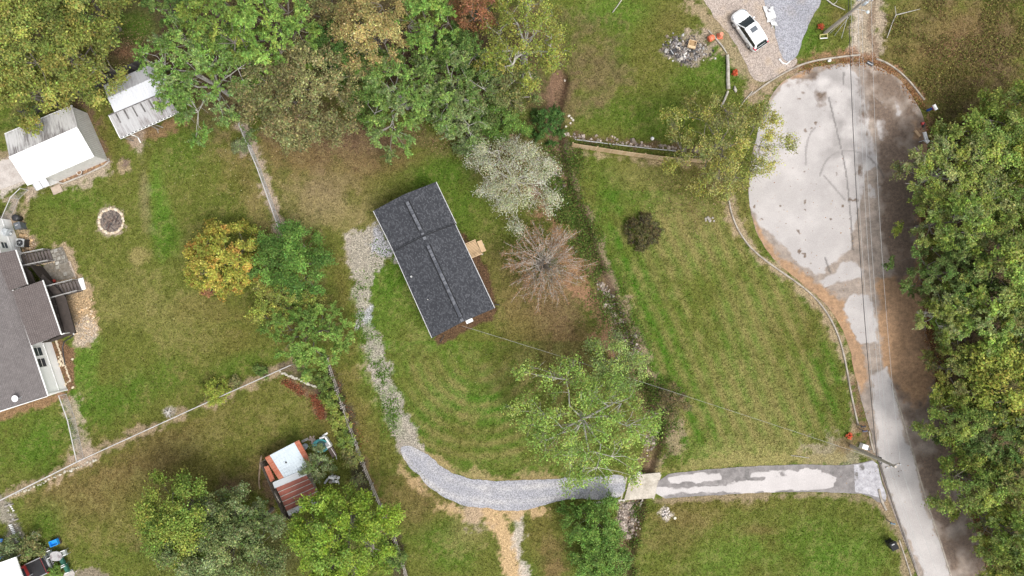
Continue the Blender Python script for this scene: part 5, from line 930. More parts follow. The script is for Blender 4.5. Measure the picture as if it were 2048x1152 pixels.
# ---------------------------------------------------------------- garage and carport
def metal_mat(name, c, dirt, ang, amt=(.5, .62), rough=.45):
    """painted metal with dark streaks running down the slope"""
    m, t, b, o = nm(name); tc = N(t, 'ShaderNodeTexCoord'); mp = N(t, 'ShaderNodeMapping'); mp.inputs['Rotation'].default_value = (0, 0, ang); t.links.new(tc.outputs['Object'], mp.inputs[0])
    m2 = N(t, 'ShaderNodeMapping'); m2.inputs['Scale'].default_value = (5.5, .55, 1); t.links.new(mp.outputs[0], m2.inputs[0]); f = noise(t, m2.outputs[0], 1.0, 5, .7); g = noise(t, mp.outputs[0], .35, 3, .5)
    a = N(t, 'ShaderNodeMath', operation='ADD'); t.links.new(f, a.inputs[0]); t.links.new(g, a.inputs[1]); hlf = N(t, 'ShaderNodeMath', operation='MULTIPLY'); t.links.new(a.outputs[0], hlf.inputs[0]); hlf.inputs[1].default_value = .5
    t.links.new(mixc(t, ramp(t, hlf.outputs[0], 0., 1., *amt), c, dirt), b.inputs['Base Color']); b.inputs['Roughness'].default_value = rough; b.inputs['Specular IOR Level'].default_value = .3; return m
def garage():
    r = thing('garage', 'ribbed metal garage with one bright white and one streaked roof slope', 'garage', tuple(P(115, 300))); ang = math.radians(23)
    NW, NE, SE, SW = [P(*p, 2.6) for p in ((9, 268), (144, 211), (188, 312), (54, 370))]; RW, RE = P(19, 316, 3.5), P(155.5, 256, 3.5)
    SLN = metal_mat('shaded_streaked_metal', (.50, .49, .48), (.135, .12, .115), -ang, (.44, .58)); SLS = metal_mat('sunlit_white_metal', (.80, .80, .80), (.76, .76, .76), -ang)  # sunlit and shaded slope tones put into the colours; the streaks are dirt
    WALLM = M('ribbed_wall_metal', (.56, .55, .53), .5, (.48, .47, .45), 2, fine=.05)
    corrug(MB(), NW, NE, RE, RW, 26).build('roof_slope', SLN, r); corrug(MB(), SW, SE, RE, RW, 26).build('roof_slope', SLS, r)
    mb = MB(); mb.beam(RW + Z3 * .04, RE + Z3 * .04, .22, .05); mb.build('ridge_cap', SLS, r)
    def V(p, z): return Vector((p.x, p.y, z))
    c = (NW + SE) / 2; q = [V(p, 0) + V(c - p, 0).normalized() * .12 for p in (NW, NE, SE, SW)]
    for a, b in ((q[1], q[2]), (q[2], q[3]), (q[3], q[0]), (q[0], q[1])): corrug(MB(), V(a, -.05), V(b, -.05), V(b, 2.55), V(a, 2.55), 22, .025).build('wall', WALLM, r)
    for a, b, k in ((q[1], q[2], RE), (q[3], q[0], RW)): mb = MB(); m = (a + b) / 2; mb.add([V(a, 2.55), V(b, 2.55), V(m, 3.4)], [[0, 1, 2]]); mb.build('gable_panel', WALLM, r)
    for s, e in ((SW, SE), (NW, NE)): gutter(r, s - Z3 * .05, e - Z3 * .05, .12)
    for x in range(8): mb = MB(); p = q[2].lerp(q[3], .08 + .06 * x); mb.box(V(p, 2.4), (.12, .25, .1), -ang); 
    u = (q[3] - q[2]).normalized(); n = u.cross(Z3) * 1.0; n = n if n.y < 0 else -n
    d0 = q[2].lerp(q[3], .76); d1 = q[2].lerp(q[3], .97); mb = MB(); mb.slab([V(d0, 2.2), V(d1, 2.2), V(d1, 2.0) + n * .75, V(d0, 2.0) + n * .75], .05); aw = mb.build('awning', M('awning_white', (.62, .63, .65), .5), r)
    for k in range(3): mb = MB(); p = d0.lerp(d1, k / 2); mb.beam(V(p, 2.24), V(p, 2.04) + n * .75, .06, .05); mb.build('awning_rib', M('grey_rail', (.3, .3, .3)), aw)
    a = q[2].lerp(q[3], .79); b = q[2].lerp(q[3], .9); mb = MB(); mb.box(V((a + b) / 2, 1.0) + n * .03, (1.0, .06, 2.0), math.atan2(u.y, u.x)); dr = mb.build('door', TRIM, r); mb = MB(); mb.box(V((a + b) / 2, 1.0) + n * .09 + u * .38, (.06, .08, .1)); mb.build('handle', STEEL, dr)
    mb = MB(); mb.box(V((a + b) / 2, .08) + n * .7, (1.05, .8, .14), math.atan2(u.y, u.x)); mb.build('door_step', M('step_wood', (.42, .34, .27), .9, (.32, .25, .2), 3), r)
    bed = thing('flower_bed', 'narrow planting bed with timber edging along the garage front', 'flower bed', tuple(P(165, 345))); BT = M('bed_edging', (.40, .37, .33), .9, (.26, .23, .2), 3)
    pts = [P(115, 365, .08), P(126, 367, .08), P(175, 347, .08), P(208, 331, .08), P(219, 322, .08), P(216, 317, .08)]
    mb = MB(); mb.tube(pts, .09, 6); mb.build('edging', BT, bed); mb = MB(); mb.slab([P(114, 362, .05), P(126, 365, .05), P(176, 345, .05), P(212, 327, .05), P(216, 316, .05), P(205, 322, .05), P(150, 346, .05)], .08); mb.build('soil', M('bed_soil', (.16, .09, .055), .95, (.30, .19, .10), 4), bed)
    t = thing('plant_tub', 'round tub planter on the garage bed edging', 'planter', tuple(P(163, 346))); mb = MB(); mb.lathe(P(163, 346), [(.2, 0), (.26, .4), (.3, .42), (.3, .46), (.24, .46), (.22, .36)], 16); mb.build('pot', M('tan_pot', (.55, .50, .45)), t, True); mb = MB(); mb.lathe(P(163, 346) + Z3 * .36, [(.22, 0), (.15, .06), (.03, .09)], 12); mb.build('soil', M('bed_soil', (.16, .09, .055)), t)
    for i in range(9): stone_obj('stone', 128 + i * 9.3 + U(-2, 2), 361 - i * 4.3 + U(-2, 2), U(.2, .36), col=(.46, .32, .2), parent=bed)
    # concrete apron outside the garage door side
    mb = MB(); mb.slab([P(-60, 335, .04), P(48, 312, .04), P(66, 356, .04), P(-60, 400, .04)], .1); tag(mb.build('concrete_apron', M('apron_concrete', (.46, .42, .39), .9, (.36, .32, .29), .9, fine=.15)), kind='structure')
garage()
def carport():
    r = thing('carport', 'grey metal carport with a stepped two-level roof and white gutter', 'carport', tuple(P(285, 215))); ang = math.radians(24)
    GM = metal_mat('grey_roof_metal', (.43, .43, .45), (.25, .24, .245), -ang, (.46, .62)); GM2 = metal_mat('lean_to_metal', (.40, .395, .40), (.21, .19, .185), -ang, (.47, .6)); GMC = metal_mat('pale_roof_metal', (.50, .51, .54), (.44, .45, .48), -ang)
    NW, NE = P(206.7, 170.8, 2.5), P(318, 121, 2.5); RW, RE = P(215, 196, 3.15), P(328, 145, 3.15); LW, LE = P(229, 225, 2.5), P(340, 178, 2.5)
    corrug(MB(), NW, NE, RE, RW, 20, .02).build('roof_slope', GM, r); corrug(MB(), LW, LE, RE, RW, 20, .02).build('roof_slope', GMC, r)
    A, B, Cc, D = P(217.5, 230.5, 2.38), P(330, 184, 2.38), P(356, 224, 2.0), P(240, 275.7, 2.0); corrug(MB(), D, Cc, B, A, 16, .03).build('lean_to_roof', GM2, r)
    for i in range(6): u = .12 + i * .145; p = A.lerp(B, u); k = D.lerp(Cc, u); mb = MB(); mb.beam(p.lerp(k, .04) + Z3 * .02, p.lerp(k, .46 if i != 2 else .5) + Z3 * .02, .15, .03); mb.build('seam_strip', M('tar_strip', (.075, .07, .068), .9, (.17, .16, .155), 3), r)
    mb = MB(); mb.beam(A + Z3 * .03, B + Z3 * .03, .12, .05); mb.build('seam_strip', M('tar_strip', (.075, .07, .068)), r)
    dd = (D - A).normalized(); gutter(r, D + dd * .06 - Z3 * .02, Cc + dd * .06 - Z3 * .02, .14); mb = MB(); mb.beam(A, D, .06, .1); mb.build('barge_board', TRIM, r)
    for i in range(16): q = D.lerp(Cc, (i + .5) / 16) + dd * .06 + Z3 * .032; mb = MB(); mb.beam(q - (Cc - D).normalized() * .16, q + (Cc - D).normalized() * .12, .09, .012); mb.build('gutter_gap', BLACK, r)
    mb = MB(); q = P(258, 268, 1.9); mb.tube([q, P(268, 271, 1.4), P(276, 275, .5), P(281, 285, .1)], .06, 8); mb.build('downspout', TRIM, r)
    mb = MB(); mb.tube([Cc - Z3 * .1, P(361, 226, .8), P(370, 233, .1)], .05, 8); mb.build('downspout', TRIM, r)
    for u in (.04, .5, .97):
        for a, b, z in ((D, Cc, 1.98), (A, B, 2.3), (NW, NE, 2.45)): q = a.lerp(b, u) + (Vector((0, 0, 0)) if a is not NW else Vector((.06, -.1, 0))); mb = MB(); mb.beam(Vector((q.x, q.y, -.05)), Vector((q.x, q.y, z)), .1, .1); mb.build('post', GREYW, r)
    mb = MB(); a = NW + Vector((.1, -.12, 0)); b = NE + Vector((.1, -.12, 0)); mb.beam(Vector((a.x, a.y, 1.2)), Vector((b.x, b.y, 1.2)), .05, 2.4); mb.build('wall', DARKW, r)
    mb = MB(); a = NW + Vector((.1, -.12, 0)); b = LW + Vector((.08, 0, 0)); mb.beam(Vector((a.x, a.y, 1.2)), Vector((b.x, b.y, 1.2)), .05, 2.4); mb.build('wall', DARKW, r)
    t = thing('timber_offcut', 'pale timber offcut lying below the carport gutter', 'timber', tuple(P(316, 252))); mb = MB(); mb.beam(P(308, 249, .06), P(326, 255, .06), .12, .08); mb.build('plank', GREYW, t); mb = MB(); mb.beam(P(314, 258, .03), P(317, 266, .03), .1, .05); mb.build('plank', GREYW, t)
carport()
# ---------------------------------------------------------------- rusty shed and its clutter
def rusty_shed():
    r = thing('shed', 'old tin shed with rusty red and pale blue-grey roof panels', 'shed', tuple(P(590, 950)))
    RU = metal_mat('rust_red_metal', (.34, .105, .06), (.42, .19, .12), math.radians(65), (.45, .6), .7); RD = metal_mat('dark_rust_metal', (.27, .085, .06), (.17, .065, .05), math.radians(25), (.42, .6), .7); BL = metal_mat('blue_grey_metal', (.50, .56, .60), (.36, .40, .44), math.radians(65), (.45, .62), .5); GY = metal_mat('pale_tin', (.42, .44, .46), (.33, .3, .28), math.radians(65))
    z0, z1 = 2.0, 2.45
    def pan(name, pts, zs, mat, n, dep=.025): a, b, c, d = [P(*p, z) for p, z in zip(pts, zs)]; mb = MB(); corrug(mb, a, b, c, d, n, dep); mb.slab([p - Z3 * .015 for p in (a, b, c, d)], .03); return mb.build(name, mat, r)
    e = lambda u, v: ((529.5 + (598 - 529.5) * u) + (v * 26), (915.5 - (915.5 - 880) * u) + (v * 41))   # upper slope: u along the top edge, v down the slope
    us = [0, .145, .37, .60, .86, 1.0]; mats = [RU, BL, BL, BL, RU]; sp = [(529.5, 915.5), (598, 880)]; bt = [(560, 963), (629, 935)]
    for i in range(5):
        t0 = [sp[0][k] + (sp[1][k] - sp[0][k]) * us[i] for k in (0, 1)]; t1 = [sp[0][k] + (sp[1][k] - sp[0][k]) * us[i + 1] for k in (0, 1)]; b0 = [bt[0][k] + (bt[1][k] - bt[0][k]) * us[i] for k in (0, 1)]; b1 = [bt[0][k] + (bt[1][k] - bt[0][k]) * us[i + 1] for k in (0, 1)]
        pan('roof_panel', [t0, t1, b1, b0], [z1 - .25 + .012 * (i % 2)] * 2 + [z1 + .012 * (i % 2)] * 2, mats[i], 3)
    pan('roof_panel', [(528, 934), (537, 931), (550, 960), (541, 964)], [2.0] * 4, RU, 2)
    pan('ridge_panel', [(545, 965), (612, 937), (614, 950), (549, 977)], [z1 + .06] * 4, GY, 1, .01)
    tl, tr_, br, bl = (552, 975), (612, 950), (645, 1000), (578, 1032)
    for i in range(6):
        f = lambda a, b, u: (a[0] + (b[0] - a[0]) * u, a[1] + (b[1] - a[1]) * u); u0, u1 = i / 6, (i + 1) / 6; h0 = z1 - .55 * u0; h1 = z1 - .55 * u1
        pan('roof_panel', [f(tl, bl, u0), f(tr_, br, u0), f(tr_, br, u1 - .02), f(tl, bl, u1 - .02)], [h0 + .02, h0 + .02, h1, h1], GY if i == 5 else RD, 1, .02)
        mb = MB(); mb.beam(P(*f(tl, bl, u1), h1 + .05), P(*f(tr_, br, u1), h1 + .05), .07, .03); mb.build('batten', M('pale_batten', (.42, .36, .32)), r)
    for a, b in (((532, 917), (600, 884)), ((600, 884), (642, 998)), ((556, 972), (582, 1030)), ((582, 1030), (642, 998)), ((532, 917), (556, 972))): corrug(MB(), P(*a, -.05) * 1, P(*b, -.05), P(*b, 0) + Z3 * 1.85, P(*a, 0) + Z3 * 1.85, 14, .02).build('wall', M('shed_boards', (.20, .16, .125), .9, (.30, .26, .22), 3), r)
    mb = MB(); mb.box(P(572, 925, z1 - .08), (.16, .16, .06)); mb.build('roof_hole_cover', BLACK, r)
    mb = MB(); mb.beam(P(545, 978, 1.2), P(562, 1004, 1.2), .15, .5); mb.build('leaning_panel', M('worn_board', (.36, .30, .25), .9, (.5, .46, .4), 3), r)
    # clutter, each piece its own thing
    TQ = M('turquoise_fibreglass', (.10, .42, .43), .35, (.07, .30, .32), 3, fine=.06); c = P(643, 890)
    t = thing('garden_pond', 'turquoise moulded pond shell beside the rusty shed', 'pond shell', tuple(c)); prof = [(.62, 0), (.8, .32), (.86, .34), (.86, .38), (.72, .37), (.6, .16), (.5, .1), (.1, .08)]; mb = MB(); mb.lathe(c, prof, 20)
    for v in mb.v: v.y = c.y + (v.y - c.y) * .82
    mb.build('shell', TQ, t, True); mb = MB(); mb.lathe(c + Z3 * .14, [(.5, 0), (.02, .004)], 16); mb.build('water', M('green_water', (.04, .10, .09), .1), t)
    t = thing('deck_frame', 'dark frame with a white border right of the turquoise pond', 'frame', tuple(P(655, 884))); 
    for a, b in (((640, 876), (651, 873)), ((651, 873), (663, 891)), ((663, 891), (655, 895))): mb = MB(); mb.beam(P(*a, .3), P(*b, .3), .16, .5); mb.build('board', TRIM, t)
    mb = MB(); mb.box(P(657, 888, .3), (.5, .5, .4), .5); mb.build('box', STEEL, t)
    t = thing('garden_trolley', 'rusty dark trolley lying right of the turquoise pond', 'trolley', tuple(P(666, 905))); mb = MB(); mb.box(P(665, 904, .35), (.55, 1.0, .12), .5); mb.build('tray', M('trolley_brown', (.12, .085, .07)), t); mb = MB(); mb.tube([P(662, 896, .4), P(672, 912, .4), P(673, 918, .7)], .03, 6); mb.build('handle', TRIM, t)
    for x, y in ((660, 900), (666, 897), (665, 914), (671, 911)): mb = MB(); mb.tube([P(x, y, .16), P(x + 1.5, y - .6, .16)], .15, 12); mb.build('wheel', BLACK, t)
    t = thing('white_plank', 'white plank lying on the grass above the turquoise pond', 'plank', tuple(P(650, 870))); mb = MB(); mb.beam(P(645, 872, .05), P(655, 866, .08), .18, .05); mb.build('board', TRIM, t); mb = MB(); mb.beam(P(646, 874, .03), P(649, 871, .03), .08, .06); mb.build('bearer', GREYW, t)
    t = thing('concrete_block', 'hollow concrete blocks beside the top corner of the rusty shed', 'blocks', tuple(P(611, 880))); 
    for k in range(3): mb = MB(); q = P(606 + k * 4.2, 882 - k * 1.9, .1); [mb.box(q + Vector(d), s, .42) for d, s in (((0, .09, 0), (.2, .04, .19)), ((0, -.09, 0), (.2, .04, .19)), ((-.09, 0, 0), (.04, .16, .19)), ((.09, 0, 0), (.04, .16, .19)))]; mb.build('block', M('block_grey', (.5, .48, .46)), t)
    t = thing('metal_drum', 'pale metal drum between the blocks and the turquoise pond', 'drum', tuple(P(612, 892))); mb = MB(); mb.lathe(P(611, 892), [(.28, 0), (.28, .28), (.3, .3), (.28, .32), (.28, .6), (.3, .62), (.28, .64), (.28, .86), (.25, .86), (.25, .83)], 18); mb.build('barrel', M('drum_blue', (.42, .47, .52), .5), t); mb = MB(); mb.lathe(P(611, 892) + Z3 * .83, [(.25, 0), (.02, .01)], 16); mb.build('lid', STEEL, t)
    t = thing('rubble_heap', 'small pinkish heap of rubble above the turquoise pond', 'heap', tuple(P(625, 880)))
    for k in range(16): stone_obj('stone', 625 + random.gauss(0, 3.5), 880 + random.gauss(0, 4), U(.18, .4), col=(.46, .36, .31), parent=t)
    t = thing('log', 'curved peeling log left of the rusty shed', 'log', tuple(P(520, 945))); mb = MB(); mb.tube([P(522.5, 914, .1), P(520.5, 930, .1), P(518.5, 950, .1), P(518, 967, .1), P(520, 978, .1)], [.1, .1, .09, .09, .06], 8); mb.build('trunk', M('peeled_log', (.36, .27, .18), .9, (.22, .15, .1), 4), t); mb = MB(); mb.tube([P(522.5, 914, .1), P(523, 911, .12)], [.06, .05], 8); mb.build('stub', M('peeled_log', (.36, .27, .18)), t)
    t = thing('scrap_pile', 'pale scrap under the small grey-green tree by the rusty shed', 'scrap', tuple(P(660, 965)))
    for k in range(9): mb = MB(); mb.box(P(652 + U(0, 22), 950 + U(0, 20), U(.1, .4)), (U(.2, .7), U(.1, .3), U(.08, .4)), U(0, 3)); mb.build('piece', (TRIM, STEEL, GREYW)[k % 3], t)
    mb = MB(); mb.tube([P(671, 950, .1), P(677, 963, .6), P(678, 968, .1)], .03, 6); mb.build('pipe', TRIM, t)
rusty_shed()

# ---------------------------------------------------------------- fences
def plen(pts): return [(pts[i + 1] - pts[i]).length for i in range(len(pts) - 1)]
def chain_link(label, px, h=1.25, post=2.6, rail=.05):
    pts = [P(*p) for p in px]; r = thing('chain_link_fence', label, 'fence', tuple(pts[0])); wm = MB(); RM = M('fence_rail_grey', (.50, .49, .48), .5, (.40, .39, .38), 2, fine=.08)
    for a, b in zip(pts[:-1], pts[1:]):
        L = (b - a).length; n = max(1, round(L / post)); d = (b - a) / L
        for i in range(n + 1):
            if i == 0 and a is not pts[0]: continue
            q = a.lerp(b, i / n); mb = MB(); mb.lathe(q - Z3 * .05, [(.035, 0), (.035, h + .08), (.045, h + .09), (.02, h + .13)], 8); mb.build('post', RM, r)
        mb = MB(); mb.tube([a + Z3 * h, b + Z3 * h], rail, 6); mb.build('top_rail', RM, r); mb = MB(); mb.tube([a + Z3 * .05, b + Z3 * .05], .012, 4); mb.build('tension_wire', RM, r)
        st = .11; k = int(L / st); s = d.cross(Z3) * .004
        for i in range(k):
            for sg in (1, -1):
                # zig-zag wire drawn as straight diagonals from bottom to top
                x0 = i * st; x1 = x0 + sg * h * .9
                if x1 < 0 or x1 > L: 
                    t = ((0 if x1 < 0 else L) - x0) / (x1 - x0)
                else: t = 1
                p0 = a + d * x0 + Z3 * .05; p1 = p0 + d * (x1 - x0) * t + Z3 * (h - .05) * t; wm.quad(p0 - s, p0 + s, p1 + s, p1 - s)
    o = wm.build('wire_mesh', M('galvanised_wire', (.42, .42, .42), .5), r); o['kind'] = 'stuff'; return r
chain_link('long grey chain-link fence crossing the west yard up to the feathery tree', [(0, 1002), (168, 918), (400, 812), (588, 728)], rail=.045)
chain_link('chain-link fence running down from the woods to the dense green tree', [(484, 248), (522, 338), (567, 464)])
chain_link('short chain-link fence from the west house corner to the long fence', [(133, 788), (150, 835), (168, 916)], post=2.0)
chain_link('short chain-link fence between the garage corner and the west house', [(57, 380), (38, 398), (12, 458)], rail=.04)
def board_fence(name, label, px, h, w, gap, mat, mats=None, rails=True, tilt=.0, tip=False, jit=.02):
    pts = [P(*p) for p in px]; r = thing(name, label, 'fence', tuple(pts[0])); og = origin(r); meshes = []
    for k in range(3):
        mb = MB(); hh = h * (1 - .02 * k); mb.box((0, 0, hh / 2 - .03), (w, .022, hh)); o = mb.build(name + '_piece', (mats or [mat] * 3)[k], local=True); meshes.append(o.data); bpy.data.objects.remove(o)
    for a, b in zip(pts[:-1], pts[1:]):
        L = (b - a).length; n = int(L / (w + gap)); rz = math.atan2(b.y - a.y, b.x - a.x); nr = Vector((-math.sin(rz), math.cos(rz), 0))
        for i in range(n):
            o = link('slat' if tip else 'board', meshes[random.randrange(3)], r); o.location = a.lerp(b, (i + .5) / n) - og + nr * U(-.004, .004); o.rotation_euler = (U(-tilt, tilt), 0, rz + U(-jit, jit)); o.scale.z = U(.97, 1.02)
        for z in ((.35, h - .35) if rails else ()): mb = MB(); mb.beam(a + Z3 * z + nr * .045, b + Z3 * z + nr * .045, .05, .09); mb.build('rail', mat, r)
        m = max(1, round(L / 2.4))
        for i in range(m + 1): q = a.lerp(b, i / m) + nr * .1; mb = MB(); mb.beam(q - Z3 * .1, q + Z3 * (h - .1), .09, .09); mb.build('post', mat, r)
    return r
PN = [M('pine_board_%d' % i, c, .85, tuple(x * .8 for x in c), 4, fine=.15) for i, c in enumerate(((.60, .43, .26), (.54, .38, .22), (.64, .48, .31)))]
board_fence('privacy_fence', 'fresh pine board fence dividing the east lawn from the north lawn', [(1143, 294), (1240, 309), (1330, 321), (1412, 326)], 1.85, .145, .006, PN[0], PN)
OW = [M('old_board_%d' % i, c, .9, tuple(x * .7 for x in c), 4, fine=.15) for i, c in enumerate(((.44, .31, .17), (.38, .27, .15), (.48, .36, .22)))]
board_fence('privacy_fence', 'weathered board fence half hidden by trees at the edge of the north woods', [(888, 254), (950, 264), (1025, 278)], 1.85, .145, .01, OW[0], OW)
PK = [M('picket_%d' % i, c, .9, tuple(x * .6 for x in c), 5, fine=.2) for i, c in enumerate(((.40, .36, .32), (.30, .27, .24), (.52, .48, .44)))]
mbp = board_fence('picket_fence', 'weathered grey picket fence along the hedge and the big yellow-green tree', [(656, 716), (676, 776), (700, 846), (728, 925), (762, 1008), (790, 1070), (818, 1160)], 1.25, .11, .10, PK[0], PK, tilt=.09, tip=True, jit=.15)
DKB = [M('dark_board_%d' % i, c, .9, tuple(x * .7 for x in c), 4, fine=.2) for i, c in enumerate(((.085, .08, .08), (.06, .056, .056), (.12, .115, .115)))]
board_fence('board_fence', 'dark grey board fence behind the garage and carport', [(60, 232), (110, 214), (175, 186), (235, 158), (300, 130)], 1.85, .16, .012, DKB[0], DKB)

# ---------------------------------------------------------------- poles and wires
POLEM = M('pole_wood', (.44, .40, .35), .9, (.32, .28, .24), 4, stretch=(4, 4, .5)); XM = M('crossarm_wood', (.36, .32, .28), .9)
def pole(label, px, h, arm_ang):
    b = P(*px); r = thing('utility_pole', label, 'utility pole', tuple(b)); mb = MB(); mb.tube([b - Z3 * .3, b + Z3 * h * .5, b + Z3 * h], [.19, .16, .12], 12); mb.build('shaft', POLEM, r)
    d = Vector((math.cos(arm_ang), math.sin(arm_ang), 0)); mb = MB(); mb.beam(b + Z3 * (h - .5) - d * .75, b + Z3 * (h - .5) + d * .75, .11, .12); arm = mb.build('crossarm', XM, r)
    for u in (-.65, -.25, .3, .65): mb = MB(); mb.lathe(b + Z3 * (h - .44) + d * u, [(.05, 0), (.07, .05), (.05, .08), (.07, .12), (.03, .16)], 8); mb.build('insulator', M('grey_ceramic', (.45, .46, .48), .3), arm)
    return r, b, d
rA, bA, dA = pole('utility pole in the north east corner beside the gravel pad', (1650, 66), 8.6, 0.0)
rB, bB, dB = pole('utility pole at the mouth of the concrete driveway', (1702, 892), 8.4, .25)
mb = MB(); mb.lathe(bA + Vector((.3, .1, 7.2)), [(.2, 0), (.25, .05), (.25, .75), (.2, .82), (.05, .86)], 14); tf = mb.build('transformer', M('transformer_grey', (.50, .56, .62), .4), rA, True); mb = MB(); mb.lathe(bA + Vector((.3, .1, 8.06)), [(.04, 0), (.05, .1), (.03, .25)], 8); mb.build('bushing', STEEL, tf)
mb = MB(); mb.tube([bA + Z3 * 6.2, bA + Vector((.7, -.2, 6.4)), bA + Vector((1.2, -.3, 6.3))], .03, 6); mb.build('lamp_arm', STEEL, rA); mb = MB(); mb.lathe(bA + Vector((1.25, -.3, 6.2)), [(.15, 0), (.16, .06), (.08, .16)], 12); mb.build('lamp_head', M('lamp_blue_white', (.6, .68, .72), .3), rA)
mb = MB(); mb.lathe(bB + Vector((.15, .1, 5.1)), [(.06, 0), (.1, .05), (.1, .5), (.05, .55)], 10); mb.build('cable_box', BLACK, rB); mb = MB(); mb.tube([bB + Vector((0, -.15, 6.0)), bB + Vector((.25, -.5, 5.5)), bB + Vector((.3, -.5, 5.0))], .035, 6); mb.build('cable_loop', BLACK, rB)
WIRE_L = M('bare_aluminium_wire', (.40, .40, .40), .5, (.36, .36, .36), 1, fine=.02, bs=0); WIRE_B = M('black_cable', (.02, .02, .02), .6)
def wire(label, ends, sag, rad_, mat, name='power_line'):
    r = thing(name, label, 'wire', tuple(ends[0])); 
    for a, b in zip(ends[:-1], ends[1:]):
        a = Vector(a); b = Vector(b); mb = MB(); pts = [a.lerp(b, i / 24) - Z3 * (sag * (b - a).length / 43 * 4 * (i / 24) * (1 - i / 24)) for i in range(25)]; mb.tube(pts, rad_, 5); mb.build('span', mat, r)
    return r
dN = Vector((-.05, 1, 0)); dS = Vector((.345, -.939, 0))
for z, off, rr, mt, lb, sg in ((8.05, .65, .013, WIRE_L, 'outermost thin bare power wire on the crossarms over the road', .9), (8.05, -.25, .013, WIRE_L, 'inner thin bare power wire on the crossarms over the road', .95), (6.9, 0, .014, WIRE_L, 'thin pale neutral wire below the crossarms along the road', 1.0), (5.6, 0, .014, WIRE_L, 'lower thin pale wire beside the black cable along the road', .8), (5.1, 0, .03, WIRE_B, 'thick black telephone cable running along the road', .75)):
    a = bA + dA * off + Z3 * z; b = bB + dB * off + Z3 * z; ext = bB + dS * 40 + dB * off + Z3 * z
    wire(lb, [a + Vector((0, 25, 0)), a, b, ext], sg, rr, mt)
wire('thin service wire sagging from the driveway pole to the house roof', [bB + Z3 * 6.2, P(925, 652, 4.2)], 2.0, .011, M('twisted_service_wire', (.40, .40, .39), .5), 'service_wire')
for a, b, lb in ((7.6, (1659, 67), 'guy wire beside the north east pole, nearest its shaft'), (6.4, (1669, 71), 'guy wire of the north east pole anchored in the middle of the grass'), (5.0, (1683, 76), 'guy wire of the north east pole anchored nearest the dirt track')): wire(lb, [bA + Z3 * a, P(*b, .0)], .05, .028, M('guy_cable', (.6, .6, .6), .5), 'guy_wire')
mb = MB(); t = thing('fallen_branch', 'bare grey branch lying on the grass left of the north east pole', 'branch', tuple(P(1660, 8))); mb.tube([P(1652, -2, .1), P(1666, 9, .15), P(1690, 20, .1)], [.07, .06, .03], 6); mb.build('stem', BARKP, t); mb = MB(); mb.tube([P(1666, 9, .15), P(1672, 5, .2), P(1676, -2, .1)], [.04, .03, .02], 5); mb.build('twig', BARKP, t)
t = thing('fallen_branch', 'bare forked branch lying in the brush right of the dirt track', 'branch', tuple(P(1800, 28))); mb = MB(); mb.tube([P(1774, 76, .1), P(1785, 45, .15), P(1792, 30, .2), P(1840, 18, .15)], [.04, .05, .06, .02], 6); mb.build('stem', BARKP, t); mb = MB(); mb.tube([P(1792, 30, .2), P(1790, 12, .3)], [.04, .02], 5); mb.build('twig', BARKP, t)

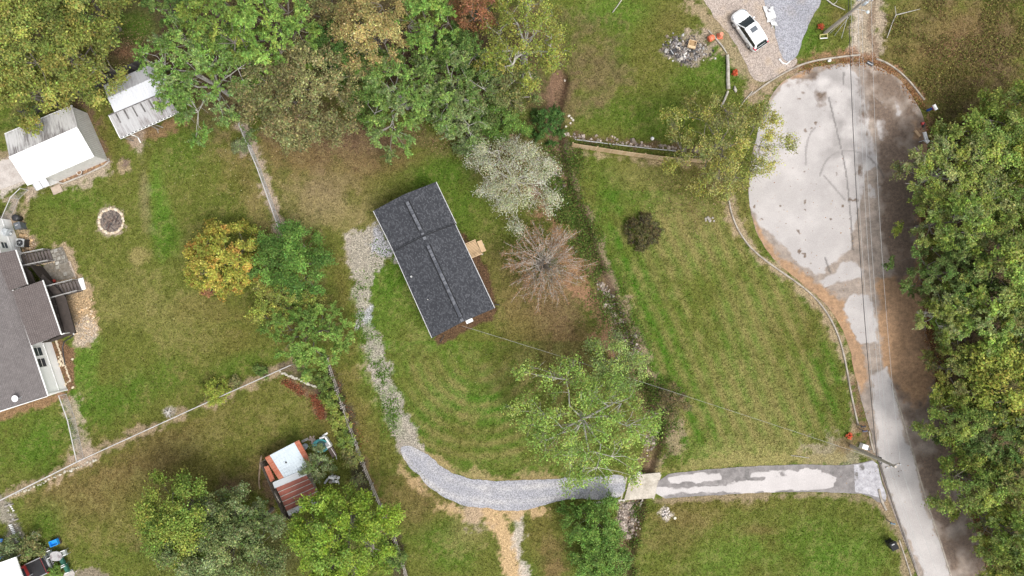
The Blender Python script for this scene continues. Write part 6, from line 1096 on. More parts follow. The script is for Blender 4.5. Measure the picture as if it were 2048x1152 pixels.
# ---------------------------------------------------------------- white car
def car():
    c = P(1493, 64.5); r = thing('car', 'white SUV with a dark sunroof parked on the tan gravel', 'car', tuple(c)); fx = P(1470, 30) - P(1519, 101); ang = math.atan2(fx.y, fx.x)
    PT = M('white_car_paint', (.80, .80, .80), .22, (.78, .78, .78), 1, fine=.01, bs=0); GL = M('car_glass', (.012, .018, .02), .08, (.02, .03, .03), 1, fine=.02, bs=0); RED = M('tail_light_red', (.55, .02, .05), .25, (.45, .015, .04), 2, fine=.05, bs=0)
    R = Matrix.Rotation(ang, 4, 'Z'); og = Vector(c)
    def W_(p): return og + (R @ Vector(p))
    def loft(name, st, mat, parent=r, sm=True):
        """stations (x, half widths and heights): list of cross-sections"""
        mb = MB(); n = len(st[0]); 
        for s in st: mb.v += [W_(p) for p in s]
        for i in range(len(st) - 1):
            for k in range(n - 1): a = i * n + k; mb.f.append([a, a + 1, a + n + 1, a + n]); mb.mi.append(0)
        mb.f.append(list(range(n))); mb.f.append(list(range((len(st) - 1) * n, len(st) * n))[::-1]); mb.mi += [0, 0]
        o = mb.build(name, mat, parent, sm)
        return o
    def sec(x, w, zb, zt, crown=.05, tuck=.08):
        h = zt - zb
        half = [(w - tuck, zb), (w, zb + .22 * h), (w + .01, zb + .55 * h), (w - .02, zb + .82 * h), (w - .10, zb + .96 * h), (w * .6, zt + crown * .7), (0, zt + crown)]
        return [(x, -y, z) for y, z in half] + [(x, y, z) for y, z in half[::-1][1:]]
    loft('body', [sec(-2.27, .62, .42, .86, .02, .05), sec(-2.22, .80, .36, .95, .03), sec(-2.0, .88, .30, 1.03, .04), sec(-1.3, .92, .26, 1.05, .04), sec(-.3, .92, .26, 1.04, .04), sec(.7, .92, .26, 1.02, .05), sec(1.2, .91, .26, 1.0, .06), sec(1.75, .88, .28, .92, .06), sec(2.05, .80, .32, .82, .05), sec(2.22, .64, .38, .72, .03), sec(2.29, .45, .42, .62, .01, .03)], PT)
    # cabin glass with the white roof skin on top
    def cab(x, w, z, zt, wt): return [(x, -w, z), (x, -wt, zt), (x, wt, zt), (x, w, z)]
    loft('cabin_glass', [cab(-2.08, .78, .95, 1.06, .74), cab(-1.72, .80, 1.0, 1.46, .70), cab(-1.0, .83, 1.02, 1.58, .72), cab(.15, .83, 1.02, 1.58, .72), cab(.75, .82, 1.0, 1.28, .75), cab(1.12, .80, .98, 1.02, .78)], GL, sm=False)
    def rf(x, w, z): return [(x, -w - .015, z - .05), (x, -w * .93, z + .015), (x, 0, z + .04), (x, w * .93, z + .015), (x, w + .015, z - .05)]
    loft('roof', [rf(-1.86, .70, 1.42), rf(-1.6, .73, 1.53), rf(-1.0, .745, 1.60), rf(-.3, .745, 1.615), rf(.12, .735, 1.60), rf(.24, .72, 1.56)], PT)
    for s in (-1, 1):
        for p0, p1, w in (((.22, .635, 1.55), (1.1, .79, 1.03), .09), ((-1.82, .655, 1.42), (-2.05, .77, 1.06), .2), ((-.45, .66, 1.58), (-.5, .86, 1.02), .07)): mb = MB(); mb.beam(W_((p0[0], s * p0[1], p0[2] + .01)), W_((p1[0], s * p1[1], p1[2] + .01)), w, .05); mb.build('pillar', PT if w > .08 else BLACK, r)
        mb = MB(); mb.beam(W_((-2.22, s * .74, .97)), W_((-1.86, s * .85, 1.03)), .14, .16); mb.build('tail_light', RED, r)
        mb = MB(); mb.beam(W_((2.12, s * .62, .74)), W_((1.72, s * .83, .9)), .12, .06); mb.build('headlight', M('headlight_glass', (.25, .27, .3), .1), r)
        mb = MB(); mb.box(W_((.72, s * 1.0, 1.03)), (.16, .2, .12), ang, taper=.8); mi = mb.build('mirror', PT, r)
        for x in (1.32, -1.28):
            mb = MB(); mb.tube([W_((x, s * .70, .34)), W_((x, s * .90, .34))], [.34, .34], 20); wh = mb.build('wheel', M('tyre_rubber', (.025, .025, .026), .85), r); m2 = MB(); m2.tube([W_((x, s * .885, .34)), W_((x, s * .925, .34))], [.22, .20], 14); m2.build('rim', STEEL, wh)
            mb = MB(); v = []; k = 10
            for i in range(k + 1): a = math.pi * i / k; v += [(x + .43 * math.cos(a), s * .934, .32 + .43 * math.sin(a)), (x + .36 * math.cos(a), s * .938, .32 + .36 * math.sin(a))]
            mb.add([W_(p) for p in v], [[2 * i, 2 * i + 1, 2 * i + 3, 2 * i + 2] for i in range(k)]); mb.build('wheel_arch', BLACK, r)
    mb = MB(); mb.add([W_(p) for p in ((-.12, -.36, 1.662), (-.12, .36, 1.662), (-.62, .36, 1.67), (-.62, -.36, 1.67))], [[0, 1, 2, 3]]); mb.build('sunroof', M('sunroof_glass', (.10, .115, .13), .1, (.12, .13, .15), 1, fine=.02, bs=0), r)
    mb = MB(); mb.box(W_((-2.12, 0, 1.0)), (.26, 1.34, .06), ang, .45); mb.build('rear_window', GL, r)
    mb = MB(); mb.box(W_((-1.55, 0, 1.6)), (.16, .05, .07), ang, taper=.4); mb.build('antenna', PT, r)
    mb = MB(); mb.tube([W_((1.1, .1, 1.05)), W_((.98, .62, 1.1))], .012, 4); mb.tube([W_((1.1, -.5, 1.05)), W_((1.0, .05, 1.1))], .012, 4); mb.build('wiper', BLACK, r)
    mb = MB(); mb.tube([W_((2.0, -.7, .86)), W_((1.85, 0, .97)), W_((2.0, .7, .86))], .008, 4); mb.build('hood_seam', M('seam_grey', (.3, .3, .3)), r)
car()
# ---------------------------------------------------------------- north lawn clutter
BURNC = [(.03, .03, .032), (.02, .02, .022), (.05, .045, .042), (.13, .10, .08), (.34, .32, .31), (.22, .20, .20), (.55, .53, .50), (.10, .09, .085), (.3, .24, .18)]
pebbles('burn_debris', 'ash, charred scraps and rubble of the burn pile on the north lawn', 'debris', cat2((np.random.default_rng(1).normal(1375, 18, 520), np.random.default_rng(2).normal(100, 11, 520)), (np.random.default_rng(3).normal(1350, 9, 160), np.random.default_rng(4).normal(90, 9, 160)), (np.random.default_rng(5).normal(1372, 8, 130), np.random.default_rng(6).normal(116, 5, 130))), BURNC, .14)
t = thing('cardboard_box', 'square tan cardboard box on top of the burn pile', 'box', tuple(P(1384, 89))); c = P(1384, 89, .45); CB = M('cardboard', (.60, .44, .27), .85, (.52, .37, .22), 3)
for dx, dy, sx, sy in ((.38, 0, .05, .8), (-.38, 0, .05, .8), (0, .38, .8, .05), (0, -.38, .8, .05)): mb = MB(); mb.box(c + Matrix.Rotation(-.25, 3, 'Z') @ Vector((dx, dy, .02)), (sx, sy, .28), -.25); mb.build('side', CB, t)
mb = MB(); mb.box(c - Z3 * .05, (.74, .74, .04), -.25); mb.build('bottom', M('cardboard_dark', (.34, .23, .12), .9), t); mb = MB(); mb.slab([c + Vector(p) for p in ((-.42, -.3, .16), (.3, -.46, .16), (.34, -.24, .17), (-.36, -.1, .17))], .02); mb.build('flap', CB, t)
for x, y, s, lb, cc in ((1332, 102, .55, 'grey boulder at the left tip of the burn pile', (.36, .34, .32)), (1357, 97, .5, 'pale round stone on the burn pile left of the cardboard box', (.55, .48, .38)), (1339, 116, .38, 'tan stone on the grass below the burn pile', (.50, .44, .34)), (1352, 88, .45, 'light grey slab stone on the upper left of the burn pile', (.5, .48, .46)), (1366, 70, .35, 'pale stone at the top of the burn pile', (.42, .42, .40))): stone_obj('stone', x, y, s, lb, None, cc)
t = thing('charred_tray', 'charred metal tray at the left side of the burn pile', 'tray', tuple(P(1345, 104))); mb = MB(); mb.box(P(1346, 104, .15), (.7, .42, .06), .7); mb.build('base', BLACK, t); mb = MB(); mb.beam(P(1341, 100, .22), P(1347, 109, .22), .07, .16); mb.build('rim', STEEL, t)
OR = M('orange_plastic', (.62, .15, .07), .5, (.52, .12, .06), 3, fine=.1)
t = thing('orange_barrel', 'orange plastic barrel lying on its side by the burn pile', 'barrel', tuple(P(1421, 77))); mb = MB(); mb.tube([P(1417, 79, .32), P(1419, 78, .32), P(1424, 75, .32), P(1427, 73, .32)], [.27, .33, .33, .26], 16); mb.build('shell', OR, t, False); mb = MB(); mb.tube([P(1420.5, 77.2, .32), P(1421.4, 76.7, .32)], .345, 16); mb.build('hoop', M('orange_faded', (.66, .27, .17)), t)
t = thing('traffic_barrel', 'square-based orange traffic barrel standing beside the log', 'barrel', tuple(P(1439, 73))); c = P(1439, 73); mb = MB(); mb.box(c + Z3 * .06, (.58, .58, .12), .05); mb.build('base', OR, t); mb = MB(); mb.lathe(c + Z3 * .12, [(.24, 0), (.22, .35), (.2, .36), (.2, .6), (.17, .62)], 18); mb.build('drum', M('orange_pale', (.68, .24, .15), .5), t)
LG = M('grey_log', (.42, .39, .34), .9, (.28, .25, .21), 4, stretch=(1, 1, 1)); 
def log(label, pts, rd): t = thing('log', label, 'log', tuple(P(*pts[0][:2]))); mb = MB(); mb.tube([P(x, y, z) for x, y, z in pts], rd, 9); mb.build('trunk', LG, t, False); a = P(*pts[-1]); b = P(*pts[-2]); mb = MB(); mb.tube([a, a + (a - b).normalized() * .02], rd[-1] * .85, 9); mb.build('cut_end', M('log_cut', (.5, .42, .3), .9), t); return t
log('thick straight grey log at the right edge of the north lawn', [(1455, 110, .2), (1456, 130, .2), (1456, 160, .2), (1457, 178, .2)], [.17, .17, .19, .2])
log('thin grey log slanting between the orange barrels', [(1417, 61, .1), (1430, 75, .12), (1445, 93, .12), (1454, 107, .1)], [.06, .09, .09, .05])
log('slim log under the yellow half-bare tree', [(1456, 182, .12), (1450, 198, .12), (1442, 214, .1)], [.12, .11, .09])
log('slim pale pole lying beside the turning circle', [(1505, 183, .08), (1490, 200, .08), (1476, 220, .08)], [.06, .06, .05])
log('short pale stick on the top of the north lawn', [(1243, 0, .05), (1235, 12, .06), (1225, 25, .05)], [.06, .05, .04])
for x, y, lb, n in ((1470, 145, 'red-leaved little plant right of the straight log', 14), (1699, 872, 'orange-red little plant left of the mailboxes', 10), (1642, 54, 'orange-red little plant left of the north east pole', 8)): tree('flower_plant', lb, 'plant', at(x, y, .2), .32, .5, [(.45, .07, .03), (.36, .05, .03), (.3, .08, .04)], seed=int(x), leaf=.16, spray=.2, base=.05, ncl=n, limbs=4)
t = thing('stump', 'pale weathered stump beside the end of the straight log', 'stump', tuple(P(1470, 178))); mb = MB(); mb.tube([P(1469, 172, .05), P(1470, 178, .2), P(1472, 184, .05)], [.06, .16, .1], 7); mb.build('wood', LG, t); mb = MB(); mb.tube([P(1470, 178, .2), P(1474, 181, .12)], [.06, .04], 5); mb.build('root', LG, t)
t = thing('ball', 'white ball on the north lawn near the pine fence', 'ball', tuple(P(1304, 278))); mb = MB(); mb.lathe(P(1304, 278), [(.02, 0), (.14, .04), (.19, .15), (.19, .22), (.13, .32), (.02, .36)], 16); mb.build('shell', TRIM, t, True); mb = MB(); mb.lathe(P(1304, 278, .36), [(.03, 0), (.025, .012)], 8); mb.build('valve', STEEL, t)
t = thing('white_pipe', 'long pale pipe lying along the small ditch beside the pine fence', 'pipe', tuple(P(1260, 290))); mb = MB(); mb.tube([P(1150, 279, .05), P(1230, 289, .03), P(1300, 297, .02), P(1352, 302, .03)], .05, 6); mb.build('barrel', M('pvc_pipe', (.5, .5, .5)), t); mb = MB(); mb.tube([P(1229, 289, .03), P(1233, 289.5, .03)], .065, 8); mb.build('coupling', M('pvc_pipe', (.5, .5, .5)), t)
for i, (x, y, s, lb) in enumerate(((1131, 157, .3, 'small pale stone on bare earth at the edge of the north woods'), (1138, 232, .34, 'topmost of the pale stones beside the dark evergreen shrub'), (1143, 236, .32, 'upper right pale stone beside the dark evergreen shrub'), (1146, 240, .36, 'rightmost pale stone beside the dark evergreen shrub'), (1141, 246, .3, 'middle pale stone beside the dark evergreen shrub'), (1132, 253, .28, 'lowest pale stone beside the dark evergreen shrub'), (1129, 269, .5, 'broken pinkish stone at the left end of the small ditch'), (1071, 199, .3, 'white stone in the woods left of the north lawn'))): stone_obj('stone', x, y, s, lb, None, (.58, .54, .46))
log('bare white fallen branch in the woods left of the north lawn', [(1037, 196, .3), (1050, 194, .35), (1062, 194, .3)], [.03, .06, .05])
t = thing('rock_outcrop', 'flat stony patch on the upper east lawn', 'rocks', tuple(P(1417, 436)))
for k in range(7): stone_obj('stone', 1417 + random.gauss(0, 5), 436 + random.gauss(0, 2.2), U(.25, .5), col=(.34, .31, .27), parent=t)
t = thing('stone_heap', 'round heap of pale ash and stones on the south lawn', 'stones', tuple(P(1331, 1027)))
for k in range(26): stone_obj('stone', 1331 + random.gauss(0, 4.8), 1027 + random.gauss(0, 5.5), U(.16, .36), col=(.58, .52, .48) if k % 4 else (.06, .055, .05), parent=t)
stone_obj('stone', 1350, 1036, .36, 'single white stone right of the ash heap', None, (.68, .62, .5))
t = thing('drain_grate', 'pale curved drain edge below the grey gravel pad', 'edging', tuple(P(1570, 122))); mb = MB(); mb.tube([P(1560, 120, .06), P(1565, 126, .06), P(1573, 128, .06), P(1580, 122, .06)], .07, 6); mb.build('pipe', TRIM, t); mb = MB(); mb.tube([P(1558, 118, .06), P(1561, 121, .06)], .09, 6); mb.build('end_cap', TRIM, t)
t = thing('crumpled_sheet', 'crumpled white plastic sheet along the left of the grey gravel pad', 'plastic sheet', tuple(P(1538, 35))); mb = MB(); rr = random.Random(3); g = [[P(1527 + j * 4.6 + i * 1.7 + rr.uniform(-2, 2), 12 + i * 6.5 + rr.uniform(-2, 2), rr.uniform(.03, .22)) for j in range(5)] for i in range(7)]
mb.add([p for row in g for p in row], [[i * 5 + j, i * 5 + j + 1, i * 5 + j + 6, i * 5 + j + 5] for i in range(6) for j in range(4) if rr.random() < .7]); mb.build('sheet', M('plastic_white', (.66, .66, .66), .4), t); mb = MB(); mb.tube([P(1544, 44, .1), P(1548, 32, .12), P(1549, 45, .1), P(1543, 56, .08)], .04, 5); mb.build('rolled_edge', M('plastic_white', (.66, .66, .66)), t)
stone_obj('stone', 1659, 121, .5, 'white stone on the top edge of the turning circle', None, (.66, .64, .62))
t = thing('drain_cover', 'small dark slotted drain cover at the top right of the turning circle', 'drain', tuple(P(1740, 127))); mb = MB(); mb.box(P(1740, 127, .04), (.7, .4, .06), -.5); mb.build('frame', BLACK, t); mb = MB(); mb.box(P(1740, 127, .08), (.6, .08, .02), -.5); mb.build('slot', STEEL, t)
t = thing('wire_frame', 'small yellow-edged wire frame at the foot of the north east pole', 'frame', tuple(P(1647, 73))); YG = M('yellow_wood', (.46, .42, .16), .8)
for a, b in (((1640, 70), (1655, 68)), ((1640, 77), (1655, 76)), ((1640, 70), (1640, 77)), ((1655, 68), (1655, 76))): mb = MB(); mb.beam(P(*a, .15), P(*b, .15), .08, .08); mb.build('bar', YG if a[1] < 75 else TRIM, t)
# ---------------------------------------------------------------- roadside
t = thing('mailbox', 'blue mailbox with white dome top on the east side of the turning circle', 'mailbox', tuple(P(1855, 221))); b = P(1855, 221); BLU = M('blue_paint', (.03, .10, .42), .4)
mb = MB(); mb.beam(b, b + Z3 * 1.0, .2, .2); mb.build('post', BLU, t); mb = MB(); c = b + Z3 * 1.18; mb.box(c, (.28, .56, .2), .5); k = []; mb.build('box', M('mail_red', (.5, .05, .05), .5), t); mb = MB(); mb.tube([c + Matrix.Rotation(.5, 3, 'Z') @ Vector((0, -.29, .1)), c + Matrix.Rotation(.5, 3, 'Z') @ Vector((0, .29, .1))], .17, 12); mb.build('dome', TRIM, t)
t = thing('litter_pile', 'scattered junk at the road edge under the upper east woods', 'litter', tuple(P(1846, 262))); 
for x, y, sx, sy, rz, m_ in ((1835, 267, .28, .9, .7, M('tan_board', (.5, .34, .2))), (1851, 272, .35, .9, .25, TRIM), (1854, 282, .4, .5, .9, TRIM), (1846, 247, .3, .3, .2, M('mail_red', (.5, .05, .05))), (1860, 272, .25, .25, .1, M('yellow_wood', (.46, .42, .16))), (1848, 250, .5, .16, 1.2, BLACK), (1844, 282, .6, .08, .3, STEEL)): mb = MB(); mb.box(P(x, y, .15), (sx, sy, .16), rz, taper=.85); mb.build('piece', m_, t)
for k in range(8): stone_obj('stone', 1848 + U(-6, 8), 254 + U(-8, 10), U(.12, .25), col=(.3, .12, .08), parent=t)
def mailbox(label, x, y, rz, col):
    t = thing('mailbox', label, 'mailbox', tuple(P(x, y))); b = P(x, y); m_ = M('mailbox_%d' % int(col[2] * 1000), col, .45); mb = MB(); mb.beam(b - Z3 * .1, b + Z3 * 1.0, .09, .09); mb.build('post', GREYW, t); d = Vector((math.cos(rz), math.sin(rz), 0)); s = Vector((-d.y, d.x, 0)); c = b + Z3 * 1.0; mb = MB(); v = []
    for e in (-.25, .25): v += [c + d * e + s * (.09 * math.cos(a) if 0 < i < 6 else (.09 if i == 0 else -.09)) + Z3 * (.1 + .09 * math.sin(a) if 0 < i < 6 else 0) for i, a in enumerate([0, 0, math.pi / 4, math.pi / 2, 3 * math.pi / 4, math.pi, 0])]
    mb.add(v, [[i, (i + 1) % 7, 7 + (i + 1) % 7, 7 + i] for i in range(7)] + [list(range(7))[::-1], list(range(7, 14))]); mb.build('box', m_, t); mb = MB(); mb.box(c + s * .1 + Z3 * .14, (.12, .02, .05), rz); mb.build('flag', M('flag_red', (.5, .04, .03)), t); return t
mailbox('upper dark mailbox of the pair above the driveway mouth', 1716, 849, .1, (.03, .03, .035)); mailbox('lower blue-grey mailbox of the pair above the driveway mouth', 1719, 858, .1, (.08, .09, .14)); mailbox('blue-grey mailbox below the driveway mouth', 1774, 1040, -.2, (.14, .20, .24))
t = thing('cable_pedestal', 'white utility box beside the driveway pole', 'utility box', tuple(P(1727, 893))); mb = MB(); mb.box(P(1728, 893, .3), (.7, .55, .6), -.3, taper=.85); mb.build('cabinet', TRIM, t); mb = MB(); mb.box(P(1735, 897, .15), (.5, .3, .3), -.5); mb.build('pipe_mouth', BLACK, t)
t = thing('wheelie_bin', 'black wheelie bin at the road edge near the bottom right', 'bin', tuple(P(1783, 1089))); c = P(1783, 1089, .52); mb = MB(); mb.box(c, (.58, .68, 1.0), .45, taper=1.18); mb.build('body', BLACK, t); mb = MB(); mb.box(c + Z3 * .54, (.78, .86, .07), .45, taper=.88); ld = mb.build('lid', M('bin_lid_black', (.012, .012, .014), .85), t); mb = MB(); mb.box(c + Matrix.Rotation(.45, 3, 'Z') @ Vector((-.05, .25, .585)), (.3, .1, .02), .45); mb.build('label_plate', M('pale_plate', (.5, .5, .5)), ld); mb = MB(); mb.tube([c + Matrix.Rotation(.45, 3, 'Z') @ Vector((-.3, .44, .45)), c + Matrix.Rotation(.45, 3, 'Z') @ Vector((.3, .44, .45))], .03, 6); mb.build('handle', BLACK, t)
for s in (-.28, .28): mb = MB(); w0 = c + Matrix.Rotation(.45, 3, 'Z') @ Vector((s, .34, -.4)); mb.tube([w0, w0 + Matrix.Rotation(.45, 3, 'Z') @ Vector((.06, 0, 0))], .12, 12); mb.build('wheel', BLACK, t)
log('fallen pale stick in the dry grass above the concrete driveway', [(1582, 911, .05), (1600, 913, .05), (1618, 916, .05)], [.03, .04, .03])
t = thing('stone_row', 'broken row of pale kerb stones below the slab bridge', 'stones', tuple(P(1285, 1010)))
for k in range(7): stone_obj('stone', 1287 - k * .9, 1003 + k * 3, U(.22, .32), col=(.55, .5, .44), parent=t)
t = thing('driveway_stones', 'row of pale stones along the lower edge of the gravel driveway', 'stones', tuple(P(1215, 1004)))
for k in range(15): stone_obj('stone', 1190 + k * 4.1, 1005 - k * .35 + U(-1, 1), U(.2, .36), col=(.56, .53, .48), parent=t)
t = thing('white_bucket', 'small white bucket at the top left corner of the slab bridge', 'bucket', tuple(P(1277, 945))); mb = MB(); mb.lathe(P(1277, 945), [(.13, 0), (.16, .32), (.13, .32), (.12, .1)], 12); mb.build('pail', TRIM, t); mb = MB(); mb.tube([P(1274, 945, .3), P(1277, 941, .42), P(1280, 945, .3)], .01, 5); mb.build('handle', BLACK, t)
# ---------------------------------------------------------------- west yard
t = thing('fire_ring', 'round fire pit ringed with cream stones on the west lawn', 'fire pit', tuple(P(222, 442)))
mb = MB(); mb.lathe(P(222, 442, -.06), [(1.2, .0), (1.18, .07), (.6, .06), (.05, .09)], 24); mb.build('ash_bed', M('ash', (.07, .055, .05), .95, (.19, .155, .13), 4, (.42, .58), fine=.4), t)
for i in range(36): a = i / 36 * 6.2832; stone_obj('stone', 222 + math.cos(a) * 24.5 + U(-.7, .7), 442 + math.sin(a) * 24.5 + U(-.7, .7), U(.32, .44), col=((.60, .50, .37), (.50, .40, .28), (.64, .56, .45))[i % 3], parent=t)
for i in range(24):
    a = U(0, 6.28); q = U(0, .9); c = P(222, 442, .1) + Vector((math.cos(a) * q, math.sin(a) * q, 0)); b = U(0, 6.28); mb = MB(); e = Vector((math.cos(b), math.sin(b), U(-.1, .2))) * U(.15, .4); mb.tube([c - e, c + e], U(.015, .04), 5); mb.build('charred_stick', (BLACK, M('burnt_wood', (.09, .05, .04)), M('bare_stick', (.24, .17, .13)))[i % 3], t)
t = thing('stick_heap', 'small pile of dead sticks on bare earth below the carport', 'sticks', tuple(P(251, 328)))
for k in range(14): a = U(0, 3.14); c = P(251 + random.gauss(0, 3), 327 + random.gauss(0, 3), U(.05, .2)); mb = MB(); e = Vector((math.cos(a), math.sin(a), 0)) * U(.2, .5); mb.tube([c - e, c + e], .02, 4); mb.build('stick', M('bare_stick', (.24, .17, .13)), t)
t = thing('driftwood', 'bleached driftwood stump against the long chain-link fence', 'stump', tuple(P(335, 825)))
for a, b in (((328, 826), (344, 822)), ((333, 833), (340, 816)), ((330, 820), (342, 830)), ((336, 824), (341, 836))): mb = MB(); mb.tube([P(*a, .1), P((a[0] + b[0]) / 2, (a[1] + b[1]) / 2, .25), P(*b, .1)], [.05, .1, .04], 6); mb.build('limb', BARKP, t)
t = thing('stone_border', 'low row of pale rocks below the long chain-link fence', 'stones', tuple(P(110, 960)))
for k in range(46): u = k / 45; stone_obj('stone', 25 + 165 * u + U(-2, 2), 992 - 74 * u + U(-2, 3), U(.16, .36), col=((.46, .42, .32), (.34, .30, .22), (.52, .49, .42))[k % 3], parent=t)
t = thing('stone_edging', 'broken stone edging under the light green feathery tree', 'stones', tuple(P(605, 755)))
for k in range(18): u = k / 17; stone_obj('stone', 560 + 72 * u, 744 + 30 * u + U(-1.5, 1.5), U(.24, .42), col=(.46, .43, .36), parent=t)
# ---------------------------------------------------------------- south west corner: truck, canopy, table and chairs
def corner():
    ang = math.radians(-25)          # canopy and truck lie turned by this much
    r = thing('carport_canopy', 'white canopy roof in the bottom left corner over the front of the truck', 'canopy', tuple(P(10, 1150))); A, B, Cc, D = P(31, 1114, 2.6), P(47, 1160, 2.6), P(-50, 1200, 2.6), P(-70, 1150, 2.6); corrug(MB(), A, B, Cc, D, 9, .03).build('roof', metal_mat('canopy_white', (.80, .80, .80), (.62, .62, .62), 0, (.52, .64)), r)
    for q in (A, B, Cc, D): mb = MB(); k = q + ((A + Cc) / 2 - q) * .04; mb.beam(Vector((k.x, k.y, -.05)), Vector((k.x, k.y, 2.55)), .08, .08); mb.build('post', STEEL, r)
    mb = MB(); mb.beam(A - Z3 * .06, B - Z3 * .06, .06, .12); mb.build('edge_beam', TRIM, r)
    t = thing('pickup_truck', 'red pickup truck with a black bed cover half under the white canopy', 'pickup truck', tuple(P(70, 1137))); og = P(70, 1137); R = Matrix.Rotation(math.radians(25), 4, 'Z')   # tail points to the right and up
    RP = M('red_car_paint', (.42, .055, .05), .3, (.36, .045, .04), 2, fine=.03, bs=0)
    def W_(p): return og + R @ Vector(p)
    def bx(name, c, s, m_, tp=1.0, par=None): mb = MB(); mb.box(W_(c), s, math.radians(25), taper=tp); return mb.build(name, m_, par or t)
    bx('bed', (.95, 0, .75), (1.75, 1.85, .65), RP, .98); bx('bed_cover', (.95, 0, 1.11), (1.62, 1.66, .06), M('vinyl_black', (.014, .014, .016), .5), .98); bx('cab', (-.75, 0, 1.0), (1.6, 1.86, .9), RP, .92); bx('cab_roof', (-.72, 0, 1.62), (1.25, 1.5, .34), RP, .9); bx('rear_window', (-.03, 0, 1.52), (.1, 1.3, .3), GLASS); bx('hood', (-2.2, 0, .85), (1.4, 1.8, .55), RP, .94); bx('bumper', (1.98, 0, .55), (.22, 1.8, .2), STEEL); bx('tailgate', (1.85, 0, .85), (.08, 1.7, .5), BLACK)
    for x in (1.0, -1.9):
        for s in (-1, 1): mb = MB(); mb.tube([W_((x, s * .72, .36)), W_((x, s * .96, .36))], .37, 18); wh = mb.build('wheel', M('tyre_rubber', (.025, .025, .026)), t); m2 = MB(); m2.tube([W_((x, s * .95, .36)), W_((x, s * .975, .36))], .2, 12); m2.build('rim', STEEL, wh)
    for s in (-1, 1): bx('tail_light', (1.84, s * .87, .9), (.1, .12, .3), M('tail_light_red', (.55, .02, .05))); bx('bed_rail', (.95, s * .88, 1.11), (1.75, .08, .06), STEEL)
    # blue tarpaulins
    BT = M('blue_tarp', (.02, .19, .62), .45, (.015, .14, .5), 3, fine=.1)
    for px, lb in (([(-30, 1075), (6, 1078), (4, 1084), (-30, 1090)], 'blue tarpaulin scrap on the left edge above the grey shrub'), ([(-30, 1085), (2, 1103), (10, 1112), (-2, 1120), (-30, 1126)], 'larger blue tarpaulin on the left edge beside the canopy')): t2 = thing('tarpaulin', lb, 'tarpaulin', tuple(P(0, px[0][1]))); mb = MB(); mb.slab([P(x, y, .5 + U(-.1, .1)) for x, y in px], .03); mb.build('sheet', BT, t2); mb = MB(); mb.box(P(-8, px[0][1] + 12, .2), (1.0, .6, .4), .3); mb.build('covered_load', GREYW, t2)
    t = thing('blue_bin', 'bright blue open tub on a dark trailer frame', 'tub', tuple(P(108, 1086))); c = P(108.5, 1085.5, .45); rz = math.radians(22); mb = MB()
    for dx, dy, sx, sy in ((0, .27, .86, .06), (0, -.27, .86, .06), (.4, 0, .06, .5), (-.4, 0, .06, .5)): mb.box(c + Matrix.Rotation(rz, 3, 'Z') @ Vector((dx, dy, 0)), (sx, sy, .35), rz)
    mb.box(c - Z3 * .14, (.8, .5, .04), rz); BB = M('bright_blue_plastic', (.015, .28, .72), .4, (.012, .22, .6), 3, fine=.06); mb.build('tub', BB, t); mb = MB(); mb.box(c - Z3 * .3, (1.0, .7, .1), rz); mb.build('frame', DARKW, t)
    # patio table and slatted chairs
    t = thing('patio_table', 'round-cornered grey patio table among slatted chairs', 'table', tuple(P(121, 1107))); c = P(121, 1107); mb = MB(); pts = []
    for k in range(20): a = k / 20 * 6.283; e = 2.6; pts.append((c.x + .62 * math.copysign(abs(math.cos(a)) ** (2 / e), math.cos(a)), c.y + .5 * math.copysign(abs(math.sin(a)) ** (2 / e), math.sin(a))))
    mb.prism(pts, .70, .74); mb.build('tabletop', M('stained_table', (.36, .35, .35), .6, (.16, .13, .14), 1.6, (.45, .6)), t)
    for dx in (-.4, .4):
        for dy in (-.3, .3): mb = MB(); mb.beam(c + Vector((dx, dy, 0)), c + Vector((dx, dy, .7)), .05, .05); mb.build('leg', STEEL, t)
    def chair(label, x, y, rz, col, wide=.56):
        t = thing('slatted_chair', label, 'chair', tuple(P(x, y))); b = P(x, y); m_ = M('chair_%d' % int(col[1] * 1000), col, .6); Rz = Matrix.Rotation(rz, 3, 'Z')
        for k in range(6): mb = MB(); mb.box(b + Rz @ Vector((-.24 + k * .095, 0, .42)), (.075, wide, .025), rz); mb.build('seat_slat', m_, t)
        for k in range(5): mb = MB(); mb.box(b + Rz @ Vector((.30 + k * .035, 0, .5 + k * .1)), (.025, wide, .085), rz, -.3); mb.build('back_slat', m_, t)
        for s in (-1, 1):
            mb = MB(); mb.beam(b + Rz @ Vector((-.28, s * wide / 2, .64)), b + Rz @ Vector((.4, s * wide / 2, .66)), .06, .03); mb.build('arm', TRIM if col[1] > col[0] else m_, t)
            for dx in (-.24, .28): mb = MB(); mb.beam(b + Rz @ Vector((dx, s * wide / 2, 0)), b + Rz @ Vector((dx, s * wide / 2, .62)), .04, .04); mb.build('leg', m_, t)
    chair('upper green slatted chair below the patio table', 131, 1121, math.radians(25), (.03, .13, .09), .9); chair('lower green slatted chair, nearest the light green bush', 138, 1133, math.radians(25), (.035, .15, .10), .9); chair('pale grey slatted chair right of the patio table', 134, 1102, math.radians(20), (.42, .45, .43), .5)
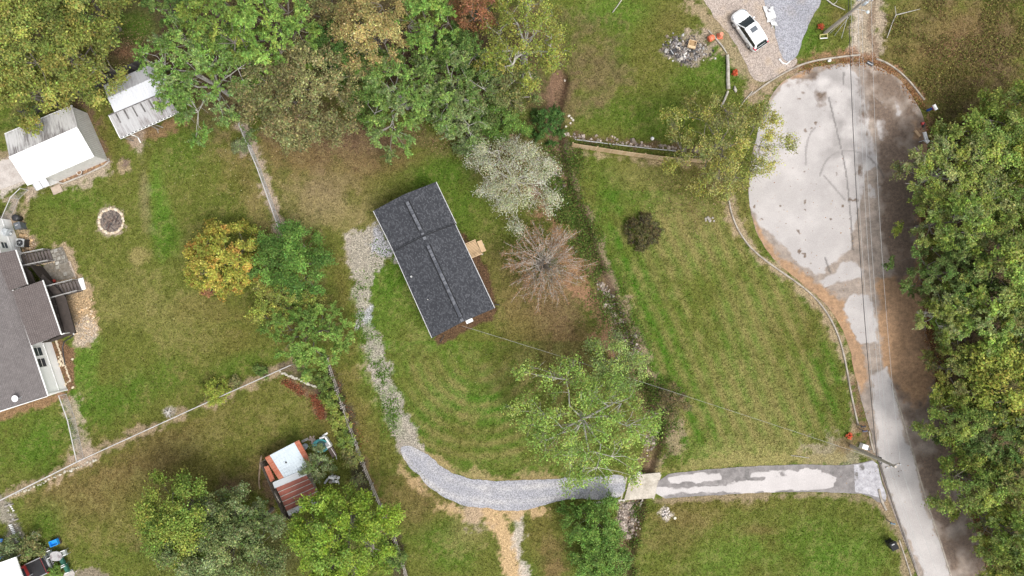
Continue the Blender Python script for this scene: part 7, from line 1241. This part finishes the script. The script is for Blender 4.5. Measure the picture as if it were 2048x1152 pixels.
    chair('dark grey slatted chair left of the patio table', 106, 1104, math.radians(205), (.10, .12, .11), .7)
    t = thing('wooden_pallet', 'grey slatted wooden frame between the truck and the table', 'pallet', tuple(P(97, 1112)))
    for k in range(9): mb = MB(); q = P(93 + k * 1.5, 1098 + k * 4, .12); mb.box(q, (.5, .09, .05), math.radians(20)); mb.build('slat', M('pale_slat', (.46, .45, .42), .9), t)
    mb = MB(); mb.beam(P(94, 1096, .2), P(106, 1130, .2), .09, .09); mb.build('rail', STEEL, t)
    t = thing('flat_box', 'white flat box lid on the lawn above the leafy shrub', 'box lid', tuple(P(70, 1072))); mb = MB(); mb.box(P(70, 1072, .2), (.85, .6, .16), math.radians(-28), taper=.94); mb.build('lid', M('cream_plastic', (.66, .61, .52), .6), t); mb = MB(); mb.box(P(70, 1072, .06), (.7, .5, .12), math.radians(-28)); mb.build('base', GREYW, t)
    t = thing('paving_stone', 'grey paving slab at the bottom edge below the green chairs', 'slab', tuple(P(140, 1148))); mb = MB(); mb.prism([(P(*p).x, P(*p).y) for p in ((128, 1150), (132, 1142), (145, 1138), (150, 1146), (148, 1158), (130, 1158))], -.02, .07); mb.build('slab', CONC, t); stone_obj('stone', 152, 1143, .2, col=(.4, .36, .32), parent=t)
    # stepped path with white stones
    t = thing('stepping_path', 'sunken grey path edged with white blocks in the bottom left corner', 'path', tuple(P(25, 1040)))
    for k in range(11): mb = MB(); q = P(21 + k * 1.55, 1050 + k * 3.3, .1); mb.box(q, (.3, .11, .14), math.radians(10)); mb.build('white_block', TRIM, t)
    for k in range(9): stone_obj('stone', 12 + k * 4.6, 1012 + k * 9 + U(-1, 1), U(.18, .3), col=(.5, .47, .42), parent=t)
    for k in range(4): stone_obj('stone', 19 + k * 2.6, 1009 + k * 4, U(.2, .32), col=(.66, .64, .6), parent=t)
    for y in (1013, 1043): mb = MB(); mb.beam(P(9 + (y - 1013) * .35, y, .08), P(26 + (y - 1013) * .35, y - 5, .08), .12, .16); mb.build('sleeper', GREYW, t)
corner()
